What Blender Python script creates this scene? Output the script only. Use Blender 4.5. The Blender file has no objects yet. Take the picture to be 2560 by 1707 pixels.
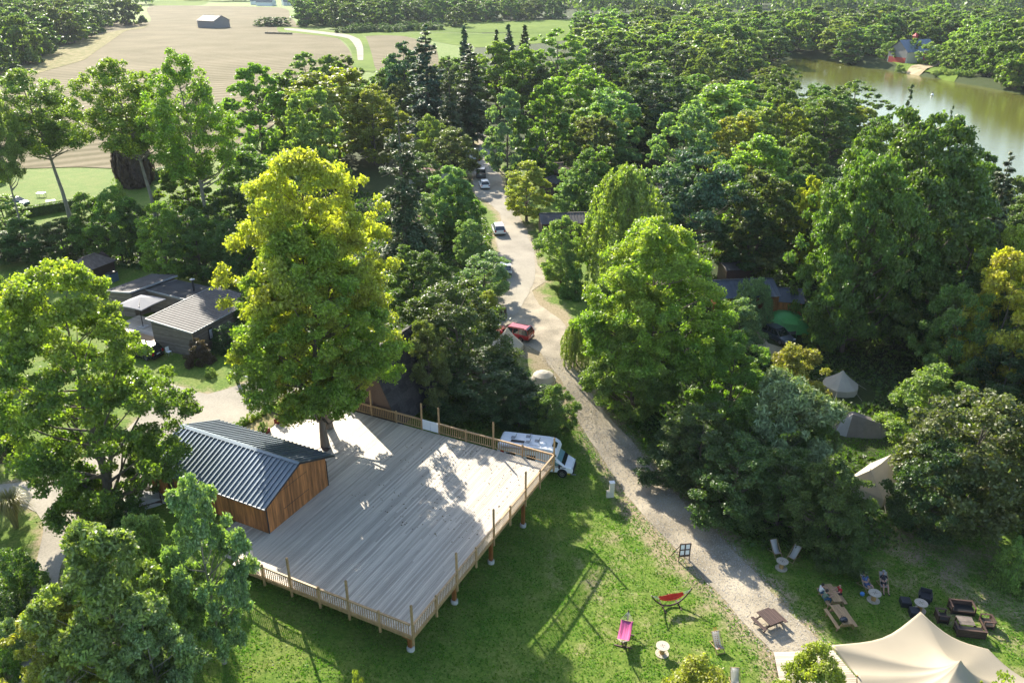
import bpy, math, random
import numpy as np
from mathutils import Vector, Matrix
R = math.radians
rng = np.random.default_rng(7)
random.seed(7)
scene = bpy.context.scene
COL = scene.collection
# ------------------------------------------------------------------ camera, world, sun, exposure
HC = 41.0; PITCH = R(24.8); FPX = 2020.0
cam = bpy.data.cameras.new('camera'); cam_o = bpy.data.objects.new('camera', cam); COL.objects.link(cam_o)
cam_o.location = (0, 0, HC); cam_o.rotation_euler = (R(90) - PITCH, 0, 0)
cam.sensor_width = 36; cam.lens = FPX / 2560 * 36; cam.clip_start = 1; cam.clip_end = 30000
scene.camera = cam_o
SUN_EL = R(30.5); SUN_AZ = R(116.4)          # azimuth measured from +X towards +Y
sdir = Vector((math.cos(SUN_AZ) * math.cos(SUN_EL), math.sin(SUN_AZ) * math.cos(SUN_EL), math.sin(SUN_EL)))
world = bpy.data.worlds.new('World'); scene.world = world; world.use_nodes = True
wn = world.node_tree.nodes; wl = world.node_tree.links
bg = wn['Background']; sky = wn.new('ShaderNodeTexSky'); sky.sky_type = 'NISHITA'; sky.sun_disc = False
sky.sun_elevation = SUN_EL; sky.sun_rotation = math.pi / 2 - SUN_AZ; sky.air_density = 1.0; sky.dust_density = 1.2
wl.new(sky.outputs[0], bg.inputs[0]); bg.inputs[1].default_value = 0.125
sl = bpy.data.lights.new('sun', 'SUN'); sl.energy = 5.0; sl.angle = R(0.55); sl.color = (1.0, 0.92, 0.78)
so = bpy.data.objects.new('sun', sl); COL.objects.link(so); so.location = (0, 0, 80)
so.rotation_euler = sdir.to_track_quat('Z', 'Y').to_euler()
vs = scene.view_settings; vs.view_transform = 'Standard'; vs.look = 'None'; vs.exposure = 1.45; vs.gamma = 1; vs.use_curve_mapping = False
scene.render.engine = 'CYCLES'
cy = scene.cycles; cy.max_bounces = 8; cy.diffuse_bounces = 3; cy.glossy_bounces = 2; cy.transmission_bounces = 6
cy.transparent_max_bounces = 6; cy.volume_bounces = 0; cy.caustics_reflective = False; cy.caustics_refractive = False

# ------------------------------------------------------------------ terrain heights, pixel -> place
KD = 2560 / 2352
def ss(t):
    t = np.clip(t, 0, 1); return t * t * (3 - 2 * t)
LAKE = .969 * np.array([(84,292),(98,345),(116,392),(150,436),(158,414),(164,389),(170,372),(173,355),(178,332),(184,300),(200,262),(240,215),(270,160),(230,90),(165,105),(118,138),(104,170),(100,215),(92,250)], float)
def seg_dist(px, py, poly, closed=True):
    px = np.asarray(px, float); py = np.asarray(py, float)
    d = np.full(px.shape, 1e9); n = len(poly)
    for i in range(n if closed else n - 1):
        x0, y0 = poly[i]; x1, y1 = poly[(i + 1) % n]
        vx, vy = x1 - x0, y1 - y0; L = vx * vx + vy * vy + 1e-9
        t = np.clip(((px - x0) * vx + (py - y0) * vy) / L, 0, 1)
        d = np.minimum(d, np.hypot(px - x0 - t * vx, py - y0 - t * vy))
    return d
def inside(px, py, poly):
    px = np.asarray(px, float); py = np.asarray(py, float)
    c = np.zeros(px.shape, bool); n = len(poly)
    for i in range(n):
        x0, y0 = poly[i]; x1, y1 = poly[(i + 1) % n]
        if y0 == y1: continue
        m = ((y0 > py) != (y1 > py)) & (px < (x1 - x0) * (py - y0) / (y1 - y0) + x0)
        c ^= m
    return c
def hgt(x, y):
    x = np.asarray(x, float); y = np.asarray(y, float)
    a = ss((-x - 14 + np.maximum(y - 42, 0) * .42) / 14)
    lw = 1.0 - 2.6 * ss((x + 16 + .2 * (y - 47)) / 21)
    b = ss((y - 58 - 0.9 * np.maximum(x - 8, 0)) / 27)
    h = lw + (2.45 - lw) * (1 - (1 - a) * (1 - b))
    d = np.where(inside(x, y, LAKE), 0, seg_dist(x, y, LAKE))
    w = ss((8 - d) / 8)
    h = h * (1 - w) + (-1.3) * w
    return h
def H1(x, y): return float(hgt(np.array([x]), np.array([y]))[0])
cP, sP = math.cos(PITCH), math.sin(PITCH)
def ray(x, y):                                  # x, y in overview pixels of the photograph
    a = (x * KD - 1280) / FPX; b = (y * KD - 853.5) / FPX
    return a, cP - b * sP, -sP - b * cP
def un(x, y, z):
    a, dy, dz = ray(x, y); t = (z - HC) / dz
    return a * t, dy * t
def G(x, y, dz=0.0):                            # a place on the ground seen at that pixel
    z = 1.5
    for _ in range(12):
        X, Y = un(x, y, z + dz); z = H1(X, Y)
    return X, Y, z
# ------------------------------------------------------------------ object helpers
def tag(o, label=None, cat=None, group=None, kind=None):
    if label: o['label'] = label
    if cat: o['category'] = cat
    if group: o['group'] = group
    if kind: o['kind'] = kind
    return o
def thing(name, label, cat, loc=(0, 0, 0), rz=0.0, group=None):
    o = bpy.data.objects.new(name, None); COL.objects.link(o)
    o.location = loc; o.rotation_euler = (0, 0, rz); o.empty_display_size = .3
    return tag(o, label, cat, group)
def link(name, me, parent=None, loc=(0, 0, 0), rot=(0, 0, 0), scale=(1, 1, 1), color=None):
    o = bpy.data.objects.new(name, me); COL.objects.link(o)
    o.location = loc; o.rotation_euler = rot; o.scale = scale
    if parent: o.parent = parent
    if color is not None: o.color = (*color, 1)
    return o
def copy_tree(o, parent=None):
    c = o.copy(); COL.objects.link(c)
    if parent: c.parent = parent
    for ch in list(o.children): copy_tree(ch, c)
    return c
class MB:
    def __init__(s): s.v = []; s.f = []
    def add(s, vs_, fs):
        b = len(s.v); s.v += [tuple(v) for v in vs_]; s.f += [tuple(b + i for i in f) for f in fs]; return s
    def box(s, c, d, rz=0, M=None):
        x, y, z = d[0] / 2, d[1] / 2, d[2] / 2
        P = [Vector(p) for p in ((-x,-y,-z),(x,-y,-z),(x,y,-z),(-x,y,-z),(-x,-y,z),(x,-y,z),(x,y,z),(-x,y,z))]
        m = M if M is not None else Matrix.Rotation(rz, 3, 'Z')
        P = [m @ p + Vector(c) for p in P]
        return s.add(P, [(0,3,2,1),(4,5,6,7),(0,1,5,4),(1,2,6,5),(2,3,7,6),(3,0,4,7)])
    def bar(s, p, q, w, h=None, up=(0, 0, 1)):
        h = h or w; p = Vector(p); q = Vector(q); d = (q - p)
        L = d.length
        if L < 1e-6: return s
        d.normalize(); u = Vector(up)
        if abs(d.dot(u)) > .98: u = Vector((1, 0, 0))
        r = d.cross(u).normalized(); u = r.cross(d).normalized()
        M = Matrix((d, r, u)).transposed()
        return s.box((p + q) / 2, (L, w, h), M=M)
    def tube(s, pts, rads, n=8, cap=True):
        pts = [Vector(p) for p in pts]; N = len(pts)
        if not hasattr(rads, '__len__'): rads = [rads] * N
        vs_ = []; prev = None
        for i, p in enumerate(pts):
            d = (pts[min(i + 1, N - 1)] - pts[max(i - 1, 0)]).normalized()
            if prev is None:
                a = Vector((1, 0, 0)) if abs(d.x) < .8 else Vector((0, 1, 0))
            else: a = prev
            r = (a - d * a.dot(d)).normalized(); prev = r; u = d.cross(r)
            for k in range(n):
                t = 2 * math.pi * k / n
                vs_.append(p + (r * math.cos(t) + u * math.sin(t)) * rads[i])
        fs = [(i*n+k, i*n+(k+1)%n, (i+1)*n+(k+1)%n, (i+1)*n+k) for i in range(N-1) for k in range(n)]
        if cap: fs += [tuple(range(n))[::-1], tuple((N-1)*n+k for k in range(n))]
        return s.add(vs_, fs)
    def lathe(s, c, prof, n=20):                # prof: (r, z)
        c = Vector(c); vs_ = []
        for r, z in prof:
            for k in range(n):
                t = 2*math.pi*k/n; vs_.append((c.x + r*math.cos(t), c.y + r*math.sin(t), c.z + z))
        m = len(prof)
        fs = [(i*n+k, i*n+(k+1)%n, (i+1)*n+(k+1)%n, (i+1)*n+k) for i in range(m-1) for k in range(n)]
        fs += [tuple(range(n))[::-1], tuple((m-1)*n+k for k in range(n))]
        return s.add(vs_, fs)
    def prism(s, poly, z0, z1):                 # plan polygon, counter-clockwise
        n = len(poly)
        vs_ = [(x, y, z0) for x, y in poly] + [(x, y, z1) for x, y in poly]
        return s.add(vs_, [tuple(range(n))[::-1], tuple(range(n, 2*n))] + [(i, (i+1)%n, n+(i+1)%n, n+i) for i in range(n)])
    def slab(s, quad, th):                      # four corners of the upper face, counter-clockwise from above
        q = [Vector(p) for p in quad]; nrm = (q[1]-q[0]).cross(q[2]-q[0]).normalized()
        b = [p - nrm*th for p in q]; n = len(q)
        return s.add(b + q, [tuple(range(n))[::-1], tuple(range(n, 2*n))] + [(i, (i+1)%n, n+(i+1)%n, n+i) for i in range(n)])
    def mesh(s, name, mat, smooth=False):
        me = bpy.data.meshes.new(name); me.from_pydata([tuple(v) for v in s.v], [], s.f); me.update()
        if mat: me.materials.append(mat)
        if smooth:
            me.polygons.foreach_set('use_smooth', [True]*len(me.polygons))
        return me
    def build(s, name, mat, parent=None, smooth=False, bevel=0, **kw):
        o = link(name, s.mesh(name, mat, smooth), parent, **kw)
        if bevel:
            b = o.modifiers.new('bevel', 'BEVEL'); b.width = bevel; b.segments = 2; b.limit_method = 'ANGLE'
        return o
def fastmesh(name, V, quads, mat):              # V (n,3) array, quads (m,4)
    me = bpy.data.meshes.new(name); V = np.ascontiguousarray(V, np.float32); Q = np.ascontiguousarray(quads, np.int32)
    me.vertices.add(len(V)); me.vertices.foreach_set('co', V.ravel())
    k = Q.shape[1]
    me.loops.add(Q.size); me.loops.foreach_set('vertex_index', Q.ravel())
    me.polygons.add(len(Q)); me.polygons.foreach_set('loop_start', np.arange(0, Q.size, k, dtype=np.int32))
    me.update(calc_edges=True); me.validate()
    if mat: me.materials.append(mat)
    return me
# ------------------------------------------------------------------ materials
def mat(name, col=(.5,.5,.5), rough=.6, metal=0, spec=.5, bump=0, bscale=20, var=0, vscale=3, objvar=0, coat=0, trans=0, stretch=(1,1,1), ior=1.45):
    m = bpy.data.materials.new(name); m.use_nodes = True
    nt = m.node_tree; n = nt.nodes; L = nt.links; p = n['Principled BSDF']
    p.inputs['Base Color'].default_value = (*col, 1); p.inputs['Roughness'].default_value = rough
    p.inputs['Metallic'].default_value = metal; p.inputs['Specular IOR Level'].default_value = spec
    p.inputs['Coat Weight'].default_value = coat
    tc = n.new('ShaderNodeTexCoord'); mp = n.new('ShaderNodeMapping'); mp.inputs['Scale'].default_value = stretch
    L.new(tc.outputs['Object'], mp.inputs[0])
    last = None
    if var or objvar:
        hsv = n.new('ShaderNodeHueSaturation'); hsv.inputs['Color'].default_value = (*col, 1)
        val = None
        if var:
            no = n.new('ShaderNodeTexNoise'); no.inputs['Scale'].default_value = vscale; no.inputs['Detail'].default_value = 5
            L.new(mp.outputs[0], no.inputs['Vector'])
            mr = n.new('ShaderNodeMapRange'); mr.inputs[1].default_value = .25; mr.inputs[2].default_value = .75
            mr.inputs[3].default_value = 1 - var; mr.inputs[4].default_value = 1 + var
            L.new(no.outputs[0], mr.inputs[0]); val = mr.outputs[0]
        if objvar:
            oi = n.new('ShaderNodeObjectInfo'); mr2 = n.new('ShaderNodeMapRange')
            mr2.inputs[3].default_value = 1 - objvar; mr2.inputs[4].default_value = 1 + objvar
            L.new(oi.outputs['Random'], mr2.inputs[0])
            if val is None: val = mr2.outputs[0]
            else:
                mu = n.new('ShaderNodeMath'); mu.operation = 'MULTIPLY'; L.new(val, mu.inputs[0]); L.new(mr2.outputs[0], mu.inputs[1]); val = mu.outputs[0]
        L.new(val, hsv.inputs['Value']); L.new(hsv.outputs[0], p.inputs['Base Color'])
    if bump:
        nb = n.new('ShaderNodeTexNoise'); nb.inputs['Scale'].default_value = bscale; nb.inputs['Detail'].default_value = 6
        L.new(mp.outputs[0], nb.inputs['Vector'])
        bp = n.new('ShaderNodeBump'); bp.inputs['Strength'].default_value = bump; bp.inputs['Distance'].default_value = .02
        L.new(nb.outputs[0], bp.inputs['Height']); L.new(bp.outputs[0], p.inputs['Normal'])
    if trans:
        tr = n.new('ShaderNodeBsdfTranslucent'); ms = n.new('ShaderNodeMixShader'); ms.inputs[0].default_value = trans
        src = p.inputs['Base Color'].links[0].from_socket if p.inputs['Base Color'].links else None
        if src: L.new(src, tr.inputs[0])
        else: tr.inputs[0].default_value = (*col, 1)
        L.new(p.outputs[0], ms.inputs[1]); L.new(tr.outputs[0], ms.inputs[2]); L.new(ms.outputs[0], n['Material Output'].inputs[0])
    return m
def leaf_mat(name, trl=.36, yellow=None, ylo=.3, yhi=.9, rough=.5, ystr=1.0, gloss=.45):
    m = bpy.data.materials.new(name); m.use_nodes = True
    nt = m.node_tree; n = nt.nodes; L = nt.links; p = n['Principled BSDF']; out = n['Material Output']
    oi = n.new('ShaderNodeObjectInfo'); geo = n.new('ShaderNodeNewGeometry'); tc = n.new('ShaderNodeTexCoord')
    col = oi.outputs['Color']
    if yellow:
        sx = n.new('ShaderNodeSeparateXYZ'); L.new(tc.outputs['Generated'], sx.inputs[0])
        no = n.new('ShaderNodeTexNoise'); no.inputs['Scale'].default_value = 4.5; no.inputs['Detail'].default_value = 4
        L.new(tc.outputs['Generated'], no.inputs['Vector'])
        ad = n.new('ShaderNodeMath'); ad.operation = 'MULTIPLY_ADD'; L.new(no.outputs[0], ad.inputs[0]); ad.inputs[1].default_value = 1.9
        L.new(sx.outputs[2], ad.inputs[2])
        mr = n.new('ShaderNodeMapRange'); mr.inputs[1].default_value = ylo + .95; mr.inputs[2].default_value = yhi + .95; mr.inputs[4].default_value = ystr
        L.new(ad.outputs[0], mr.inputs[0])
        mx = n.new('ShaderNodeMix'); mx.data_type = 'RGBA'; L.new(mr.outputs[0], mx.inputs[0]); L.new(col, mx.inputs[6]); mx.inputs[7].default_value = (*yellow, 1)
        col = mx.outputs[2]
    hsv = n.new('ShaderNodeHueSaturation'); L.new(col, hsv.inputs['Color'])
    mv = n.new('ShaderNodeMapRange'); mv.inputs[3].default_value = .62; mv.inputs[4].default_value = 1.5
    L.new(geo.outputs['Random Per Island'], mv.inputs[0]); 
    n2 = n.new('ShaderNodeTexNoise'); n2.inputs['Scale'].default_value = .55; n2.inputs['Detail'].default_value = 2; L.new(tc.outputs['Object'], n2.inputs['Vector'])
    mh = n.new('ShaderNodeMapRange'); mh.inputs[1].default_value = .3; mh.inputs[2].default_value = .7; mh.inputs[3].default_value = .522; mh.inputs[4].default_value = .49
    L.new(n2.outputs[0], mh.inputs[0]); L.new(mh.outputs[0], hsv.inputs['Hue'])
    L.new(mv.outputs[0], hsv.inputs['Value'])
    L.new(hsv.outputs[0], p.inputs['Base Color']); p.inputs['Roughness'].default_value = rough; p.inputs['Specular IOR Level'].default_value = gloss
    tr = n.new('ShaderNodeBsdfTranslucent'); mt = n.new('ShaderNodeMix'); mt.data_type = 'RGBA'; mt.blend_type = 'MULTIPLY'; mt.inputs[0].default_value = 1
    L.new(hsv.outputs[0], mt.inputs[6]); mt.inputs[7].default_value = (2.0, 2.3, .5, 1); L.new(mt.outputs[2], tr.inputs[0])
    ms = n.new('ShaderNodeMixShader'); ms.inputs[0].default_value = trl
    L.new(p.outputs[0], ms.inputs[1]); L.new(tr.outputs[0], ms.inputs[2]); L.new(ms.outputs[0], out.inputs[0])
    return m
M = {}
M['leaf'] = leaf_mat('leaf')
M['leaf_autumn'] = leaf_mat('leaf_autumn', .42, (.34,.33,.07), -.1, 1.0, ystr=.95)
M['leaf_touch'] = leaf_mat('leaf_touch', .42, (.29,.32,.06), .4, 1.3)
M['leaf_gloss'] = leaf_mat('leaf_gloss', .32, rough=.45, gloss=.5)
M['needle'] = leaf_mat('needle', .16, rough=.55, gloss=.35)
M['bark'] = mat('bark', (.13,.105,.08), .85, bump=.8, bscale=9, var=.35, vscale=4, stretch=(1,1,.3))
M['bark_pale'] = mat('bark_pale', (.24,.215,.17), .85, bump=.6, bscale=9, var=.35, vscale=3, stretch=(1,1,.35))
M['deck'] = mat('weathered_boards', (.45,.395,.315), .6, spec=.5, bump=.5, bscale=14, var=.22, vscale=2.2, objvar=.22, stretch=(.25,5,5))
M['rail'] = mat('rail_timber', (.36,.23,.11), .6, bump=.3, bscale=18, var=.3, vscale=5, objvar=.12)
M['post'] = mat('support_timber', (.24,.085,.02), .6, bump=.3, bscale=18, var=.3, vscale=3, stretch=(3,3,.5))
M['siding'] = mat('red_brown_siding', (.34,.135,.04), .6, bump=.4, bscale=12, var=.45, vscale=2.2, objvar=.35, stretch=(3,3,.35))
M['greywood'] = mat('weathered_cladding', (.17,.14,.115), .75, bump=.4, bscale=14, var=.4, vscale=3, objvar=.22, stretch=(.5,.5,5))
M['roofblue'] = mat('slate_blue_metal', (.2,.24,.275), .45, metal=.8, spec=.6, var=.1, vscale=1.2, objvar=.06)
M['roofdark'] = mat('dark_slate_metal', (.05,.065,.085), .5, spec=.5, var=.2, vscale=1.5, objvar=.1)
M['roofgrey'] = mat('grey_metal_roof', (.095,.09,.085), .68, spec=.25, var=.2, vscale=1.2, objvar=.08)
M['roofrust'] = mat('mossy_brown_roof', (.16,.12,.095), .75, var=.35, vscale=2.5, bump=.4, bscale=6)
M['rooftile'] = mat('pale_red_corrugated', (.42,.2,.15), .6, var=.25, vscale=2)
M['shingle'] = mat('dark_wood_shingle', (.035,.03,.028), .8, var=.4, vscale=5, objvar=.4)
M['concrete'] = mat('concrete', (.45,.43,.4), .85, var=.2, vscale=6, bump=.3)
M['white'] = mat('white_paint', (.78,.79,.8), .35, var=.05)
M['whitegate'] = mat('white_panel', (.75,.76,.78), .5, var=.04)
M['cream'] = mat('cream_panel', (.62,.56,.44), .6, var=.08)
M['glass'] = mat('dark_glass', (.012,.018,.02), .06, spec=.9)
M['glassblue'] = mat('window_blind_teal', (.16,.3,.31), .12, spec=.8)
M['black'] = mat('black_plastic', (.012,.012,.013), .5)
M['rubber'] = mat('rubber', (.016,.016,.016), .8)
M['chrome'] = mat('rim_metal', (.5,.5,.52), .3, metal=.9)
M['darkmetal'] = mat('dark_metal', (.03,.032,.035), .45, metal=.3)
M['grey'] = mat('grey_plastic', (.3,.31,.32), .5, var=.08)
M['redpaint'] = mat('red_car_paint', (.3,.012,.014), .28, coat=.6)
M['navypaint'] = mat('dark_car_paint', (.012,.018,.028), .25, coat=.7)
M['greypaint'] = mat('anthracite_car_paint', (.05,.06,.075), .3, coat=.5)
M['tealpaint'] = mat('teal_car_paint', (.03,.12,.13), .3, coat=.5)
M['redlamp'] = mat('red_lamp', (.4,.01,.01), .2)
M['orangelamp'] = mat('orange_lamp', (.6,.2,.01), .2)
M['lampglass'] = mat('lamp_glass', (.6,.62,.65), .1, spec=.9)
M['canvas'] = mat('cream_canvas', (.6,.55,.45), .8, trans=.35, var=.08, vscale=1.2, bump=.15, bscale=3)
M['stretch'] = mat('sand_stretch_fabric', (.31,.265,.19), .6, spec=.35, var=.05, vscale=.8)
M['greytent'] = mat('grey_tent_fabric', (.24,.215,.2), .6, trans=.3, var=.15, vscale=2)
M['greentent'] = mat('green_tent_fabric', (.12,.45,.12), .5, trans=.3, var=.12)
M['olivetent'] = mat('olive_tent_fabric', (.12,.14,.03), .6)
M['parasol'] = mat('grey_parasol_fabric', (.3,.3,.32), .7, trans=.3, var=.05)
M['palewood'] = mat('pale_timber', (.34,.225,.115), .6, bump=.3, bscale=16, var=.25, vscale=4, objvar=.12, stretch=(.5,4,4))
M['darkwood'] = mat('dark_brown_timber', (.075,.045,.035), .5, bump=.3, bscale=16, var=.35, vscale=4, objvar=.2, stretch=(.6,4,4))
M['slingwhite'] = mat('sling_canvas', (.72,.7,.66), .8, trans=.5, var=.05)
M['slinggrey'] = mat('grey_sling_canvas', (.5,.5,.5), .8, trans=.4, var=.05)
M['spool'] = mat('spool_plywood', (.42,.36,.28), .7, var=.2, vscale=5)
M['spoolcore'] = mat('spool_core', (.42,.25,.09), .7, var=.25, vscale=6, stretch=(6,6,.5))
M['hamred'] = mat('hammock_red', (.5,.07,.03), .8, trans=.35, var=.25, vscale=2, stretch=(.2,14,1))
M['hampink'] = mat('hammock_pink', (.6,.12,.3), .8, trans=.4, var=.6, vscale=1.2, stretch=(.15,11,1))
M['rope'] = mat('pale_rope', (.6,.55,.45), .8)
M['rattan'] = mat('black_cube_seat', (.016,.02,.027), .55, bump=.3, bscale=40)
M['skin'] = mat('skin', (.48,.27,.19), .55)
M['hair'] = mat('dark_hair', (.02,.014,.01), .6)
M['hairgrey'] = mat('grey_hair', (.3,.28,.27), .6)
M['clred'] = mat('red_shirt', (.38,.015,.02), .8, var=.1)
M['clgreen'] = mat('sage_shirt', (.14,.2,.15), .8, var=.1)
M['clwhite'] = mat('white_shirt', (.7,.7,.7), .8)
M['clblack'] = mat('black_shirt', (.018,.018,.022), .8)
M['clblue'] = mat('blue_pattern_dress', (.06,.1,.22), .8, var=.8, vscale=14)
M['jeans'] = mat('blue_trousers', (.03,.11,.2), .8)
M['potred'] = mat('dark_red_planter', (.2,.02,.02), .6)
M['yellowp'] = mat('yellow_plastic', (.6,.5,.02), .5)
M['stone'] = mat('boulder', (.4,.38,.35), .85, var=.25, vscale=4, bump=.5, bscale=8)
M['wallrender'] = mat('pale_render', (.6,.57,.5), .8, var=.08)
M['fardark'] = mat('far_barn_cladding', (.22,.21,.2), .8, var=.15)
M['doorred'] = mat('red_door', (.4,.05,.04), .6)
M['straw'] = mat('straw_bale', (.2,.16,.1), .9, var=.3, bump=.5)
# ground materials --------------------------------------------------
def ground_mat():
    m = bpy.data.materials.new('grass_ground'); m.use_nodes = True
    nt = m.node_tree; n = nt.nodes; L = nt.links; p = n['Principled BSDF']
    tc = n.new('ShaderNodeTexCoord')
    def noise(sc, det=4, rough=.6):
        no = n.new('ShaderNodeTexNoise'); no.inputs['Scale'].default_value = sc; no.inputs['Detail'].default_value = det; no.inputs['Roughness'].default_value = rough
        L.new(tc.outputs['Object'], no.inputs['Vector']); return no.outputs[0]
    def ramp(v, stops):
        r = n.new('ShaderNodeValToRGB'); L.new(v, r.inputs[0]); e = r.color_ramp.elements
        while len(e) < len(stops): e.new(.5)
        for el, (pos, c) in zip(e, stops): el.position = pos; el.color = (*c, 1)
        return r.outputs[0]
    def mix(f, a, b):
        x = n.new('ShaderNodeMix'); x.data_type = 'RGBA'
        (L.new(f, x.inputs[0]) if not isinstance(f, float) else setattr(x.inputs[0], 'default_value', f)); L.new(a, x.inputs[6]); L.new(b, x.inputs[7]); return x.outputs[2]
    fine = noise(4.0, 8, .75); mid = noise(.55, 5); big = noise(.09, 4)
    g1 = ramp(fine, [(.3, (.04,.085,.012)), (.5, (.1,.168,.02)), (.68, (.18,.245,.04))])
    g2 = ramp(fine, [(.3, (.1,.13,.022)), (.5, (.19,.21,.05)), (.7, (.33,.29,.13))])
    gm = n.new('ShaderNodeMapRange'); gm.inputs[1].default_value = .42; gm.inputs[2].default_value = .68; gm.inputs[4].default_value = .55; L.new(mid, gm.inputs[0])
    grass = mix(gm.outputs[0], g1, g2)
    dry = ramp(fine, [(.3, (.17,.14,.075)), (.55, (.3,.245,.15)), (.75, (.38,.32,.21))])
    at = n.new('ShaderNodeAttribute'); at.attribute_name = 'dry'
    dsum = n.new('ShaderNodeMath'); dsum.operation = 'MULTIPLY_ADD'; L.new(mid, dsum.inputs[0]); dsum.inputs[1].default_value = 1.1; L.new(at.outputs['Fac'], dsum.inputs[2])
    fadd = n.new('ShaderNodeMath'); fadd.operation = 'MULTIPLY_ADD'; L.new(fine, fadd.inputs[0]); fadd.inputs[1].default_value = .7; L.new(dsum.outputs[0], fadd.inputs[2])
    dm = n.new('ShaderNodeMapRange'); dm.inputs[1].default_value = 1.18; dm.inputs[2].default_value = 1.5; L.new(fadd.outputs[0], dm.inputs[0])
    c = mix(dm.outputs[0], grass, dry)
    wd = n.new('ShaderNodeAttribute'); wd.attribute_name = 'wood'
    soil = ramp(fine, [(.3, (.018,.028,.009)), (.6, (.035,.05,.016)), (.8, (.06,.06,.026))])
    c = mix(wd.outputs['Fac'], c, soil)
    L.new(c, p.inputs['Base Color']); p.inputs['Roughness'].default_value = .9; p.inputs['Specular IOR Level'].default_value = .15
    bp = n.new('ShaderNodeBump'); bp.inputs['Strength'].default_value = .9; bp.inputs['Distance'].default_value = .07
    L.new(noise(9, 8, .7), bp.inputs['Height']); L.new(bp.outputs[0], p.inputs['Normal'])
    return m
def layered(name, a, b, c, s1, s2, rough=.9, bump=.4, bs=30, stripes=None):
    m = bpy.data.materials.new(name); m.use_nodes = True
    nt = m.node_tree; n = nt.nodes; L = nt.links; p = n['Principled BSDF']; tc = n.new('ShaderNodeTexCoord')
    n1 = n.new('ShaderNodeTexNoise'); n1.inputs['Scale'].default_value = s1; n1.inputs['Detail'].default_value = 6; L.new(tc.outputs['Object'], n1.inputs['Vector'])
    n2 = n.new('ShaderNodeTexNoise'); n2.inputs['Scale'].default_value = s2; n2.inputs['Detail'].default_value = 8; n2.inputs['Roughness'].default_value = .7; L.new(tc.outputs['Object'], n2.inputs['Vector'])
    ad = n.new('ShaderNodeMath'); ad.operation = 'ADD'; L.new(n1.outputs[0], ad.inputs[0]); L.new(n2.outputs[0], ad.inputs[1])
    v = ad.outputs[0]
    if stripes:
        mp = n.new('ShaderNodeMapping'); mp.inputs['Rotation'].default_value = (0, 0, stripes[0]); L.new(tc.outputs['Object'], mp.inputs[0])
        w = n.new('ShaderNodeTexWave'); w.inputs['Scale'].default_value = stripes[1]; w.inputs['Distortion'].default_value = stripes[3]; w.inputs['Detail'].default_value = 3; w.inputs['Detail Scale'].default_value = .15
        L.new(mp.outputs[0], w.inputs['Vector'])
        a2 = n.new('ShaderNodeMath'); a2.operation = 'MULTIPLY_ADD'; L.new(w.outputs['Fac'], a2.inputs[0]); a2.inputs[1].default_value = stripes[2]; L.new(v, a2.inputs[2]); v = a2.outputs[0]
    r = n.new('ShaderNodeMapRange'); r.inputs[1].default_value = .65; r.inputs[2].default_value = 1.35 + (stripes[2] if stripes else 0); L.new(v, r.inputs[0])
    cr = n.new('ShaderNodeValToRGB'); e = cr.color_ramp.elements; e.new(.5)
    for el, (pos, cc) in zip(e, ((.15, a), (.5, b), (.85, c))): el.position = pos; el.color = (*cc, 1)
    L.new(r.outputs[0], cr.inputs[0]); L.new(cr.outputs[0], p.inputs['Base Color'])
    p.inputs['Roughness'].default_value = rough; p.inputs['Specular IOR Level'].default_value = .03
    if bump:
        nb = n.new('ShaderNodeTexNoise'); nb.inputs['Scale'].default_value = bs; nb.inputs['Detail'].default_value = 5; L.new(tc.outputs['Object'], nb.inputs['Vector'])
        bp = n.new('ShaderNodeBump'); bp.inputs['Strength'].default_value = bump; bp.inputs['Distance'].default_value = .03
        L.new(nb.outputs[0], bp.inputs['Height']); L.new(bp.outputs[0], p.inputs['Normal'])
    return m
M['ground'] = ground_mat()
M['gravel'] = layered('gravel', (.2,.175,.13), (.34,.295,.22), (.46,.4,.3), .35, 9, bump=.8, bs=22)
M['asphalt'] = layered('pale_worn_asphalt', (.25,.225,.185), (.33,.3,.245), (.4,.36,.29), .25, 7, bump=.25)
M['sandtrack'] = layered('sandy_track', (.26,.2,.12), (.36,.29,.18), (.45,.38,.26), .3, 6)
M['stubble'] = layered('stubble_field', (.105,.095,.05), (.17,.145,.088), (.235,.2,.13), .04, .9, bump=.6, bs=1.6, stripes=(R(58), .05, .6, 9))
M['meadow'] = layered('meadow', (.08,.13,.022), (.12,.175,.032), (.16,.215,.045), .01, .12, bump=.3, bs=1)
M['drygrass'] = layered('dry_grass', (.1,.12,.03), (.2,.18,.08), (.33,.27,.16), .5, 3, bump=.6)
# ------------------------------------------------------------------ terrain
PATH = [(1778,1500),(1700,1420),(1640,1350),(1560,1268),(1508,1210),(1455,1155),(1418,1100),(1388,1060),(1355,1010),(1325,960),(1305,905),(1285,868),(1262,840),(1240,810),(1215,795),
        (1160,782),(1120,770),(1110,700),(1145,690),(1147,676),(1170,664),(1160,630),(1147,591),(1138,553),(1150,512),(1146,491),(1120,465),(1092,448),(1084,395),(1094,383),(1099,354),(1098,331),(1093,290),(1107,290),
        (1122,331),(1132,354),(1141,383),(1156,419),(1161,448),(1180,471),(1203,515),(1228,571),(1236,608),(1259,641),(1250,650),(1222,668),(1240,700),(1290,735),(1300,750),(1290,790),(1310,830),(1345,880),(1370,922),(1400,960),(1445,1005),(1475,1045),(1510,1090),(1560,1145),(1620,1200),(1680,1260),(1740,1320),(1800,1390),(1860,1450),(1915,1500),(1900,1560),(1800,1560)]
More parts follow.
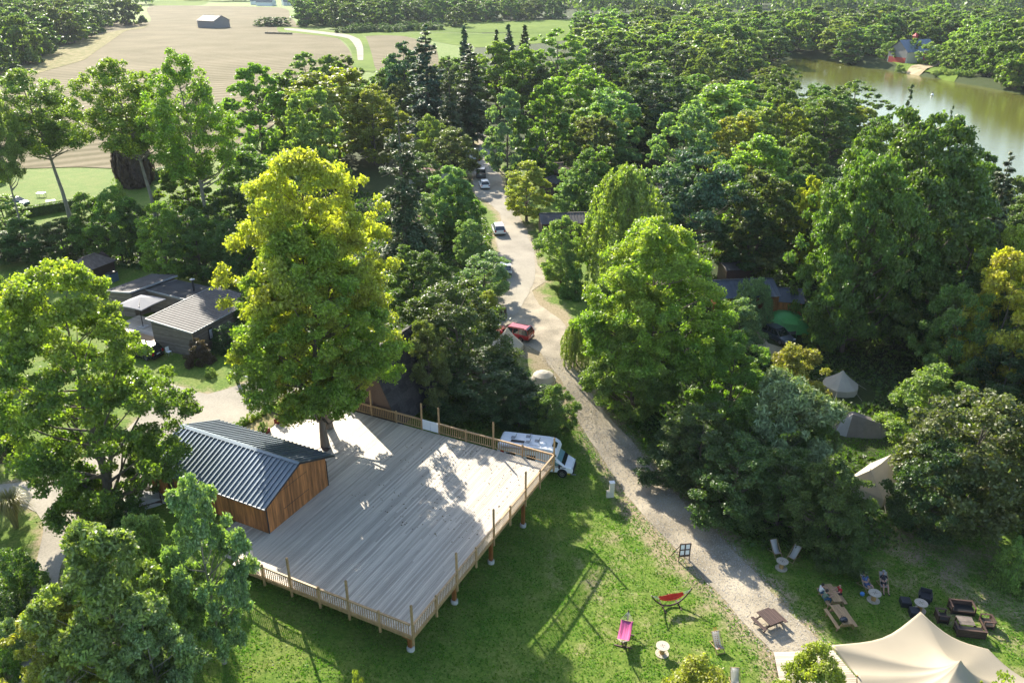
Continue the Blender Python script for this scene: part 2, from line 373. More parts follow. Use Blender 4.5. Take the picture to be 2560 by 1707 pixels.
LROAD = [(27,1600),(50,1465),(81,1300),(101,1199),(60,1163),(-40,1150),(-60,1120),(81,1102),(220,1040),(330,950),(373,878),(477,905),(581,873),(720,835),(790,880),(700,930),(625,985),(560,1010),(411,990),(350,1070),(300,1160),(190,1165),(181,1233),(148,1280),(134,1333),(150,1600)]
def world_poly(px): return np.array([G(*p)[:2] for p in px])
path_w = world_poly(PATH); lroad_w = world_poly(LROAD)
def axis(lo, hi, nlo, nhi, step, f):
    a = list(np.arange(nlo, nhi + 1e-6, step)); s = step
    while a[-1] < hi: s *= f; a.append(a[-1] + s)
    s = step
    while a[0] > lo: s *= f; a.insert(0, a[0] - s)
    return np.array(a)
ax = axis(-7000, 7000, -62, 62, 1.0, 1.035); ay = axis(-250, 12000, 20, 130, 1.0, 1.028)
gx, gy = np.meshgrid(ax, ay); gz = hgt(gx, gy)
nx, ny = len(ax), len(ay)
idx = (np.arange(ny - 1)[:, None] * nx + np.arange(nx - 1)[None, :]).ravel()
Q = np.stack([idx, idx + 1, idx + nx + 1, idx + nx], 1)
me = fastmesh('ground', np.stack([gx.ravel(), gy.ravel(), gz.ravel()], 1), Q, M['ground'])
me.polygons.foreach_set('use_smooth', [True] * len(me.polygons))
X, Y = gx.ravel(), gy.ravel()
dp = np.where(inside(X, Y, path_w), 0, seg_dist(X, Y, path_w)); dl = np.where(inside(X, Y, lroad_w), 0, seg_dist(X, Y, lroad_w))
dry = np.clip(1 - dp / 2.6, 0, 1) * .62 + np.clip(1 - dl / 1.2, 0, 1) * .6
for (cx, cy_, rr, s_) in ((14, 58, 7, .2), (9, 44, 10, .2), (7, 52, 6, .18), (35, 50, 9, .3), (32, 56, 8, .25), (36, 42, 7, .2), (1, 80, 5, .35), (4, 92, 6, .3), (-43, 110, 10, -.1)):
    dry += s_ * np.clip(1.3 - np.hypot(X - cx, Y - cy_) / rr, 0, 1)
dry -= .35 * np.clip(1 - np.hypot((X + 8) / 12, (Y - 36) / 8), 0, 1)
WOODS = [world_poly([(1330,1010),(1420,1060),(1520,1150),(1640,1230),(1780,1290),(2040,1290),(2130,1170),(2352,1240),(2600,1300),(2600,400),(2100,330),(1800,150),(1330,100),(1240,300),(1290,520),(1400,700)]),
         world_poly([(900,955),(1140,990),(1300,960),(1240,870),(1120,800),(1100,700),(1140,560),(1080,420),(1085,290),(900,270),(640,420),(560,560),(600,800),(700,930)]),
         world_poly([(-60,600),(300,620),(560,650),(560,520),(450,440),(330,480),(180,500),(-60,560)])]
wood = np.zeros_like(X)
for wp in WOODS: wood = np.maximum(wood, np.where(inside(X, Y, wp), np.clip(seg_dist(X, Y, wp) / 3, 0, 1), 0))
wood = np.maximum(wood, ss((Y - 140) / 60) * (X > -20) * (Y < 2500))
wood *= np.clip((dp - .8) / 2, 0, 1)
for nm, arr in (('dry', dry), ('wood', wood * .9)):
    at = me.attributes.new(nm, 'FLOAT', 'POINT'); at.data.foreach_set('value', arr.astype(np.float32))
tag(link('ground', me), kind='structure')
def clip_half(poly, ax_, v, keep_gt):
    out = []; n = len(poly)
    for i in range(n):
        a, b = poly[i], poly[(i + 1) % n]; da, db = a[ax_] - v, b[ax_] - v
        if not keep_gt: da, db = -da, -db
        if da >= 0: out.append(a)
        if (da >= 0) != (db >= 0):
            t = da / (da - db); out.append((a[0] + t * (b[0] - a[0]), a[1] + t * (b[1] - a[1])))
    return out
import bmesh
def sheet(name, poly, mat_, off, step=1.0, jitter=0.0, parent=None):
    """a ground sheet with a smooth outline, cut into cells and draped on the terrain"""
    pts = []
    n = len(poly)
    for i in range(n):                          # catmull-rom refinement with a little unevenness
        p0, p1, p2, p3 = (np.array(poly[(i + k - 1) % n]) for k in range(4))
        L_ = np.linalg.norm(p2 - p1); m_ = max(1, min(14, int(L_ / 1.2)))
        for k in range(m_):
            t = k / m_
            q = .5 * ((2*p1) + (-p0+p2)*t + (2*p0-5*p1+4*p2-p3)*t*t + (-p0+3*p1-3*p2+p3)*t**3)
            q = q * .6 + (p1 + (p2 - p1) * t) * .4
            pts.append(tuple(q + rng.normal(0, jitter, 2)))
    bm = bmesh.new(); vs_ = [bm.verts.new((x, y, 0)) for x, y in pts]; bm.faces.new(vs_)
    bmesh.ops.triangulate(bm, faces=bm.faces[:])
    xs = [p[0] for p in pts]; ys = [p[1] for p in pts]
    for a_, lo, hi in ((0, min(xs), max(xs)), (1, min(ys), max(ys))):
        k = lo + step
        while k < hi:
            no = (1, 0, 0) if a_ == 0 else (0, 1, 0); co = (k, 0, 0) if a_ == 0 else (0, k, 0)
            bmesh.ops.bisect_plane(bm, geom=bm.verts[:] + bm.edges[:] + bm.faces[:], plane_co=co, plane_no=no); k += step
    co = np.array([v.co[:] for v in bm.verts]); z = hgt(co[:, 0], co[:, 1]) + off
    for v, zz in zip(bm.verts, z): v.co.z = zz
    me = bpy.data.meshes.new(name); bm.normal_update()
    bm.to_mesh(me); bm.free(); me.materials.append(mat_)
    if sum(p.normal.z for p in me.polygons) < 0: me.flip_normals()
    o = link(name, me, parent); tag(o, kind='structure'); return o
sheet('gravel_path', path_w, M['gravel'], .035, 1.5, .07)
up = world_poly([(1120,720),(1125,700),(1147,680),(1172,664),(1162,630),(1150,591),(1141,553),(1152,512),(1148,491),(1122,465),(1096,448),(1088,395),(1097,383),(1101,354),(1100,331),(1095,292),(1105,292),(1119,331),(1129,354),(1139,383),(1153,419),(1158,448),(1177,471),(1199,515),(1223,571),(1229,608),(1228,640),(1218,665),(1200,700),(1180,725)])
sheet('road', up, M['asphalt'], .06, 1.5, .05)
sheet('road', lroad_w, M['asphalt'], .035, 1.5, .05)
sheet('footpath', world_poly([(392,500),(430,470),(470,448),(486,450),(470,468),(440,500),(420,510)]), M['asphalt'], .04, 2)
sheet('sandy_track', world_poly([(1700,740),(1745,752),(1765,790),(1800,800),(1815,822),(1780,838),(1745,815),(1700,790)]), M['sandtrack'], .04, 2, .15)
# fields beyond the trees
def ffield(px, z=2.45): return np.array([un(x, y, z) for x, y in px])
sheet('stubble_field', ffield([(-250,200),(0,166),(60,135),(130,110),(200,78),(262,52),(345,50),(350,14),(640,18),(668,40),(700,73),(770,86),(800,112),(812,160),(700,240),(560,330),(430,392),(300,390),(180,385),(60,388),(-100,386),(-250,330)]), M['stubble'], .12, 25)
sheet('stubble_field', ffield([(842,84),(928,84),(1000,110),(1000,200),(870,165),(850,120)]), M['stubble'], .12, 25)
sheet('meadow', ffield([(790,74),(1100,78),(1330,72),(1330,90),(1100,110),(930,84),(840,83)]), M['meadow'], .10, 30)
sheet('meadow', ffield([(1000,56),(1320,46),(1330,72),(1100,76),(880,72)]), M['meadow'], .16, 30)
sheet('meadow', ffield([(340,-6),(470,-6),(470,11),(350,14)]), M['meadow'], .10, 60)
sheet('meadow', ffield([(1870,0),(1930,-4),(1900,8),(1930,28),(1900,38),(1870,20)]), M['meadow'], .3, 60)
sheet('road', ffield([(655,66),(690,68),(760,76),(800,81),(826,92),(834,110),(834,140),(822,140),(818,112),(800,90),(750,81),(690,74),(655,70)]), M['asphalt'], .25, 15)
sheet('grass_verge', ffield([(640,62),(700,66),(800,76),(838,86),(850,112),(862,165),(846,165),(812,165),(806,116),(780,90),(690,78),(640,74)]), M['meadow'], .18, 15)
sheet('grass_verge', ffield([(30,165),(140,110),(240,78),(330,60),(345,56),(330,66),(290,72),(260,92),(220,120),(190,140),(120,160),(60,178)]), M['drygrass'], .2, 20)
# lake
wm = bpy.data.materials.new('lake_water'); wm.use_nodes = True
p = wm.node_tree.nodes['Principled BSDF']; p.inputs['Base Color'].default_value = (.11,.115,.022,1); p.inputs['Roughness'].default_value = .06; p.inputs['Specular IOR Level'].default_value = .5; p.inputs['IOR'].default_value = 1.33
tcn = wm.node_tree.nodes.new('ShaderNodeTexCoord'); mpn = wm.node_tree.nodes.new('ShaderNodeMapping'); mpn.inputs['Scale'].default_value = (.35, 1.0, 1)
nn = wm.node_tree.nodes.new('ShaderNodeTexNoise'); nn.inputs['Scale'].default_value = .9; nn.inputs['Detail'].default_value = 4; nn.inputs['Roughness'].default_value = .65
bpn = wm.node_tree.nodes.new('ShaderNodeBump'); bpn.inputs['Strength'].default_value = .35; bpn.inputs['Distance'].default_value = .12
wmL = wm.node_tree.links; wmL.new(tcn.outputs['Object'], mpn.inputs[0]); wmL.new(mpn.outputs[0], nn.inputs['Vector']); wmL.new(nn.outputs[0], bpn.inputs['Height']); wmL.new(bpn.outputs[0], p.inputs['Normal'])
c = LAKE.mean(0); big = c + (LAKE - c) * 1.0
big = np.array([q + (q - c) / np.linalg.norm(q - c) * 7 for q in LAKE])
mb = MB(); mb.add([(x, y, 0.3) for x, y in big], [tuple(range(len(big)))]); o = mb.build('lake_water', wm); tag(o, kind='structure')
if o.data.polygons[0].normal.z < 0: o.data.flip_normals()
# ------------------------------------------------------------------ foliage prototypes
def unit(v): return v / (np.linalg.norm(v, axis=1, keepdims=True) + 1e-9)
def rdir(n): return unit(rng.normal(size=(n, 3)))
def leaf_quads(P, N, size, elong=1.5, svar=.35, axis_=None, alen=.6):
    """diamond leaf faces: centres P, facing N"""
    n = len(P); N = unit(N)
    T = rng.normal(size=(n, 3)) if axis_ is None else axis_ + rng.normal(size=(n, 3)) * (1 - alen)
    T = unit(T - N * (T * N).sum(1, keepdims=True)); B = np.cross(N, T)
    s = size * (1 + rng.uniform(-svar, svar, (n, 1)))
    a = T * s * elong * .5; b = B * s * .5
    fold = N * s * .12
    V = np.stack([P - a, P + b * .95 + a * .1 + fold, P + a, P - b * .95 + a * .1 + fold], 1).reshape(-1, 3)
    return V, np.arange(4 * n).reshape(n, 4)
def tube_np(pts, rads, n=6):
    mb = MB(); mb.tube(pts, rads, n, cap=False); return mb
def envelope(kind):
    if kind == 'round': return lambda t: np.sin(np.pi * np.clip(t, 0, 1) ** .8) ** .55
    if kind == 'oval': return lambda t: np.sin(np.pi * np.clip(t, 0, 1) ** .72) ** .75
    if kind == 'cone': return lambda t: (1 - t) ** .8 * np.clip(t * 6, 0, 1) * .95 + .04
    if kind == 'vase': return lambda t: np.sin(np.pi * np.clip(t, 0, 1) ** 1.35) ** .8
    if kind == 'dome': return lambda t: np.sqrt(np.clip(1 - (t * .98) ** 2.2, 0, 1)) * np.clip(.8 + t * 2, 0, 1)
    if kind == 'column': return lambda t: np.sin(np.pi * np.clip(t, 0, 1) ** .62) ** .5
def broad(name, H, W, bare, nclump, nleaf, leaf, env='round', flat=.65, rc=.1, lobes=.2, m=None, bark=None, sparse=0, elong=1.5, droop=0., shell=.55, seedlobes=5, limbs=26, trunk_r=None, lean=0, boughs=0):
    e = envelope(env); z0 = H * bare; Hc = H - z0; Wr = W / 2
    ph = rng.uniform(0, 6.28, (seedlobes, 2)); am = rng.uniform(.3, 1, seedlobes)
    def lob(th, t):
        v = sum(a * np.sin((k + 2) * th + p[0] + 4.5 * t * ((k % 3) + .4) + p[1]) for k, (a, p) in enumerate(zip(am, ph))) / am.sum()
        return 1 + lobes * 2.2 * v
    t = rng.uniform(.02, 1, nclump * 3); wgt = e(t) + .15; keep = rng.uniform(0, 1.15, len(t)) < wgt; t = t[keep][:nclump]; n = len(t)
    th = rng.uniform(0, 6.283, n); rho = shell + (1 - shell) * rng.uniform(0, 1, n) ** .5
    rr = Wr * e(t) * lob(th, t) * rho
    C = np.stack([rr * np.cos(th), rr * np.sin(th), z0 + Hc * t - (rho > .8) * Wr * .04], 1)
    if boughs:                                  # most clumps gather on the upper, outer side of separate boughs
        tb = (np.arange(boughs) + rng.uniform(0, 1, boughs)) / boughs * .93 + .02; tb = tb ** .85; ab = np.arange(boughs) * 2.4 + rng.uniform(-.5, .5, boughs)
        rb = Wr * e(tb) * lob(ab, tb) * rng.uniform(.5, .82, boughs); Rb = Wr * rng.uniform(.3, .46, boughs) * (.55 + .45 * e(tb))
        bi = rng.integers(0, boughs, n); sel = rng.uniform(size=n) < .68
        dv = rdir(n); dv[:, 2] = np.abs(dv[:, 2]) * .9 - .15; od = np.stack([np.cos(ab), np.sin(ab), np.zeros(boughs)], 1); dv = unit(dv + od[bi] * .55)
        Cb = np.stack([rb * np.cos(ab), rb * np.sin(ab), z0 + Hc * tb - Rb * .35], 1)
        Cn = Cb[bi] + dv * (Rb[bi] * rng.uniform(.6, 1, n))[:, None] * np.array([1, 1, .85])
        C[sel] = Cn[sel]; C[:, 2] = np.minimum(C[:, 2], H * 1.0)
    RC = W * rc * rng.uniform(.55, 1.35, n) * (.75 + .35 * (1 - t))
    C[:, 2] -= RC * .4
    # leaves: each clump is a set of sprays, upper side fuller
    per = rng.multinomial(nleaf, RC ** 2 / (RC ** 2).sum())
    ci = np.repeat(np.arange(n), per); D = rdir(nleaf); D[:, 2] = D[:, 2] * .8 + .25; D = unit(D)
    rad = RC[ci] * (.35 + .65 * rng.uniform(0, 1, nleaf) ** .45) * (1 + .35 * np.sin(ci * 7.3 + 5 * D[:, 0]) * D[:, 1])
    P = C[ci] + D * rad[:, None] * np.array([1, 1, flat])
    if droop: P[:, 2] -= droop * rng.uniform(0, 1, nleaf) ** 2 * RC[ci] * 2.2
    out = C[ci] - np.array([0, 0, z0 + Hc * .35]); out = unit(out)
    P += rng.normal(0, .16, (nleaf, 3)) * RC[ci][:, None]
    N = D * .4 + out * .3 + np.array([0, 0, .4]) + rdir(nleaf) * 1.15
    P[:, 2] = np.maximum(P[:, 2], .05)
    V, Qd = leaf_quads(P, N, leaf, elong)
    if lean: V[:, 0] += lean * (V[:, 2] / H) ** 1.5
    crown = fastmesh(name + '_crown', V, Qd, m or M['leaf'])
    mb = MB(); tr = trunk_r or max(.12, H * .016)
    zt = z0 + Hc * .8
    wob = rng.uniform(-.03, .03, (9, 2)) * W * .3
    tp = [(wob[k][0] * (k > 0) + lean * (zt * k / 8 / H) ** 1.5, wob[k][1] * (k > 0), zt * k / 8) for k in range(9)]
    mb.tube(tp, [tr * (1.35 if k == 0 else 1) * (1 - .85 * k / 8) for k in range(9)], 8, cap=False)
    for i in rng.choice(n, min(n, limbs), replace=False):
        zs = max(z0 * .75, min(C[i, 2] - np.hypot(C[i, 0], C[i, 1]) * .7, zt * .95)); k = zs / zt * 8; k0 = min(int(k), 7)
        s0 = Vector(tp[k0]).lerp(Vector(tp[k0 + 1]), k - k0); e0 = Vector(C[i]) + Vector((lean * (C[i, 2] / H) ** 1.5, 0, 0)); mid = s0.lerp(e0, .5) + Vector((0, 0, -.08 * (e0 - s0).length)) + Vector(rng.normal(0, .02 * W, 3))
        r0 = tr * (1 - .8 * k / 8) * .55
        mb.tube([s0, s0.lerp(mid, .5) , mid, mid.lerp(e0, .5), e0], [r0, r0 * .8, r0 * .6, r0 * .4, r0 * .2], 5, cap=False)
    return crown, mb.mesh(name + '_trunk', bark or M['bark'], True), H, W
def conifer(name, H, W, bare, levels, nleaf, leaf, droop=.25, m=None, open_=0., clean=False):
    Ps, Ns, As = [], [], []; mb = MB(); tr = H * .014; mb.tube([(0, 0, 0), (.05, 0, H * .35), (-.05, .05, H * .7), (0, 0, H)], [tr * 1.3, tr, tr * .55, .02], 7, cap=False)
    zs = H * bare + (H * .985 - H * bare) * np.linspace(0, 1, levels) ** .92
    tot = 0; br = []
    for z in zs:
        t = (z - H * bare) / (H * (1 - bare)); L_ = W / 2 * ((1 - t) ** .75 + .03) * (.55 + .45 * min(1, t * 5 + .35))
        k = int(5 + 5 * (1 - t))
        for j in range(k):
            if rng.uniform() < open_: continue
            a = rng.uniform(0, 6.283); l = L_ * rng.uniform(.6, 1.12); br.append((z + rng.uniform(-.2, .2), a, l, t)); tot += l ** 1.4
    for z, a, l, t in br:
        nn_ = max(8, int(nleaf * l ** 1.4 / tot)); s = rng.uniform(.08, 1, nn_) ** .75
        lat = rng.normal(0, 1, nn_) * .2 * l * (1 - s * .72) + rng.normal(0, .03 * W / 5, nn_)
        dz = -droop * l * s ** 1.6 + .1 * l * np.clip(s - .75, 0, 1) * 3 * (.5 + t) + rng.normal(0, .05 * l + .05, nn_)
        if t > .55: dz += .35 * l * s
        ca, sa = math.cos(a), math.sin(a)
        Ps.append(np.stack([ca * s * l - sa * lat, sa * s * l + ca * lat, z + dz], 1))
        Ns.append(np.tile([ca * .25, sa * .25, .8], (nn_, 1)) + rdir(nn_) * .65)
        As.append(np.tile([ca, sa, -.15], (nn_, 1)))
        mb.tube([(0, 0, z), (ca * l * .6, sa * l * .6, z - droop * l * .4), (ca * l * .95, sa * l * .95, z - droop * l * .9)], [tr * .3 * (1 - t) + .02, .03, .01], 4, cap=False)
    P = np.concatenate(Ps); V, Qd = leaf_quads(P, np.concatenate(Ns), leaf, 2.2, .35, np.concatenate(As), .6)
    return fastmesh(name + '_crown', V, Qd, m or M['needle']), mb.mesh(name + '_trunk', M['bark'], True), H, W
def weeping(name, H, W, nleaf, leaf, m=None, bare=.1):
    n = nleaf; k = 260; th = rng.uniform(0, 6.283, k); t = rng.uniform(.25, 1, k)
    r = W / 2 * np.sin(np.pi * np.clip(t, 0, 1) ** .9) ** .5 * rng.uniform(.35, 1, k); C = np.stack([r * np.cos(th), r * np.sin(th), H * t], 1)
    ln = rng.uniform(.12, .38, k) * H; ci = rng.integers(0, k, n); s = rng.uniform(0, 1, n)
    P = C[ci] + np.stack([np.cos(th[ci]), np.sin(th[ci]), np.zeros(n)], 1) * (W * .05 * np.sin(s * 2.2))[:, None]
    P[:, 2] -= ln[ci] * s; P[:, 2] = np.maximum(P[:, 2], H * bare * .3); P += rng.normal(0, .012 * W + .02, (n, 3))
    V, Qd = leaf_quads(P, rdir(n) + np.array([0, 0, .35]), leaf, 2.2, .3, np.tile([0, 0, -1.], (n, 1)), .6)
    mb = MB(); tr = H * .015; mb.tube([(0, 0, 0), (.1, 0, H * .5), (0, 0, H * .92)], [tr, tr * .7, .03], 7, cap=False)
    for i in range(0, k, 8):
        z = C[i, 2] * .75; mb.tube([(0, 0, z), tuple(C[i] * np.array([.5, .5, .92])), tuple(C[i])], [tr * .4, tr * .25, .02], 4, cap=False)
    return fastmesh(name + '_crown', V, Qd, m or M['leaf']), mb.mesh(name + '_trunk', M['bark_pale'], True), H, W
def column(name, H, W, nleaf, leaf, m=None):
    t = rng.uniform(0, 1, nleaf); e = np.sin(np.pi * np.clip(t * .93 + .07, 0, 1) ** .75) ** .6; th = rng.uniform(0, 6.283, nleaf)
    flute = 1 + .12 * np.sin(9 * th + 3 * t) + .07 * np.sin(17 * th + 1)
    r = W / 2 * e * flute * (.72 + .28 * rng.uniform(0, 1, nleaf) ** .4)
    P = np.stack([r * np.cos(th), r * np.sin(th), H * t], 1); N = np.stack([np.cos(th), np.sin(th), np.full(nleaf, .15)], 1) + rdir(nleaf) * .4
    V, Qd = leaf_quads(P, N, leaf, 3, .4, np.tile([0, 0, 1.], (nleaf, 1)), .75)
    mb = MB(); mb.tube([(0, 0, 0), (0, 0, H * .8)], [.2, .04], 6, cap=False)
    return fastmesh(name + '_crown', V, Qd, m or M['needle']), mb.mesh(name + '_trunk', M['bark'], True), H, W
PT = {}
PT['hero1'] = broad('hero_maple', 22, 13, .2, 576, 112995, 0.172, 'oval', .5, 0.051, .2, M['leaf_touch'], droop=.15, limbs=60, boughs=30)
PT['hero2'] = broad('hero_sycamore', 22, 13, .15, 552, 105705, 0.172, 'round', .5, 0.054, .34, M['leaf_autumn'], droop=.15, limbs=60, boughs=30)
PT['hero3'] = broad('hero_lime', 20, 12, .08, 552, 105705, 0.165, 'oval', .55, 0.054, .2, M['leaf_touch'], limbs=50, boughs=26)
PT['near1'] = broad('near_round', 14, 10, .1, 260, 40500, 0.189, 'round', .6, 0.068, .22, limbs=40, boughs=15)
PT['near2'] = broad('near_oval', 15, 9, .1, 260, 40500, 0.189, 'oval', .6, 0.068, .26, limbs=40, boughs=16)
PT['gloss'] = broad('broad_gloss', 14, 10, .08, 260, 35100, 0.198, 'round', .6, 0.068, .24, M['leaf_gloss'], limbs=30, boughs=15)
PT['oak'] = broad('oak', 22, 20, .1, 816, 94500, 0.258, 'round', .6, 0.039, .3, M['leaf_gloss'], limbs=60, boughs=30)
PT['ash1'] = broad('tall_ash', 25, 10, .5, 300, 36000, .19, 'oval', .95, .062, .3, M['leaf'], M['bark_pale'], shell=.22, limbs=90, trunk_r=.26, lean=-2.2)
PT['ash2'] = broad('tall_ash_b', 27, 11, .38, 330, 42000, .19, 'oval', .95, .06, .3, M['leaf'], M['bark_pale'], shell=.22, limbs=90, trunk_r=.3, lean=-1.0)
PT['young'] = broad('young_ash', 11, 7, .14, 190, 52000, .12, 'oval', .7, 0.068, .3, M['leaf_gloss'], M['bark_pale'], elong=2.1, limbs=30, boughs=15)
PT['mid1'] = broad('mid_round', 20, 14, .1, 300, 25650, 0.361, 'round', .6, 0.058, .24, boughs=15)
PT['mid2'] = broad('mid_oval', 20, 12, .12, 260, 22950, 0.361, 'oval', .6, 0.061, .28, boughs=14)
PT['mid3'] = broad('mid_lobed', 19, 15, .08, 340, 27000, 0.361, 'dome', .6, 0.051, .34, boughs=17)
PT['mid4'] = broad('mid_loose', 21, 12, .18, 180, 14850, 0.361, 'vase', .6, 0.061, .3)
PT['far1'] = broad('far_round', 18, 14, .06, 160, 11407, 0.645, 'round', .65, 0.065, .22, boughs=8)
PT['far2'] = broad('far_oval', 19, 12, .06, 140, 9652, 0.645, 'oval', .65, 0.068, .26, boughs=8)
PT['far3'] = broad('far_dome', 16, 15, .04, 180, 11407, 0.645, 'dome', .65, 0.058, .3, boughs=9)
PT['spruce1'] = conifer('spruce_near', 24, 10, .1, 30, 24000, .2, .3, open_=.34)
PT['spruce2'] = conifer('spruce_mid', 25, 10, .1, 26, 16000, .3, .22, open_=.22)
PT['spruce3'] = conifer('spruce_far', 20, 7, .06, 22, 5000, .6, .15)
PT['cedar'] = broad('cedar', 22, 12, .14, 220, 27000, 0.310, 'oval', .28, 0.075, .34, M['needle'], elong=2, limbs=40, boughs=16)
PT['pine'] = broad('pine', 18, 13, .3, 150, 35100, 0.224, 'round', .4, 0.075, .34, M['needle'], elong=2.4, limbs=40, boughs=12)
PT['weep'] = weeping('weeping_birch', 14, 11, 26000, .2)
PT['cypress'] = column('cypress', 9, 5.2, 13000, .3)
PT['shrub1'] = broad('shrub', 3, 3.6, .0, 92, 8775, 0.112, 'dome', .8, 0.102, .2, limbs=10, trunk_r=.05)
PT['shrub2'] = broad('shrub_gloss', 3.4, 3.4, .0, 92, 8100, 0.120, 'dome', .8, 0.102, .25, M['leaf_gloss'], limbs=10, trunk_r=.05)
PT['bush'] = broad('bushy_tree', 7, 6, .02, 180, 22950, 0.146, 'dome', .7, 0.082, .25, limbs=18, trunk_r=.09, boughs=9)
PT['bushg'] = broad('bushy_tree_gloss', 7, 6, .02, 180, 21600, 0.155, 'dome', .7, 0.082, .28, M['leaf_gloss'], limbs=18, trunk_r=.09, boughs=9)
PT['feather'] = broad('feathery', 8, 8, .05, 180, 37800, 0.129, 'round', .7, 0.082, .25, M['needle'], elong=3, limbs=18, trunk_r=.12, boughs=10)
TRI = {k: len(v[0].polygons) for k, v in PT.items()}
print('foliage faces', sum(TRI.values()), TRI)
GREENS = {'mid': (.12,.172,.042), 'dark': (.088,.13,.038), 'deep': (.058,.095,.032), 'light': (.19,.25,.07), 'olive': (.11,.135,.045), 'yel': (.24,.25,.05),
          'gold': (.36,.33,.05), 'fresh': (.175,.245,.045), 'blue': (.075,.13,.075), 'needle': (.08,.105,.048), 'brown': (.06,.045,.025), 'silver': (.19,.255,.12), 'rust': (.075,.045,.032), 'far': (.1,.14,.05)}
def tree(kind, name, label, x, y, z, H=None, W=None, col='mid', rz=None, group=None, cat='tree', tint=.07):
    cr, tk, H0, W0 = PT[kind]; H = H or H0; W = W or W0
    if rz is None: rz = rng.uniform(0, 6.283)
    t = thing(name, label, cat, (x, y, z - .05), rz, group)
    c = np.array(GREENS[col]) * rng.uniform(1 - tint, 1 + tint, 3) * rng.uniform(1 - tint, 1 + tint)
    s = (W / W0, W / W0, H / H0)
    link('crown' if cat == 'tree' else 'foliage', cr, t, scale=s, color=c); link('trunk' if cat == 'tree' else 'stems', tk, t, scale=s)
    return t
def T(kind, label, xc, ytop, wpx, ybase=None, H=None, col='mid', name='tree', cat='tree', rz=None, group=None, xb=None):
    """tree standing on the ground point seen at (xb, ybase), reaching up to the pixel height ytop; or of height H with its top seen there"""
    if ybase is not None:
        X, Y, z = G(xb if xb is not None else xc, ybase)
        a, dy, dz = ray(xc, ytop); zt = HC + dz * Y / dy; H = max(zt - z, .6)
        Xc = a * Y / dy
        X = (X + Xc) / 2 if xb is None else X
    else:
        z = 2.0
        for _ in range(10):
            X, Y = un(xc, ytop, z + H); z = H1(X, Y)
    d = Y * cP + (HC - z - H * .55) * sP
    W = wpx * d / (FPX / KD)
    return tree(kind, name, label, X, Y, z, H, W, col, rz, group, cat)
# ---- named trees, from the photograph (overview pixels)
T('ash2','Tall thin-crowned ash cut by the left edge of the photo, nearest the field house',10,168,95,560,None,'light','ash_tree')
T('ash1','Tall airy ash with bare leaning trunk, left of the dark cypress',118,152,200,515,None,'light','ash_tree',rz=0,xb=165)
T('ash1','Tall slender ash leaning over the dark cypress, its crown against the stubble field',312,128,200,532,None,'fresh','ash_tree',rz=0,xb=366)
T('ash2','Tallest ash of the row, forked pale trunk right of the dark cypress',452,106,195,572,None,'fresh','ash_tree',rz=0)
T('mid2','Dense bright green tree just right of the tall ash row',578,140,150,None,21,'fresh','maple_tree')
T('mid1','Broad dark tree filling the gap behind the tall ash row',640,165,150,None,17,'mid','broadleaf_tree')
T('mid1','Large round yellow-green lime behind the autumn maple',760,150,250,None,20,'yel','lime_tree')
T('mid3','Round pale green tree leaning on the large lime, on its left side',700,200,150,None,19,'light','lime_tree')
T('mid1','Yellow-green tree between the large lime and the dark fir',850,190,150,None,17,'yel','lime_tree')
T('mid2','Dark broadleaf beneath the tall ash row, left of its forked trunk',410,330,110,None,13,'mid','broadleaf_tree')
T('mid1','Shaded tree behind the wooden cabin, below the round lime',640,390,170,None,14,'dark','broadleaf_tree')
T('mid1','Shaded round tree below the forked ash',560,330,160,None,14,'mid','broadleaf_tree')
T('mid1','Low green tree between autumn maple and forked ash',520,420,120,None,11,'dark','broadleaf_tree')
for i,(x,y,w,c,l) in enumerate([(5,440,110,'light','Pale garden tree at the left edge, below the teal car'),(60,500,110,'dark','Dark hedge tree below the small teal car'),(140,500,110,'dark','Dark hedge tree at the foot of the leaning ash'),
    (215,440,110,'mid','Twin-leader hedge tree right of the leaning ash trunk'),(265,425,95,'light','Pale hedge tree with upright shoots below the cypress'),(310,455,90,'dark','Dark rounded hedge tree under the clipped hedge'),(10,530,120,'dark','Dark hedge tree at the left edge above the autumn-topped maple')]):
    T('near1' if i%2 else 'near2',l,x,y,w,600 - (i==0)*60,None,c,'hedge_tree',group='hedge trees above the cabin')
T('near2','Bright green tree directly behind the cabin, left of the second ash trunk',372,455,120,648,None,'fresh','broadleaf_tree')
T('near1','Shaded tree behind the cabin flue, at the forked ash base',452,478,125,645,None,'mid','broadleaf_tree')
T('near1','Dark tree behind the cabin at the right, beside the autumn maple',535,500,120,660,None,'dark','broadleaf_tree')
T('hero3','Big maple with yellowing top at the left, its pale trunk beside the lower road',200,592,370,1180,None,'mid','maple_tree',xb=262)
T('near2','Dark tree at the left edge behind the yellow-topped maple',-30,585,130,860,None,'mid','broadleaf_tree')
T('near2','Dark tree at the left edge below the yellow-topped maple crown',-25,800,120,1080,None,'deep','broadleaf_tree')
T('young','Silvery young ash in front of the timber hut wall',474,1082,195,1520,None,'silver','young_ash')
T('young','Large leafy ash at the bottom left between lower road and lawn',262,1205,300,1640,None,'light','young_ash')
T('young','Light green tree between hut and lower road, behind the bottom ash',350,1180,170,1450,None,'light','young_ash')
T('young','Yellowing ash at the very bottom left, next to the lower road',130,1370,190,1640,None,'yel','young_ash')
T('young','Dark low ash crown at the bottom edge left of the sunlit lawn',350,1360,200,1680,None,'silver','young_ash')
T('hero2','Tall autumn maple with golden top, behind the maple that grows through the deck',722,312,335,985,None,'yel','autumn_maple')
T('hero1','Tall yellow-green maple growing up through the wooden deck beside the hut',742,500,340,1030,None,'fresh','maple_tree',xb=748)
T('spruce1','Tall open fir with pale trunk, right of the golden maple',925,243,185,640,None,'needle','fir_tree')
T('spruce2','Tallest blue-green fir left of the road end',982,55,145,335,None,'blue','fir_tree')
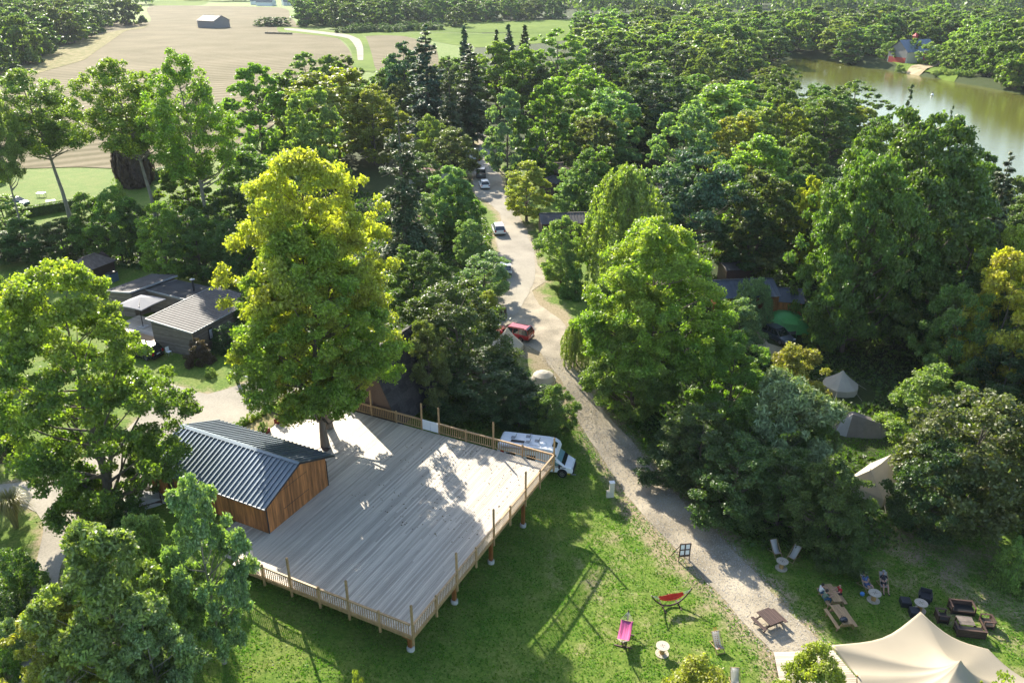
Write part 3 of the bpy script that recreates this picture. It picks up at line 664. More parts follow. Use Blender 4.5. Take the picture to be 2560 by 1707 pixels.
T('spruce2','Dark tall fir nearest the road end, with brown bare trunk',1082,98,120,330,None,'needle','fir_tree')
T('cedar','Feathery pine on the left shoulder of the tallest fir',925,88,90,None,22,'blue','pine_tree')
T('spruce2','Brown-green fir between the two tallest firs',1030,130,90,None,22,'needle','fir_tree')
T('spruce3','Small dark fir tip behind the dark tall fir, left one',1065,62,55,None,22,'blue','fir_tree')
T('spruce3','Dark fir tip above the yellow-green trees, middle of three',1168,58,55,None,22,'blue','fir_tree')
T('spruce3','Dark fir tip above the yellow-green trees, right of three',1205,60,50,None,22,'needle','fir_tree')
T('spruce3','Dark fir tip above the yellow-green trees, left of three',1140,70,45,None,20,'needle','fir_tree')
T('mid2','Yellow-green tree right behind the dark tall fir',1140,92,120,None,20,'fresh','broadleaf_tree')
T('mid2','Yellow-green tree left of the tall loose tree by the road end',1200,105,110,None,19,'fresh','broadleaf_tree')
T('mid4','Tall loose pale tree standing over the right side of the road end',1282,64,140,None,23,'light','broadleaf_tree')
T('mid2','Dark-trunked tree on the right side of the road end',1255,180,120,None,20,'mid','broadleaf_tree')
T('mid1','Yellow-green trees below the pine on the left, beside the tallest fir',900,150,110,None,15,'mid','broadleaf_tree')
T('mid2','Silver-leafed tree on the right verge beside the shaded road',1165,198,108,425,None,'silver','broadleaf_tree')
T('near1','Pale shrubby tree left of the shaded road, below the tallest fir',990,262,80,395,None,'light','broadleaf_tree')
T('gloss','Dark leafy tree with bright tips left of the shaded road',1045,288,98,412,None,'olive','broadleaf_tree')
T('near2','Grey-green tree left of the dark van on the road',1040,372,105,560,None,'silver','broadleaf_tree')
T('near1','Green tree left of the white hatchback on the road',1062,420,90,560,None,'mid','broadleaf_tree')
T('gloss','Small leafy tree beside the white estate on the road',1078,500,75,612,None,'silver','broadleaf_tree')
T('gloss','Leafy tree overhanging the pickup at the lay-by',1112,578,112,690,None,'silver','broadleaf_tree')
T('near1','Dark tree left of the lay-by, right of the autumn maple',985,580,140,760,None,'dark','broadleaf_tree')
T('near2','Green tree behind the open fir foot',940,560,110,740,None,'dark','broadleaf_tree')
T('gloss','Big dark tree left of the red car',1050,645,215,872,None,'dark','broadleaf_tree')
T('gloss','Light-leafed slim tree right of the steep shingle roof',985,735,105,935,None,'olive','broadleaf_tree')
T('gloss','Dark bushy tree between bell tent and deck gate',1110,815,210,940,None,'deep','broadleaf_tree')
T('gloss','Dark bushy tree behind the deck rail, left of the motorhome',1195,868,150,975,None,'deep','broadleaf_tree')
T('near1','Leafy tree behind the motorhome roof, beside the gravel path',1275,878,100,1010,None,'mid','broadleaf_tree')
T('bush','Bright yellow-green bush beside the worn road above the red car',1118,668,60,735,None,'yel','shrub',cat='shrub')
T('near2','Round orange-tinted tree on the right verge of the road',1210,362,112,508,None,'yel','autumn_tree')
T('near1','Round bush tree right of the road opposite the white estate',1290,492,112,655,None,'light','broadleaf_tree')
T('gloss','Leafy small tree behind the orange-tinted tree',1318,380,90,500,None,'silver','broadleaf_tree')
T('shrub2','White-flowering shrub at the side track on the right verge',1322,612,66,680,None,'mid','shrub',cat='shrub')
T('mid3','Lobed yellow-green tree right of the silver-leafed tree',1330,155,175,None,18,'fresh','broadleaf_tree')
T('mid1','Pale grey-green lobed tree in front of the lobed yellow-green tree',1405,198,160,None,17,'silver','broadleaf_tree')
T('cedar','Dark brown-green cedar behind the weeping birch',1500,138,160,None,21,'needle','cedar_tree')
T('cedar','Dark cedar top further back on the right of the road end',1390,85,110,None,22,'needle','cedar_tree')
T('mid1','Round tree left of the weeping birch, over the camp roofs',1375,330,130,None,13,'mid','broadleaf_tree')
T('weep','Pale weeping birch in the middle of the wood right of the road',1440,375,205,655,None,'light','weeping_birch')
T('pine','Blue-green spreading pine right of the weeping birch',1605,340,215,620,None,'blue','pine_tree')
T('hero1','Big maple with yellow tips right of the gravel path junction',1498,492,315,945,None,'fresh','maple_tree')
T('hero3','Dark skirt tree in front of the big yellow-tipped maple, over the gravel path',1460,640,215,960,None,'mid','maple_tree')
T('weep','Small drooping willow at the edge of the path junction',1322,735,70,835,None,'light','willow_tree')
T('oak','Great dark oak between lake and camp, on the right',2095,248,345,770,None,'dark','oak_tree')
T('oak','Broad pale-tipped oak left of the great dark oak',1975,340,255,810,None,'mid','oak_tree')
T('mid1','Light green tree with lobed top above the blue-green pine',1755,300,190,None,17,'light','broadleaf_tree')
T('mid1','Broad pale tree in mid wood, left below the lake end',1680,180,230,None,18,'light','broadleaf_tree')
T('mid3','Grey-green tree left of the broad pale tree in mid wood',1580,235,150,None,17,'silver','broadleaf_tree')
T('mid1','Yellowing round tree in front of the lake end',1815,235,100,None,14,'yel','broadleaf_tree')
T('mid2','Green tree beside the lake, right of the yellowing round tree',1895,205,90,None,13,'mid','broadleaf_tree')
T('mid2','Dark tree beside the lake, in front of the bright water',1940,215,80,None,13,'dark','broadleaf_tree')
T('mid1','Yellowing tree at the near lake shore, left of the great oak top',1985,240,90,None,11,'yel','broadleaf_tree')
T('mid3','Green tree at the near lake shore, touching the great oak top',2035,265,95,None,11,'mid','broadleaf_tree')
T('mid2','Dark shore tree between great oak and right edge, before the lake',2270,345,90,None,12,'dark','broadleaf_tree')
T('mid1','Olive shore tree at the right edge below the water',2350,400,110,None,12,'olive','broadleaf_tree')
T('mid1','Round green tree in front of the near lake shore',1700,258,140,None,15,'yel','broadleaf_tree')
T('mid1','Bushy olive tree left of the great oak top',1860,300,130,None,15,'mid','broadleaf_tree')
T('mid3','Shaded tree between pine and the pale-tipped oak',1760,400,180,None,14,'olive','broadleaf_tree')
T('near2','Narrow tree with golden top beside the pale-tipped oak',1855,395,70,620,None,'gold','autumn_tree')
T('mid2','Dark green tree behind the blue-roofed camp cabin',1720,470,150,640,None,'deep','broadleaf_tree')
T('spruce2','Fir tip rising behind the great oak against the lake',2092,212,80,None,25,'needle','fir_tree')
T('spruce2','Thin fir tip right of the great oak against the lake',2190,242,50,None,24,'needle','fir_tree')
T('spruce2','Dark fir at the right edge in front of the lake',2325,345,130,None,22,'needle','fir_tree')
T('spruce2','Dark fir right of the great oak, before the right edge',2250,390,110,None,19,'needle','fir_tree')
T('near1','Golden tree at the right edge of the photo',2300,572,215,930,None,'gold','autumn_tree')
T('near2','Pale yellow tree behind the golden tree at the right edge',2290,500,150,860,None,'yel','autumn_tree')
T('mid2','Dark green tree between great oak and golden tree',2205,500,190,850,None,'mid','broadleaf_tree')
T('gloss','Layered hornbeam in front of the golden tree',2190,650,140,930,None,'mid','hornbeam_tree')
T('near1','Deep shaded tree under the golden tree at the right edge',2310,760,180,980,None,'deep','broadleaf_tree')
T('near2','Layered light hornbeam right of the grey tent',2128,838,175,1060,None,'light','hornbeam_tree')
T('gloss','Yellow-tipped bushy tree at the right edge, lower half',2235,893,300,1215,None,'olive','broadleaf_tree')
T('gloss','Dark bushy tree right of the cream bell tent',2150,1000,190,1230,None,'deep','broadleaf_tree')
T('feather','Feathery pale tamarisk between the camp track and the path',1812,858,215,1110,None,'silver','tamarisk_tree')
T('near2','Bright green tree left of the parked dark car in the camp',1680,765,160,985,None,'fresh','broadleaf_tree')
T('bush','Yellow-green bushes below the parked dark car in the camp',1828,795,130,920,None,'yel','shrub',cat='shrub')
T('near1','Green tree left of the tamarisk',1720,905,150,1100,None,'mid','broadleaf_tree')
T('gloss','Dark tree beside the gravel path, left of the tamarisk',1610,930,170,1130,None,'dark','broadleaf_tree')
T('gloss','Dark bushy tree beside the gravel path, below the big maple',1560,985,150,1110,None,'deep','broadleaf_tree')
T('gloss','Dark bushy tree above the path, left of the two white deck chairs',1690,1010,180,1200,None,'dark','broadleaf_tree')
T('gloss','Dark bushy tree above the two white deck chairs',1797,1035,165,1212,None,'dark','broadleaf_tree')
T('near1','Brown-tinted dark bushy tree above the lawn lounge, left of the bell tent',1905,1055,165,1262,None,'dark','broadleaf_tree')
T('bush','Dark bush with yellow tips below the cream bell tent',1935,1170,120,1300,None,'dark','shrub',cat='shrub')
T('gloss','Green bush tree left of the cream bell tent',1880,960,90,1120,None,'mid','broadleaf_tree')
T('shrub2','Pale leafy sapling in front of the blue-roofed camp cabin, left',1712,636,58,745,None,'silver','sapling',cat='shrub')
T('shrub2','Pale leafy sapling in front of the blue-roofed camp cabin, right',1752,652,46,745,None,'silver','sapling',cat='shrub')
T('bush','Leafy bush beside the rear of the parked dark car',1700,690,100,790,None,'silver','shrub',cat='shrub')
T('bush','Light bush right of the parked dark car bonnet',1885,712,60,800,None,'light','shrub',cat='shrub')
T('shrub1','Leafy branchy bush at the right edge above the lounge set',2345,1235,100,1345,None,'light','shrub',cat='shrub')
T('bush','Sunny bush in front of the stretch tent at the bottom edge',1868,1492,150,1640,None,'yel','shrub',cat='shrub')
T('bush','Yellow bush crown at the bottom edge, left of the plank platform',1605,1530,180,1680,None,'yel','shrub',cat='shrub')
T('shrub1','Yellow shrub tip at the bottom edge below the left of the deck corner',822,1540,50,1640,None,'yel','shrub',cat='shrub')
T('shrub1','Yellow shrub tip before the stretch tent at the bottom right corner',2290,1553,140,1690,None,'yel','shrub',cat='shrub')
T('shrub2','Leafy shrub left of the lower road, middle one',35,1262,105,1360,None,'mid','shrub',cat='shrub')
T('shrub2','Dark shrub left of the lower road, below the leafy one',22,1360,90,1440,None,'deep','shrub',cat='shrub')
T('shrub2','Grey-green shrub left of the lower road at the bottom corner',20,1425,80,1500,None,'silver','shrub',cat='shrub')
T('shrub1','Feathery low shrub in the bottom left corner',5,1490,70,1560,None,'mid','shrub',cat='shrub')
T('shrub2','Flowering shrub at the cabin corner',455,778,62,832,None,'rust','shrub',cat='shrub')
T('shrub1','Small light shrub on the shaded lawn below the cabin',482,842,26,864,None,'light','shrub',cat='shrub')
T('shrub2','Dark bush against the long cabin wall',520,742,75,800,None,'deep','shrub',cat='shrub')
T('bush','Leafy bush at the right end of the cabin roof',575,655,60,760,None,'dark','shrub',cat='shrub')
T('shrub1','Small garden fruit tree on the lawn left of the cypress',268,408,26,452,None,'light','fruit_tree')
T('cypress','Dark reddish-brown cypress alone at the edge of the stubble field',300,294,80,428,None,'rust','cypress_tree')
T('shrub1','Round pampas tuft on the right verge of the road',1252,520,30,568,None,'silver','shrub',cat='shrub')
T('shrub2','Leafy shrub at the foot of the bottom-left maple trunk',215,1130,90,1210,None,'olive','shrub',cat='shrub')
T('shrub2','Dark shrub between the maple trunk and the covered pile',290,1120,80,1195,None,'dark','shrub',cat='shrub')
T('bush','Dark undergrowth bush left of the deck hut roof',330,990,90,1120,None,'dark','shrub',cat='shrub')
T('gloss','Leafy bush tree hiding the striped red roof, left of the road',985,440,95,560,None,'silver','broadleaf_tree')
T('gloss','Round leafy tree before the upper red roof, left of the road',972,348,80,440,None,'mid','broadleaf_tree')
T('bush','Grey-green bush in front of the blue-roofed camp cabin, at its middle',1735,640,70,745,None,'silver','shrub',cat='shrub')
# ---- trees of the woods: sampled places seen inside image regions
placed = []
KEEP = [(*G(x, y)[:2], r) for x, y, r in ((1255,385,6),(1250,415,5),(1310,505,7),(1240,318,6),(1205,350,5),(1065,375,8),(995,490,8),(990,385,6),(1725,680,10),(1690,620,7),(1800,750,9),(1780,790,6),(1530,425,6),(1150,700,6),(1640,740,5),(1990,1010,6),(1935,900,6),(2030,1130,6))] + [(*un(2090, 150, 1.2), 19), (*un(2100, 162, 1.2), 14), (*un(2078, 165, 1.2), 10)]
def wood_fill(poly, spacing, kinds, cols, label, group, Hr, Wr, zmax=200, name='woodland_tree', avoid=3.0, z=2.45):
    W_ = np.array([un(x, y, z) for x, y in poly]); x0, y0 = W_.min(0); x1, y1 = W_.max(0); n = 0; yy = y0; ps_ = [x / (y * cP + HC * sP) for x, y in W_]; wx0, wx1 = max(min(ps_), -.6), min(max(ps_), .6)
    while yy < y1:
        xx = x0 + rng.uniform(0, spacing)
        while xx < x1:
            X = xx + rng.uniform(-.3, .3) * spacing; Y = yy + rng.uniform(-.3, .3) * spacing
            if inside([X], [Y], W_)[0] and all(math.hypot(X - a, Y - b) > avoid for a, b in placed) and not inside([X], [Y], LAKE)[0] and seg_dist([X], [Y], LAKE)[0] > 1.5 \
                    and (Y > 400 or (seg_dist([X], [Y], path_w)[0] > 5 and not inside([X], [Y], path_w)[0] and True)) and all(math.hypot(X - a, Y - b) > r for a, b, r in KEEP):
                zz = max(H1(X, Y), .2)
                k = kinds[int(rng.integers(len(kinds)))]; c_ = cols[int(rng.integers(len(cols)))]
                px_ = X / (Y * cP + (HC - zz) * sP); pos = 'left part' if (px_ - wx0) < (wx1 - wx0) / 3 else ('right part' if (px_ - wx0) > (wx1 - wx0) * 2 / 3 else 'middle'); dep = 'front' if Y < y0 + (y1 - y0) * .3 else ('back' if Y > y0 + (y1 - y0) * .65 else 'centre')
                tree(k, name, f'{TONE[c_].capitalize()} {SHP[k]} {label}, {dep}, {pos}', X, Y, zz, rng.uniform(*Hr), rng.uniform(*Wr), c_, None, group, tint=.1); placed.append((X, Y)); n += 1
                if n >= zmax: return n
            xx += spacing
        yy += spacing
    return n
cnt = []
F_ = ['far1','far2','far3']
TONE = {'far':'grey-green','mid':'mid-green','olive':'olive','light':'pale green','dark':'dark green','deep':'very dark','needle':'dark'}; SHP = {'far1':'round','far2':'upright','far3':'spreading','mid1':'round','mid2':'upright','mid3':'lobed', 'mid4':'loose','spruce2':'pointed fir','near1':'round','near2':'upright'}
cnt.append(wood_fill([(-40,196),(60,158),(200,90),(270,60),(342,56),(345,12),(-40,60)], 16.5, F_, ['far','far','mid','olive'], 'tree of the wood left of the field', 'trees of the wood left of the stubble field', (15,21), (14,19), 75))
cnt.append(wood_fill([(690,62),(800,70),(900,68),(1000,55),(1320,45),(1325,26),(690,30)], 19, F_, ['far','mid','dark'], 'tree in the belt beyond the meadow', 'trees in the belt beyond the far meadow', (14,22), (15,20), 60))
cnt.append(wood_fill([(1325,85),(1345,190),(1560,215),(1800,215),(1797,168),(1815,150),(1862,134),(1925,143),(1998,156),(2045,163),(2075,138),(2150,136),(2180,140),(2225,150),(2250,172),(2352,214),(2420,235),(2420,60),(2100,36),(1940,44),(1850,40),(1320,40)], 19, F_, ['far','far','mid','light','light'], 'tree of the slope behind the lake', 'trees of the wooded slope behind the lake', (14,20), (15,21), 140))
print('woods', cnt)
wood_fill([(660,290),(830,300),(880,340),(980,290),(1080,300),(1085,270),(1240,285),(1240,340),(1330,420),(1500,450),(1700,480),(1850,420),(2000,330),(1850,240),(1600,200),(1330,170),(900,180),(700,200)], 15, ['mid1','mid2','mid3','mid4','mid1'], ['mid','mid','light','olive'], 'tree in the wood beside the road', 'trees of the wood beside the road', (11,16), (9,13), 48)
wood_fill([(1700,500),(1900,480),(2150,520),(2352,560),(2500,700),(2500,1150),(2352,1160),(2200,960),(2240,840),(1990,720),(1900,640),(1700,600)], 9, ['near1','near2','mid1'], ['deep','dark','dark'], 'tree in the thicket right of the camp', 'trees of the thicket right of the camp', (8,12), (7,10), 40)
def place_base(kind, label, x, y, H, W, col, **kw):
    X, Y, z = G(x, y); tree(kind, kw.pop('name', 'tree'), label, X, Y, z, H, W, col, **kw)
for x in range(782, 1010, 17):
    y = 77 - (x - 782) * .035
    place_base('shrub1', 'Low round bush in the hedge row across the far meadow', x, y + rng.uniform(-1, 1), rng.uniform(4, 7), rng.uniform(7, 10), 'dark', name='hedge_bush', cat='shrub', group='bushes in the hedge row across the far meadow')
for x, l in ((608, 'left'), (628, 'middle'), (648, 'right')):
    place_base('far3', 'Dark round bush in the stubble field right of the far barn, %s one' % l, x, 61, 6.5, 14, 'dark', name='field_bush', cat='shrub')
place_base('far3', 'Round lone tree in the far meadow', 1048, 62, 14, 17, 'dark', name='lone_tree')
for x, y in ((2175,172),(2150,168),(2122,164),(2090,158),(2060,156),(2030,152),(2200,176)):
    X, Y = un(x, y - 3, .5); tree('far2', 'shore_tree', 'Leafy tree on the far lake shore left of the boathouse', X, Y, max(H1(X, Y), .3), rng.uniform(8, 12), rng.uniform(7, 9), 'light', None, 'trees on the lake shore left of the boathouse')
for x, y in ((2232,178),(2250,184),(2268,190),(2288,196),(2308,203),(2330,211),(2352,218)):
    X, Y = un(x, y - 2, .5); tree('far1', 'shore_tree', 'Dark leafy tree on the far lake shore right of the boathouse', X, Y + 6, max(H1(X, Y), .3), rng.uniform(10, 14), rng.uniform(10, 13), 'mid', None, 'trees on the lake shore right of the boathouse')
for x, y in ((2162,184),(2178,187),(2193,188),(2206,190),(2222,192),(2150,183)):
    X, Y = un(x, y - 5, .4); tree('shrub1', 'shore_bush', 'Small bush on the lake bank right of the boathouse', X, Y, max(H1(X, Y), .3), rng.uniform(1.5, 3), rng.uniform(3, 5), 'light', None, 'bushes on the lake bank right of the boathouse', cat='shrub')
X, Y = un(2248/KD, 180/KD, .6); tree('bush', 'shore_bush', 'Round bush at the near corner of the boathouse', X, Y, .5, 3.2, 3.8, 'light', None, None, cat='shrub')
def clipped_hedge(label, p, q, w, h, col='dark', n=9000):
    p = Vector(p); q = Vector(q); L_ = (q - p).length; d = (q - p).normalized(); a = math.atan2(d.y, d.x)
    c = rng.integers(0, 3, n); s = rng.uniform(-.5, .5, (n, 3)); P = np.stack([s[:, 0] * L_, s[:, 1] * w, (s[:, 2] + .5) * h], 1); N = np.zeros((n, 3))
    m0 = c == 0; P[m0, 2] = h * rng.uniform(.93, 1, m0.sum()); N[m0] = (0, 0, 1)
    m1 = c > 0; sg = np.where(rng.uniform(size=m1.sum()) < .5, -1, 1); P[m1, 1] = sg * w / 2 * rng.uniform(.86, 1, m1.sum()); N[m1, 1] = sg
    V, Qd = leaf_quads(P, N + rdir(n) * .6, .2, 1.5); t = thing('hedge', label, 'hedge', ((p.x+q.x)/2, (p.y+q.y)/2, min(p.z, q.z)), a)
    link('foliage', fastmesh('hedge_leaves', V, Qd, M['leaf']), t, color=GREENS[col]); mb = MB(); mb.box((0, 0, h*.46), (L_*.98, w*.8, h*.9)); mb.build('twigs', M['bark'], t)
clipped_hedge('Long clipped hedge right of the cypress, in shade on its near side', G(292,432), G(412,398), 1.6, 2.0)
clipped_hedge('Clipped hedge below the teal car at the far left', G(20,506), G(182,478), 1.4, 1.6)
clipped_hedge('Low clipped hedge block below the cream bell tent', G(2048,1180), G(2090,1200), 1.6, 1.8)
# pampas grass
def pampas(label, x, y, Hh, Wd, n, col):
    X, Y, z = G(x, y); V = []; Qs = []
    for i in range(n):
        a = rng.uniform(0, 6.283); o = rng.uniform(.2, 1); L_ = Hh * rng.uniform(.8, 1.2); w = rng.uniform(.02, .045)
        pts = []
        for k in range(6):
            s = k / 5; r = .15 + Wd / 2 * o * s ** 1.5; zz = L_ * (math.sin(s * (1.6 + .9 * o)) / 1.0) * .9
            pts.append((r * math.cos(a), r * math.sin(a), max(zz, .05)))
        sd = (-math.sin(a) * w, math.cos(a) * w)
        b = len(V)
        for k, q in enumerate(pts):
            ww = 1 - k / 5.5; V += [(q[0] + sd[0] * ww, q[1] + sd[1] * ww, q[2]), (q[0] - sd[0] * ww, q[1] - sd[1] * ww, q[2])]
        Qs += [(b + 2*k, b + 2*k + 1, b + 2*k + 3, b + 2*k + 2) for k in range(5)]
    t = thing('pampas_grass', label, 'grass plant', (X, Y, z)); link('foliage', fastmesh('pampas_blades', np.array(V), np.array(Qs), M['leaf_gloss']), t, color=col)
pampas('Large arching clump of long grass left of the lower road', 38, 1212, 2.9, 3.8, 900, (.2,.17,.08))
pampas('Second arching grass clump at the left edge of the lower road', -5, 1225, 2.8, 3.4, 700, (.16,.2,.06))
pampas('Spiky grass clump at the foot of the bottom-left maple', 240, 1150, 2.2, 2.6, 400, (.22,.2,.09))
# short grass tufts on the near lawn
n = 170000
Xg = rng.uniform(-24, 40, n); Yg = rng.uniform(32, 72, n)
ok = (seg_dist(Xg, Yg, path_w) > .15) & ~inside(Xg, Yg, path_w) & ~inside(Xg, Yg, lroad_w) & (hgt(Xg, Yg) < 1.9)
Xg, Yg = Xg[ok], Yg[ok]; clm = np.sin(Xg * 1.7 + 2 * np.sin(Yg * .9)) * np.sin(Yg * 1.3 + 1.4 * np.sin(Xg * .7)); keep = rng.uniform(0, 1, len(Xg)) < .55 + .4 * clm; Xg, Yg = Xg[keep], Yg[keep]
Zg = hgt(Xg, Yg); k = len(Xg); rep = 2
P = np.repeat(np.stack([Xg, Yg, Zg + .03], 1), rep, 0) + rng.normal(0, .03, (k * rep, 3)) * (1, 1, .2)
V, Qd = leaf_quads(P, rdir(k * rep) * (1, 1, .6) + np.array([0, 0, .3]), .062, 2.2)
tag(link('lawn_grass', fastmesh('lawn_tufts', V, Qd, M['leaf']), color=(.1,.19,.02)), 'short grass tufts growing on the near lawn', 'grass', kind='stuff')

# the wood that closes the view: too far off to tell its trees apart
def far_mass(n_tree, polys, label):
    C = []
    for poly, k in polys:
        W_ = np.array([un(x, y, 2.45) for x, y in poly]); lo, hi = W_.min(0), W_.max(0); c_ = 0; tries = 0
        while c_ < k and tries < 60:
            q = rng.uniform(lo, hi, (2000, 2)); q = q[inside(q[:, 0], q[:, 1], W_)][:k - c_]; C.append(q); c_ += len(q); tries += 1
    C = np.concatenate(C); m = len(C); per = 200; R_ = rng.uniform(8, 12, m); Hh = rng.uniform(13, 20, m)
    ci = np.repeat(np.arange(m), per); D = rdir(m * per); D[:, 2] = np.abs(D[:, 2])
    lob = 1 + .22 * np.sin(D[:, 0] * 5 + ci) * np.cos(D[:, 1] * 5 + 2 * ci)
    P = np.stack([C[ci, 0] + D[:, 0] * R_[ci] * lob, C[ci, 1] + D[:, 1] * R_[ci] * lob, 2.45 + Hh[ci] * (.25 + .75 * D[:, 2] ** .8 * lob)], 1) + rng.normal(0, .7, (m * per, 3))
    V, Qd = leaf_quads(P, D * .6 + rdir(m * per) * .9, 2.6, 1.3)
    tag(link('distant_wood', fastmesh('distant_wood', V, Qd, M['leaf']), color=GREENS['far']), label, 'wood', kind='stuff')
far_mass(0, [([(1320,40),(1850,34),(1900,42),(2100,34),(2420,56),(2420,-16),(1960,-16),(1940,4),(1860,4),(1840,-16),(1320,-16)], 650), ([(690,28),(1325,24),(1325,-16),(690,-16)], 480), ([(430,4),(560,5),(560,-16),(430,-16)], 30), ([(-60,58),(340,12),(340,-16),(-60,-16)], 130), ([(470,-8),(700,-8),(700,-18),(470,-18)], 60)], 'far wooded country closing the view beyond fields and lake')

# undergrowth below the trees
n = 150000; Xu = rng.uniform(-70, 75, n); Yu = rng.uniform(52, 150, n)
ok = np.zeros(n, bool)
for wp in WOODS: ok |= inside(Xu, Yu, wp)
ok &= (seg_dist(Xu, Yu, path_w) > .8) & ~inside(Xu, Yu, path_w) & ~inside(Xu, Yu, lroad_w)
for a, b, r in KEEP: ok &= np.hypot(Xu - a, Yu - b) > r * .55
Xu, Yu = Xu[ok], Yu[ok]; hh = .15 + .5 * (np.sin(Xu * .8 + 2 * np.sin(Yu * .5)) * np.sin(Yu * .9) + 1) / 2
P = np.stack([Xu, Yu, hgt(Xu, Yu) + rng.uniform(.03, 1, len(Xu)) * hh], 1)
V, Qd = leaf_quads(P, rdir(len(Xu)) + np.array([0, 0, .6]), .3, 1.6)
tag(link('undergrowth', fastmesh('undergrowth', V, Qd, M['leaf']), color=(.06,.1,.022)), 'low leafy undergrowth beneath the woodland trees', 'undergrowth', kind='stuff')

# loose stones on the gravel path
n = 26000; x0, y0 = path_w.min(0); x1, y1 = path_w.max(0); Xs = rng.uniform(x0, x1, n*3); Ys = rng.uniform(30, 80, n*3)
ok = inside(Xs, Ys, path_w) | (seg_dist(Xs, Ys, path_w) < .45); Xs, Ys = Xs[ok], Ys[ok]
P = np.stack([Xs, Ys, hgt(Xs, Ys) + .05], 1); V, Qd = leaf_quads(P, rdir(len(Xs)) * .6 + np.array([0, 0, .8]), .06, 1.3)
tag(link('path_stones', fastmesh('path_stones', V, Qd, M['stone'])), 'loose pale stones on the gravel path', 'stones', kind='stuff')
# ------------------------------------------------------------------ the raised deck
ANG = R(63.35); DZ = 2.6
deck = thing('wooden_deck', 'Large raised deck of weathered boards with wooden railing above the lawn', 'deck', (-6.3, 38.64, 0), ANG)
DL = 21.62
def dl(lx, ly):                                 # deck-local to world
    c, s = math.cos(ANG), math.sin(ANG); return -6.3 + c*lx - s*ly, 38.64 + s*lx + c*ly
pitch = .158; gap = .025; cnt_b = 0; extra = MB()
HOLE = (14.75, 15.45, 18.6, 19.3)
def back_limit(y):                              # diagonal edge along the planters
    return DL if y < 15 else DL
rows = []
y = .02
while y < 25.5:
    if y + pitch < 15.2: rows.append((y, 0, DL))
    else:
        if y < 18.4: rows.append((y, .9 if y < 16 else 1.6, 3.82))
        # board span behind the hut, ends at the planters
        x0 = 10.95; x1 = DL if y < 24.6 else 17.0
        rows.append((y, x0, x1))
    y += pitch
for (y0, x0, x1) in rows:
    segs = [(x0, x1)]
    if x1 - x0 > 14 and cnt_b < 290 - (len(rows)): 
        j = x0 + (x1 - x0) * rng.uniform(.25, .75); segs = [(x0, j - .006), (j + .006, x1)]
    for a, b in segs:
        if HOLE[2] - pitch < y0 < HOLE[3] and a < HOLE[0] < b:
            pieces = [(a, HOLE[0]), (HOLE[1], b)]
        else: pieces = [(a, b)]
        mb = MB()
        for p_, q_ in pieces: mb.box(((p_+q_)/2, y0 + pitch/2, DZ - .018 + rng.uniform(-.003, .003)), (q_-p_, pitch - gap, .036))
        if cnt_b < 290: mb.build('board', M['deck'], deck); cnt_b += 1
        else: extra.add(mb.v, mb.f)
if extra.v: tag(extra.build('board_area', M['deck'], deck), kind='stuff')
mb = MB(); mb.prism([(.05, .05), (DL - .05, .05), (DL - .05, 15.1), (.05, 15.1)], DZ - .09, DZ - .045); mb.prism([(11, 15.1), (DL - .05, 15.1), (DL - .05, 24.5), (11, 24.5)], DZ - .09, DZ - .045); mb.build('underframe', M['darkwood'], deck)
def beam(p, q, w, h, m='rail', name='edge_beam'):
    b = MB(); b.bar(p, q, w, h); return b.build(name, M[m], deck)
beam((-.03, -.02, DZ - .17), (DL + .03, -.02, DZ - .17), .07, .24)
beam((-.02, .02, DZ - .17), (-.02, 14.6, DZ - .17), .07, .24)
beam((DL + .02, .02, DZ - .17), (DL + .02, 24, DZ - .17), .07, .24)
beam((.9, .9, DZ - .42), (DL - .2, .9, DZ - .42), .16, .24, 'post', 'bearer_beam')
beam((.9, .9, DZ - .43), (.9, 14, DZ - .43), .16, .22, 'post', 'bearer_beam')
bal_n = 0
def railing(p0, p1, n_int, tall0, tall1, mid_tall=False):
    """one railing bay between two posts"""
    global bal_n
    p0 = Vector((*p0, 0)); p1 = Vector((*p1, 0)); d = (p1 - p0); L_ = d.length; d.normalize()
    sec = MB(); sec.bar(p0 + d*.05 + Vector((0,0,DZ+1.06)), p1 - d*.05 + Vector((0,0,DZ+1.06)), .13, .045)
    o = sec.build('railing_section', M['rail'], deck)
    s2 = MB(); s2.bar(p0 + d*.05 + Vector((0,0,DZ+.97)), p1 - d*.05 + Vector((0,0,DZ+.97)), .04, .09); s2.bar(p0 + d*.05 + Vector((0,0,DZ+.13)), p1 - d*.05 + Vector((0,0,DZ+.13)), .05, .07); s2.build('rail', M['rail'], o)
    if not hasattr(railing, 'me'):
        b = MB(); b.box((0, 0, 0), (.05, .035, .84)); railing.me = b.mesh('baluster', M['rail'])
    a = math.atan2(d.y, d.x)
    for k in range(n_int):
        q = p0 + d * (L_ * (k + 1) / (n_int + 1)); bb = link('baluster', railing.me, o, (q.x, q.y, DZ + .545), (0, 0, a)); bal_n += 1
def post(x, y, top, bot=-.62):
    b = MB(); b.box((x, y, DZ + (top + bot) / 2), (.125, .125, top - bot)); b.add([(x-.062,y-.062,DZ+top),(x+.062,y-.062,DZ+top),(x+.062,y+.062,DZ+top),(x-.062,y+.062,DZ+top),(x,y,DZ+top+.05)], [(0,1,4),(1,2,4),(2,3,4),(3,0,4)]); b.build('railing_post', M['rail'], deck)
o_ = -.12
xs = [DL * k / 8 for k in range(9)]
for k, x in enumerate(xs):
    xx = o_ if k == 0 else (DL - o_ if k == 8 else x)
    post(xx, o_, 2.68 if k % 2 == 0 else 1.2)
for k in range(8): railing((xs[k] + (o_ if k == 0 else 0), o_), (xs[k+1] - (o_ if k == 7 else 0), o_), 13, 0, 0)
ys = [2.43 * k for k in range(7)]
for k, y in enumerate(ys[1:], 1): post(o_, y, 2.68 if k % 2 == 0 and k < 6 else 1.2)
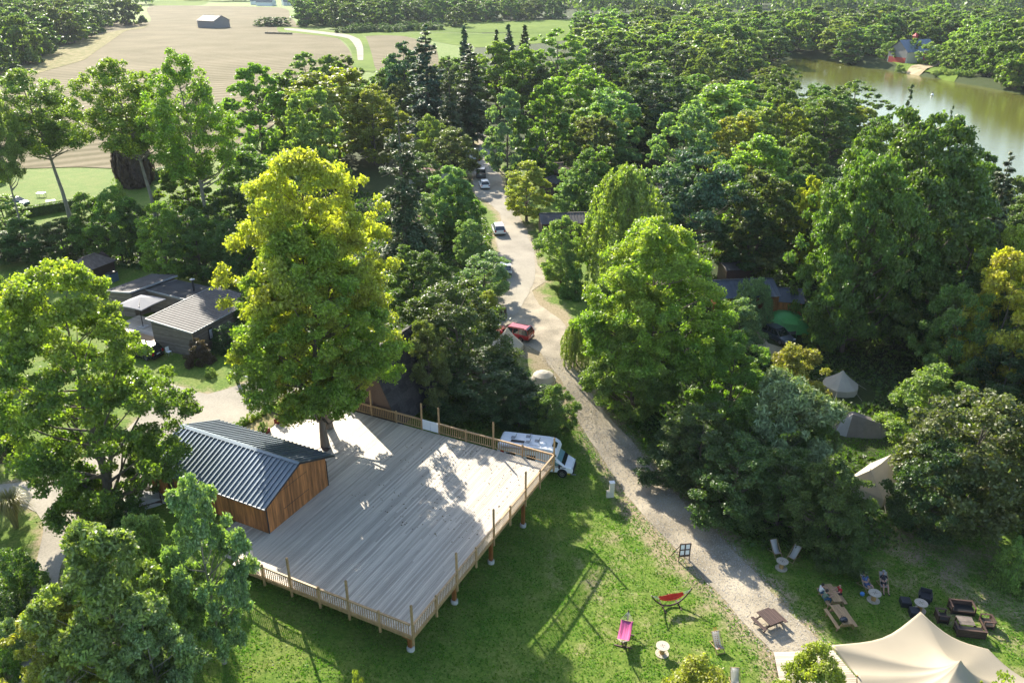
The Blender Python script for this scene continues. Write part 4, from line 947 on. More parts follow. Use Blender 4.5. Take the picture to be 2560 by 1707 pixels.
for k in range(6): railing((o_, ys[k]), (o_, ys[k+1]), 12, 0, 0)
yb = [o_, 2.85, 5.68, 8.45, 11.25]
for k, y in enumerate(yb[1:], 1): post(DL - o_, y, 2.68 if k % 2 == 0 else 1.2, -.3)
for k in range(4): railing((DL - o_, yb[k]), (DL - o_, yb[k+1]), 13, 0, 0)
yc = [13.08, 15.9, 18.7, 21.5]
for k, y in enumerate(yc): post(DL - o_, y, 2.68 if k % 2 == 0 else 1.2, -.3)
for k in range(3): railing((DL - o_, yc[k]), (DL - o_, yc[k+1]), 13, 0, 0)
for a, b in ((11.33, 12.15), (12.18, 13.0)):
    g_ = MB(); g_.box((DL + .1, (a+b)/2, DZ + .58), (.05, b - a, 1.0)); g_.build('gate_panel', M['whitegate'], deck, bevel=.01)
# supports
for k, (sx, sy) in enumerate([(.95, .9), (6.6, .9), (12.2, .9), (17.9, .9), (3.2, 7.4), (DL - .8, 6)]):
    wx, wy = dl(sx, sy); gz_ = H1(wx, wy)
    if DZ - gz_ < .5: continue
    b = MB(); b.box((sx, sy, (gz_ + .3 + DZ - .54) / 2), (.26, .26, DZ - .54 - gz_ - .3)); sp = b.build('support_post', M['post'], deck)
    b = MB(); b.lathe((sx, sy, gz_ - .2), [(.27, 0), (.27, .45), (.22, .5)], 14); b.build('concrete_footing', M['concrete'], sp)
    b = MB(); hh = DZ - .54
    if hh - gz_ > 1.3:
        b.bar((sx, sy, hh - 1.0), (sx + .95, sy, hh), .14, .14); b.bar((sx, sy, hh - 1.0), (sx - .75, sy, hh), .14, .14); b.bar((sx, sy, hh - .8), (sx, sy - .75, hh), .14, .14)
        b.build('brace', M['post'], sp)
b = MB()
wall_ = [(3.5, 2.6), (DL - 2, 2.6)]
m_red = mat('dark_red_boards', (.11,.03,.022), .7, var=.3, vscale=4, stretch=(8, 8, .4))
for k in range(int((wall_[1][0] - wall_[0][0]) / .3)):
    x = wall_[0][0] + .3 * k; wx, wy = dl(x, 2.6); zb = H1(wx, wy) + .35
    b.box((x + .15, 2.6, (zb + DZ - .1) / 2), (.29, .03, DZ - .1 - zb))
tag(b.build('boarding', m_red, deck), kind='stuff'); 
b = MB(); b.bar((3.4, 2.6, .3), (DL - 2, 2.6, .3), .1, .1); b.build('sill_beam', M['greywood'], deck)
# stair rail at the hut corner
sr = thing('stair_rail', 'Pale metal handrail with wires at the top of the steps beside the hut', 'handrail', (*dl(.95, 14.0), DZ), ANG)
b = MB(); b.tube([(0,0,0),(0,0,1.05)], .03); b.tube([(.25,1.1,0),(.3,1.35,1.05)], .03); b.build('upright', M['grey'], sr)
b = MB(); b.tube([(0,0,1.05),(.6,1.7,1.05)], .03); b.build('handrail', M['cream'], sr)
b = MB(); [b.tube([(0,0,.2+.18*k),(.6,1.7,.2+.18*k)], .01, 5) for k in range(5)]; b.build('wire', M['grey'], sr)
b = thing('deck_steps', 'Wooden steps leading down from the deck beside the hut corner', 'steps', (*dl(1.2, 15.2), 0), ANG)
for k in range(4): s_ = MB(); s_.box((-.2 - .3*k + .6, 1.0, DZ - .22 - .18*k), (.3, 1.6, .05)); s_.build('tread', M['deck'], b)
# ------------------------------------------------------------------ timber hut on the deck
hut = thing('timber_hut', 'Long timber hut with blue-grey ribbed metal roof standing on the deck', 'hut', (*dl(3.88, 15.22), DZ), ANG)
HW, HLn, EH, RH = 6.88, 12.1, 2.42, 3.95         # width (local x), length (local y), eave, ridge
rx = 3.9
def gable_top(x): return EH + (RH - EH) * (x / rx) if x <= rx else RH - (RH - EH) * (x - rx) / (7.7 - rx)
inner = MB(); inner.prism([(.05,.05),(HW-.05,.05),(HW-.05,HLn),(.05,HLn)], 0, EH - .05); inner.build('wall_core', M['darkwood'], hut)
nb = 40
for k in range(nb):
    x0 = HW*k/nb; x1 = HW*(k+1)/nb - .012; pr_ = rng.uniform(.0, .018)
    b = MB(); z0, z1 = gable_top(x0) - .1, gable_top(x1) - .1; y0, y1 = -.035 - pr_, .03
    b.add([(x0,y0,0),(x1,y0,0),(x1,y1,0),(x0,y1,0),(x0,y0,z0),(x1,y0,z1),(x1,y1,z1),(x0,y1,z0)], [(0,3,2,1),(4,5,6,7),(0,1,5,4),(1,2,6,5),(2,3,7,6),(3,0,4,7)]); b.build('wall_board', M['siding'], hut)
for k in range(60):
    y0 = .0 + HLn*k/60
    if 9.3 < y0 < 10.2: continue
    b = MB(); b.box((-.02 - rng.uniform(0, .015), y0 + HLn/120, (EH-.1)/2), (.035, HLn/60 - .012, EH - .1)); b.build('wall_board', M['siding'], hut)
b = MB(); b.bar((1.7, -.065, 1.1), (4.6, -.065, 1.1), .02, .03); b.bar((1.7, -.065, 2.75), (4.6, -.065, 2.75), .02, .02); b.build('shutter_joint', M['darkmetal'], hut)
b = MB(); b.box((-.05, -.06, EH/2 - .05), (.07, .07, EH - .12)); b.box((HW + .02, -.06, EH/2 - .05), (.07, .07, EH - .02)); b.build('corner_trim', M['darkmetal'], hut)
# roof panels
y_a, y_b = -.15, 12.35; npan = 29; wv = (y_b - y_a) / npan
xe0, xe1 = -.22, 7.9; ze0 = EH + (RH-EH)*(xe0/rx); ze1 = RH - (RH-EH)*(xe1-rx)/(7.7-rx)
def roof_panels(parent, P0, P1, Q0, Q1, n, m, name='roof_panel', ribh=.09, ribw=.08, nrib=1):
    """panels between eave P0-P1 and ridge Q0-Q1, with standing ribs"""
    P0, P1, Q0, Q1 = map(Vector, (P0, P1, Q0, Q1))
    for k in range(n):
        a, b_ = P0.lerp(P1, k/n), P0.lerp(P1, (k+1)/n); c_, d_ = Q0.lerp(Q1, k/n), Q0.lerp(Q1, (k+1)/n)
        nrm = (b_-a).cross(c_-a).normalized(); 
        if nrm.z < 0: nrm = -nrm
        mb = MB(); q = [a, b_, d_, c_]
        lo = [p - nrm*.03 for p in q]
        mb.add(lo + q, [(0,3,2,1),(4,5,6,7),(0,1,5,4),(1,2,6,5),(2,3,7,6),(3,0,4,7)])
        for r_ in range(nrib):
            f0 = (r_ + .5) / nrib if nrib > 1 else 1.0
            s0 = a.lerp(b_, min(f0, .97)); s1 = c_.lerp(d_, min(f0, .97))
            mb.bar(s0 + nrm*ribh/2, s1 + nrm*ribh/2, ribw, ribh, up=nrm)
        mb.build(name, m, parent)
roof_panels(hut, (xe0, y_a, ze0), (xe0, y_b, ze0), (rx, y_a, RH), (rx, y_b, RH), npan, M['roofblue'], nrib=1)
roof_panels(hut, (xe1, y_a, ze1), (xe1, y_b, ze1), (rx, y_a, RH), (rx, y_b, RH), npan, M['roofblue'], nrib=1)
b = MB(); b.slab([(rx-.22,y_a-.01,RH-.0),(rx,y_a-.01,RH+.1),(rx,y_b,RH+.1),(rx-.22,y_b,RH)][::-1], .01); b.slab([(rx,y_a-.01,RH+.1),(rx+.22,y_a-.01,RH),(rx+.22,y_b,RH),(rx,y_b,RH+.1)][::-1], .01); b.build('ridge_cap', M['roofblue'], hut)
b = MB(); b.bar((xe0-.05,y_a,ze0-.03),(xe0-.05,y_b,ze0-.03),.08,.08); b.build('gutter', M['grey'], hut)
b = MB(); b.bar((xe0,y_a,ze0-.04),(rx,y_a,RH-.04),.03,.14); b.bar((rx,y_a,RH-.04),(xe1,y_a,ze1-.04),.03,.14); b.build('bargeboard', M['darkmetal'], hut)
# planters on the deck edge
for i, (px, py, w_) in enumerate(((535,1000+5,1.3),(570,1068,0),(612,1000,0),(645,966,1.5),(680,937,1.4))):
    X, Y = un(px, py, DZ)
    if w_ == 0: continue
    w_ = 1.35
    lab = {0:'nearest the hut roof', 3:'middle of the row', 4:'furthest, under the maple crown'}[i]
    if i == 0: X, Y = un(606, 997, DZ)
    t = thing('planter', 'Dark red trough planter at the deck edge, ' + lab, 'planter', (X, Y, DZ if i else 2.5), ANG + .1)
    b = MB(); b.slab([(-w_/2,-.25,.5),(w_/2,-.25,.5),(w_/2,.25,.5),(-w_/2,.25,.5)], .5); b.build('trough', M['potred'], t, bevel=.02)
    cr = PT['shrub2']; link('plant', cr[0], t, (0, 0, .4), scale=(.34, .2, .3), color=GREENS['mid'])
X, Y = un(597, 978, 2.5)
tag(sheet('planting_bed', [un(x, y, 2.45) for x, y in ((520,985),(560,970),(600,950),(640,915),(700,895),(700,915),(660,945),(630,975),(612,1000),(590,1005))], M['drygrass'], .09, 1), kind='structure')
for k in range(9):
    px = 535 + k*16; X, Y = un(px + 8, 985 - k*8, 2.45); tree('shrub1', 'bed_plant', 'Small leafy plant in the bed behind the hut roof', X, Y, 2.5, rng.uniform(.6, 1.1), rng.uniform(.6, 1.0), ['fresh','mid','yel'][k % 3], None, 'plants in the bed behind the hut', cat='plant')
# ------------------------------------------------------------------ cabins
def cabin_box(t, poly, z1, name='wall', m=None, z0=0.0, boards=None):
    """walls of horizontal boards around a plan polygon"""
    m = m or M['greywood']; b = MB(); b.prism(poly, z0, z1 - .02); b.build(name + '_core', M['darkwood'], t)
    n = len(poly)
    for i in range(n):
        a = Vector((*poly[i], 0)); c_ = Vector((*poly[(i+1) % n], 0)); d = (c_ - a).normalized(); o = Vector((d.y, -d.x, 0)) * .02
        nb_ = boards or 14; hh = (z1 - z0) / nb_
        for k in range(nb_):
            q = MB(); z = z0 + hh*(k+.5); pr_ = rng.uniform(0, .012); oo = o * (1 + pr_ * 40)
            q.bar(a + oo + Vector((0,0,z)), c_ + oo + Vector((0,0,z)), .025, hh - .015); q.build('wall_board', m, t)
Bx, By = -34.45, 79.3; c_ang = math.atan2(88.7 - 79.3, -30.6 + 34.45)
cab = thing('wooden_cabin', 'Low grey-clad cabin with three metal roofs around a parasol terrace', 'cabin', (Bx, By, 2.45), c_ang)
def cl(X, Y):
    c, s = math.cos(c_ang), math.sin(c_ang); X -= Bx; Y -= By; return c*X + s*Y, -s*X + c*Y
# front wing: long axis along local x, depth to local +y
cabin_box(cab, [(0, 0), (10.2, 0), (10.2, 5.6), (0, 5.6)], 2.95)
zf = lambda y: 3.12 + .1 * y
roof_panels(cab, (-.35, -.3, zf(-.3)), (10.6, -.3, zf(-.3)), (-.35, 5.95, zf(5.95)), (10.6, 5.95, zf(5.95)), 24, M['roofgrey'], nrib=1, ribh=.045)
b = MB(); b.prism([(0,.02),(10.2,.02),(10.2,5.58),(0,5.58)], 2.9, 3.05); b.build('roof_edge', M['greywood'], cab)
b = MB(); b.add([(0,0,2.95),(0,5.6,2.95),(0,5.6,3.6),(0,0,3.08)], [(0,1,2,3)]); b.add([(10.2,0,2.95),(10.2,5.6,2.95),(10.2,5.6,3.6),(10.2,0,3.08)], [(3,2,1,0)]); b.add([(0,5.6,2.95),(10.2,5.6,2.95),(10.2,5.6,3.6),(0,5.6,3.6)],[(0,1,2,3)]); b.build('gable_infill', M['greywood'], cab)
b = MB(); b.bar((-.37,-.3,zf(-.3)-.03),(-.37,5.95,zf(5.95)-.03),.04,.16); b.bar((-.35,5.97,zf(5.95)-.03),(10.6,5.97,zf(5.95)-.03),.05,.18); b.bar((-.35,-.32,zf(-.3)-.05),(10.6,-.32,zf(-.3)-.05),.05,.1); b.build('fascia', M['grey'], cab)
for wx in (2.6, 7.6):
    w_ = MB(); w_.box((wx, -.06, 1.75), (.62, .08, 1.35)); wo = w_.build('window', M['black'], cab); w_ = MB(); w_.box((wx, -.105, 1.75), (.4, .02, 1.05)); w_.build('pane', M['lampglass'], wo)
b = MB(); b.box((-.04, -.05, 1.5), (.09, .09, 3.0)); b.build('corner_trim', M['palewood'], cab)
# middle wing and rear wing placed by their own corners
mw = [cl(-44.9, 92.2), cl(-36.9, 87.9), cl(-34.3, 91.8), cl(-42.2, 95.6)]
cx_, cy2 = sum(p[0] for p in mw)/4, sum(p[1] for p in mw)/4
inn = [((p[0]-cx_)*.95+cx_, (p[1]-cy2)*.92+cy2) for p in mw]
cabin_box(cab, inn, 2.75, 'middle_wall')
roof_panels(cab, (*mw[0], 2.95), (*mw[1], 2.95), (*mw[3], 2.9), (*mw[2], 2.9), 20, M['roofgrey'], nrib=2, ribh=.04)
b = MB(); b.bar((*mw[0], 2.92), (*mw[1], 2.92), .05, .2); b.bar((*mw[0], 2.92), (*mw[3], 2.9), .05, .14); b.build('fascia', M['grey'], cab)
lw = [cl(-49.2, 91.0), cl(-45.7, 90.1), cl(-42.2, 96.0), cl(-45.9, 97.0)]
cx_, cy2 = sum(p[0] for p in lw)/4, sum(p[1] for p in lw)/4
inn = [((p[0]-cx_)*.9+cx_, (p[1]-cy2)*.94+cy2) for p in lw]
cabin_box(cab, inn, 3.0, 'rear_wall')
roof_panels(cab, (*lw[0], 3.2), (*lw[3], 3.2), (*lw[1], 3.35), (*lw[2], 3.35), 16, M['roofgrey'], nrib=1, ribh=.045)
b = MB(); b.bar((*lw[0], 3.15), (*lw[1], 3.3), .05, .2); b.bar((*lw[1], 3.3), (*lw[2], 3.3), .05, .22); b.build('fascia', M['grey'], cab)
X, Y = un(448, 662, 5.4); fx, fy = cl(*un(446, 668, 5.35)); b = MB(); b.tube([(fx, fy, 2.9), (fx, fy, 4.3)], .13, 12); fl = b.build('flue', M['darkmetal'], cab); b = MB(); b.lathe((fx, fy, 4.35), [(.3, 0), (.3, .05), (.05, .16)], 14); b.build('flue_cap', M['grey'], fl)
# terrace
tx = [cl(-45.2, 90.0), cl(-47.5, 84.8), cl(-40.8, 80.6), cl(-38.2, 86.6)]
b = thing('terrace', 'Pale plank terrace in the angle of the grey cabin', 'terrace', (Bx, By, 2.45), c_ang)
for k in range(44):
    a0, a1 = Vector((*tx[0], 0)).lerp(Vector((*tx[1], 0)), k/44), Vector((*tx[3], 0)).lerp(Vector((*tx[2], 0)), k/44); w_ = 5.7/44
    q = MB(); d = (a1-a0).normalized(); q.bar(a0 + Vector((0,0,.42)), a1 + Vector((0,0,.42)), w_ - .02, .05); q.build('plank', M['palewood'] if k > 25 else M['deck'], b)
q = MB(); q.prism([tuple(Vector(p)*.999) for p in tx], 0, .37); q.build('terrace_base', M['darkwood'], b)
X, Y = un(359.6/KD, 812/KD, 2.95)
t = thing('parasol', 'Large square grey parasol open over the cabin terrace', 'parasol', (X, Y, 2.93), c_ang)
apx, apy = un(390/KD*1.0, 752/KD, 5.75)
q = MB(); S_ = 1.9; pts = []
for sx, sy in ((-1,-1),(1,-1),(1,1),(-1,1)): pts.append((sx*S_, sy*S_, 2.35))
mid = [(0,-S_,2.42),(S_,0,2.42),(0,S_,2.42),(-S_,0,2.42)]
vv = []
for a_, b_ in zip(pts, mid): vv += [a_, b_]
q.add([(0,0,3.0)] + vv, [(0,1+i,1+(i+1)%8) for i in range(8)]); q.add([(v[0],v[1],v[2]-.12) for v in vv] + vv, [(i,(i+1)%8,8+(i+1)%8,8+i) for i in range(8)])
q.build('canopy', M['parasol'], t, loc=(1.1, .9, 0))
q = MB(); q.tube([(-.4,-.3,0),(-.4,-.3,2.6)], .045); q.tube([(-.4,-.3,2.55),(1.1,.9,2.95)], .035); q.build('pole', M['darkmetal'], t)
q = MB(); [q.box((-.4+dx,-.3+dy,.04), (.48,.48,.06)) for dx in (-.26,.26) for dy in (-.26,.26)]; q.build('base_slab', M['concrete'], t)
# garden chair on terrace
def simple_chair(label, X, Y, z, rz, m='white', group=None):
    t = thing('garden_chair', label, 'chair', (X, Y, z), rz, group)
    q = MB(); q.box((0,0,.44), (.45,.45,.04)); q.build('seat', M[m], t)
    q = MB(); q.box((0,.22,.72), (.42,.03,.45)); q.build('backrest', M[m], t)
    for sx in (-.2,.2):
        for sy in (-.2,.2): q = MB(); q.tube([(sx,sy,0),(sx,sy,.43)], .018, 5); q.build('leg', M['grey'], t)
X, Y = un(389, 815, 2.95); simple_chair('White garden chair under the cabin roof corner', X, Y, 2.92, 1)
# shed and bin behind
def hut_simple(name, label, cat, X, Y, z, rz, w, l, h, rh, wall, roof, ribs=10, hip=False, over=.35, boards=0, door=None):
    t = thing(name, label, cat, (X, Y, z), rz)
    q = MB(); q.prism([(-l/2,-w/2),(l/2,-w/2),(l/2,w/2),(-l/2,w/2)], -.3, h)
    q.add([(-l/2,-w/2,h),(-l/2,w/2,h),(-l/2,0,h+rh),(l/2,-w/2,h),(l/2,w/2,h),(l/2,0,h+rh)], [(0,2,1),(3,4,5)]); q.build('wall', M[wall], t)
    e = w/2 + over; ze = h - rh*over/(w/2) + .05; zr = h + rh + .05; r0 = l/2 + over*.6; rr = r0 * (.45 if hip else 1)
    roof_panels(t, (-r0,-e,ze), (r0,-e,ze), (-rr,0,zr), (rr,0,zr), ribs, M[roof], ribh=.05, ribw=.06)
    roof_panels(t, (-r0,e,ze), (r0,e,ze), (-rr,0,zr), (rr,0,zr), ribs, M[roof], ribh=.05, ribw=.06)
    if hip:
        q = MB(); q.add([(-r0,-e,ze),(-r0,e,ze),(-rr,0,zr)], [(0,2,1)]); q.add([(r0,-e,ze),(r0,e,ze),(rr,0,zr)], [(0,1,2)]); q.build('hip_end', M[roof], t)
    q = MB(); q.bar((-rr,0,zr+.03),(rr,0,zr+.03),.25,.06); q.build('ridge_cap', M[roof], t)
    if door:
        q = MB(); q.box((door[0], -w/2-.03, door[2]/2), (door[1], .05, door[2])); q.build('door', M[door[3]], t)
    return t
X, Y, z = G(232, 645); hut_simple('garden_shed', 'Dark brown shed with mossy shingle roof behind the grey cabin', 'shed', X - 1.5, Y + 1, z, c_ang, 3.6, 4.6, 2.2, 1.0, 'darkwood', 'roofrust', 8, hip=True)
X, Y, z = G(303, 655)
t = thing('storage_bin', 'Grey-blue bin with dark lid beside the brown shed', 'bin', (X - 3.2, Y + 1.5, z), c_ang)
q = MB(); q.box((0,0,.6), (1.3,.9,1.2)); q.build('body', mat('bin_blue', (.1,.16,.22), .5), t); q = MB(); q.box((0,0,1.24), (1.36,.96,.1)); q.build('lid', M['black'], t)
def boulder(label, x, y, s, group=None, z=0):
    X, Y, zz = G(x, y); me_ = bmesh.new(); bmesh.ops.create_icosphere(me_, subdivisions=2, radius=s)
    for v in me_.verts: v.co = Vector((v.co.x*1.3, v.co.y, v.co.z*.7)) * (1 + .18*math.sin(v.co.x*9/s+1) * math.cos(v.co.y*7/s+x))
    m_ = bpy.data.meshes.new('boulder'); me_.to_mesh(m_); me_.free(); m_.materials.append(M['stone'])
    tag(link('boulder', m_, None, (X, Y, zz + s*.3)), label, 'stone', group)
for x, y, s in ((290,668,.5),(298,660,.42),(284,676,.38),(278,672,.36),(302,668,.3)): boulder('Pale boulder in the heap beside the brown shed', x, y, s, 'boulders heaped beside the brown shed')
# steep shingle roof behind the maple
af_x, af_y, af_z = G(893, 915)
af = thing('shingle_hut', 'Steep dark shingle roof hut between maple and bushes behind the deck', 'hut', (-11.6, 70.0, H1(-11.6, 70)), R(62))
nrow = 18; hh = 6.8; hw = 3.2; ln = 7.5
for s_ in (-1, 1):
    for k in range(nrow):
        t0, t1 = k/nrow, (k+1)/nrow
        for j in range(7):
            x0, x1 = -ln/2 + ln*j/7, -ln/2 + ln*(j+1)/7 - .02
            q = MB(); y0, y1 = s_*hw*(1-t0), s_*hw*(1-t1); z0_, z1_ = hh*t0 - .02, hh*t1 + .03; o_y = s_*.06
            quad = [(x0,y0+o_y,z0_),(x1,y0+o_y,z0_),(x1,y1,z1_),(x0,y1,z1_)]
            if s_ > 0: quad = quad[::-1]
            q.slab(quad, .03); q.build('shingle', M['shingle'], af)
q = MB(); q.add([(-ln/2+.1,-hw+.1,0),(-ln/2+.1,hw-.1,0),(-ln/2+.1,0,hh-.2)], [(0,2,1)]); q.add([(ln/2-.1,-hw+.1,0),(ln/2-.1,hw-.1,0),(ln/2-.1,0,hh-.2)], [(0,1,2)]); q.build('gable_wall', M['darkwood'], af)
q = MB(); q.bar((-ln/2,0,hh+.05),(ln/2,0,hh+.05),.3,.1); q.build('ridge_cap', M['shingle'], af)
# camp cabins in the wood
def roof_at(name, label, cat, xp, yp, rz, w, l, h, rh, wall, roof, ribs=10, **kw):
    z = 2.0
    for _ in range(8):
        X, Y = un(xp, yp, z + h + rh*.5); z = H1(X, Y)
    return hut_simple(name, label, cat, X, Y, z, rz, w, l, h, rh, wall, roof, ribs, **kw)
roof_at('camp_cabin', 'Camp cabin with pale brown roof behind the orange-tinted tree', 'cabin', 1262, 383, R(15), 5, 6.5, 2.4, 1.2, 'darkwood', 'roofrust', 10)
roof_at('camp_cabin', 'Small camp hut with grey roof just behind the orange-tinted tree', 'cabin', 1264, 412, R(70), 3, 4, 2.2, .5, 'darkwood', 'roofgrey', 7)
roof_at('camp_cabin', 'Camp cabin with blue-white corrugated roof right of the road', 'cabin', 1295, 496, R(5), 4.5, 7.5, 2.4, .9, 'darkwood', 'roofgrey', 16)
roof_at('camp_cabin', 'Dim grey caravan-like cabin right of the shaded road', 'cabin', 1232, 318, R(15), 3, 6, 2.2, .4, 'grey', 'roofgrey', 8)
roof_at('camp_cabin', 'Cabin with striped pale red roof left of the road, behind bushes', 'cabin', 998, 490, R(10), 5, 8, 2.4, .9, 'wallrender', 'rooftile', 18)
roof_at('camp_cabin', 'Cabin glimpsed with red roof left of the parked white van', 'cabin', 985, 385, R(10), 5, 8, 2.4, .9, 'wallrender', 'rooftile', 12)
roof_at('camp_cabin', 'Small cabin behind the weeping birch among dark trees', 'cabin', 1532, 425, R(15), 3, 4, 2.2, .6, 'darkwood', 'roofgrey', 6)
roof_at('camp_hut', 'Small dark hut with light flat roof behind the blue-roofed cabin', 'hut', 1690, 607, R(8), 3, 3.6, 2.6, .25, 'darkwood', 'roofgrey', 6)
blue = roof_at('camp_cabin', 'Orange-brown timber cabin with dark blue ribbed roof in the camp', 'cabin', 1700, 652, R(6), 6, 8, 2.5, 1.0, 'siding', 'roofdark', 16)
roof_at('camp_cabin', 'Timber cabin right of the blue-roofed one, roof dusted with leaves', 'cabin', 1785, 668, R(-14), 4.5, 6, 2.4, .8, 'siding', 'roofdark', 12)
X, Y, z = G(-4, 410); 
hs = hut_simple('field_house', 'Pale rendered house with grey roof at the left edge beyond the ash trees', 'house', X - 4, Y + 1, z, R(-50), 7, 11, 3.4, 3.0, 'wallrender', 'roofgrey', 14)
# far barn, houses and field details
X, Y = un(492, 64, 2.45); fb = hut_simple('field_barn', 'Grey gabled barn alone in the stubble field', 'barn', X, Y, 2.45, R(-30), 14, 17, 5, 3.2, 'fardark', 'roofgrey', 12, over=.6)
for x, y, l, w_, rz in ((593, 6, 'left', 16, .2), (612, 9, 'middle', 20, -.3), (668, 8, 'right', 18, .5)):
    X, Y = un(x, y + 5, 2.45); hut_simple('farmhouse', 'White-walled farmhouse with pale roof on the far field edge, %s of three' % l, 'house', X, Y, 2.45, rz, 9, w_, 4, 4, 'white', 'fardark', 6)
for k in range(9):
    X, Y = un(612 + k*7, 78.5 + .2*k, 2.45); q = MB(); q.lathe((0,0,0), [(1.0,0),(1.05,.6),(.9,1.2)], 10); tag(q.build('straw_bale', M['straw'], None, loc=(X, Y, 2.45)), 'Dark round bale in the row across the stubble field', 'bale', 'bales in the row across the stubble field')
# boathouse
X, Y = un(2090, 150, 1.2); bh = thing('boathouse', 'Boathouse with slate roof and red doors on the far lake shore', 'boathouse', (X, Y, max(H1(X, Y - 5), H1(X, Y)) + .2), R(20)); bh.scale = (1.12, 1.12, 1.12)
q = MB(); l, w = 14.5, 10; q.prism([(-l/2,-w/2),(l/2,-w/2),(l/2,w/2),(-l/2,w/2)], -1.5, 4.4); q.build('wall', M['wallrender'], bh)
q = MB(); q.add([(-l/2-.02,-w/2,4.4),(-l/2-.02,w/2,4.4),(-l/2-.02,0,8.2),(l/2,-w/2,4.4),(l/2,w/2,4.4),(l/2,0,8.2)], [(0,2,1),(3,4,5)]); q.box((-l/2-.06,0,3.2),(.1,w,2.4)); q.build('gable', M['fardark'], bh)
q = MB(); q.box((-l/2-.09,0,.9),(.08,w*.9,2.2)); q.build('boat_door', M['doorred'], bh)
roof_panels(bh, (-l/2-.5,-w/2-.5,4.1),(l/2+.5,-w/2-.5,4.1),(-l/2-.5,0,8.4),(l/2+.5,0,8.4), 10, M['roofblue'], ribh=.03)
roof_panels(bh, (-l/2-.5,w/2+.5,4.1),(l/2+.5,w/2+.5,4.1),(-l/2-.5,0,8.4),(l/2+.5,0,8.4), 10, M['roofblue'], ribh=.03)
q = MB(); q.box((0,0,8.9),(1.3,1.3,1.6)); cu = q.build('cupola', M['doorred'], bh); q = MB(); q.add([(-.9,-.9,9.7),(.9,-.9,9.7),(.9,.9,9.7),(-.9,.9,9.7),(0,0,10.9)], [(0,1,4),(1,2,4),(2,3,4),(3,0,4),(3,2,1,0)]); q.build('cupola_roof', M['redlamp'], cu)
q = MB(); q.box((3.4,-w/2-.08,1.6),(5.2,.12,4.0)); dr = q.build('door', M['doorred'], bh); q = MB(); q.box((3.4,-w/2-.16,1.6),(.12,.05,4.0)); q.build('door_joint', M['darkwood'], dr)
jt = thing('jetty', 'Low plank jetty at the water left of the boathouse', 'jetty', (X - 9, Y - 5, .55), R(20))
for k in range(14): q = MB(); q.box((-2+k*.9,-1,0),(.86,2.4,.12)); q.build('plank', M['deck'], jt)
for sx in (-2, 4, 9.5): q = MB(); q.tube([(sx,-2.1,-1.2),(sx,-2.1,1.0)],.1,6); q.build('post', M['darkwood'], jt)
sheet('gravel_path', np.array([un(x, y, .8) for x, y in ((2118,158),(2150,152),(2180,158),(2205,166),(2190,168),(2150,164),(2125,170),(2100,172),(2080,166))]), M['sandtrack'], .5, 4)
sheet('meadow', np.array([un(x, y, .8) for x, y in ((2040,140),(2150,138),(2210,152),(2215,172),(2190,186),(2130,172),(2060,160))]), M['meadow'], .3, 4)
X, Y = un(2141, 220, .3); t = thing('buoy', 'Small dark and white buoy floating in the middle of the lake', 'buoy', (X, Y, .3)); q = MB(); q.lathe((0,0,-.1), [(.3,0),(.5,.3),(.35,.7),(.1,.9)], 12); q.build('float', M['white'], t); q = MB(); q.lathe((0,0,.75), [(.14,0),(.16,.4),(.05,.6)], 10); q.build('top', M['black'], t)
# ------------------------------------------------------------------ vehicles
def wheel(parent, x, y, r, w, side):
    q = MB(); n = 20; vs_ = []
    prof = [(r*.62, w/2), (r*.94, w/2), (r, w*.3), (r, -w*.3), (r*.94, -w/2), (r*.62, -w/2)]
    for rr, yy in prof:
        for k in range(n):
            t = 2*math.pi*k/n; vs_.append((x + rr*math.cos(t), y + yy, r + rr*math.sin(t)))
    fs = [(i*n+k, i*n+(k+1)%n, (i+1)*n+(k+1)%n, (i+1)*n+k) for i in range(5) for k in range(n)]
    q.add(vs_, fs); ty = q.build('wheel', M['rubber'], parent)
    q = MB(); cy_ = y + side * w * .35
    for k in range(5):
        t = 2*math.pi*k/5 + .3; q.bar((x, cy_, r), (x + r*.6*math.cos(t), cy_, r + r*.6*math.sin(t)), .03, r*.22, up=(0,1,0))
    vs2 = [(x + rr*math.cos(2*math.pi*k/16), cy_ + yy, r + rr*math.sin(2*math.pi*k/16)) for rr, yy in ((r*.64,.02),(r*.56,.02),(r*.56,-.04),(r*.64,-.04)) for k in range(16)]
    q.add(vs2, [(i*16+k, i*16+(k+1)%16, ((i+1)%4)*16+(k+1)%16, ((i+1)%4)*16+k) for i in range(4) for k in range(16)])
    q.build('rim', M['chrome'], ty)
    q = MB(); q.add([(x + r*.6*math.cos(2*math.pi*k/16), y, r + r*.6*math.sin(2*math.pi*k/16)) for k in range(16)], [tuple(range(16))]); q.build('hub', M['black'], ty)
STY = {'estate': dict(g=[(-.49,.57),(-.435,.95),(-.38,1.0),(.06,.99),(.26,.60)], top=[(-.5,.5),(-.49,.6),(-.2,.62),(.2,.6),(.28,.58),(.42,.5),(.49,.42),(.5,.3)]),
       'hatch': dict(g=[(-.48,.6),(-.40,.93),(-.33,1.0),(.04,.99),(.27,.62)], top=[(-.5,.46),(-.485,.62),(-.2,.63),(.2,.61),(.29,.59),(.42,.52),(.49,.43),(.5,.3)]),
       'van': dict(g=[(-.5,.5),(-.485,.95),(-.46,1.0),(.2,1.0),(.4,.56)], top=[(-.502,.46),(-.5,.55),(-.2,.56),(.2,.56),(.4,.54),(.46,.48),(.495,.4),(.5,.28)])}
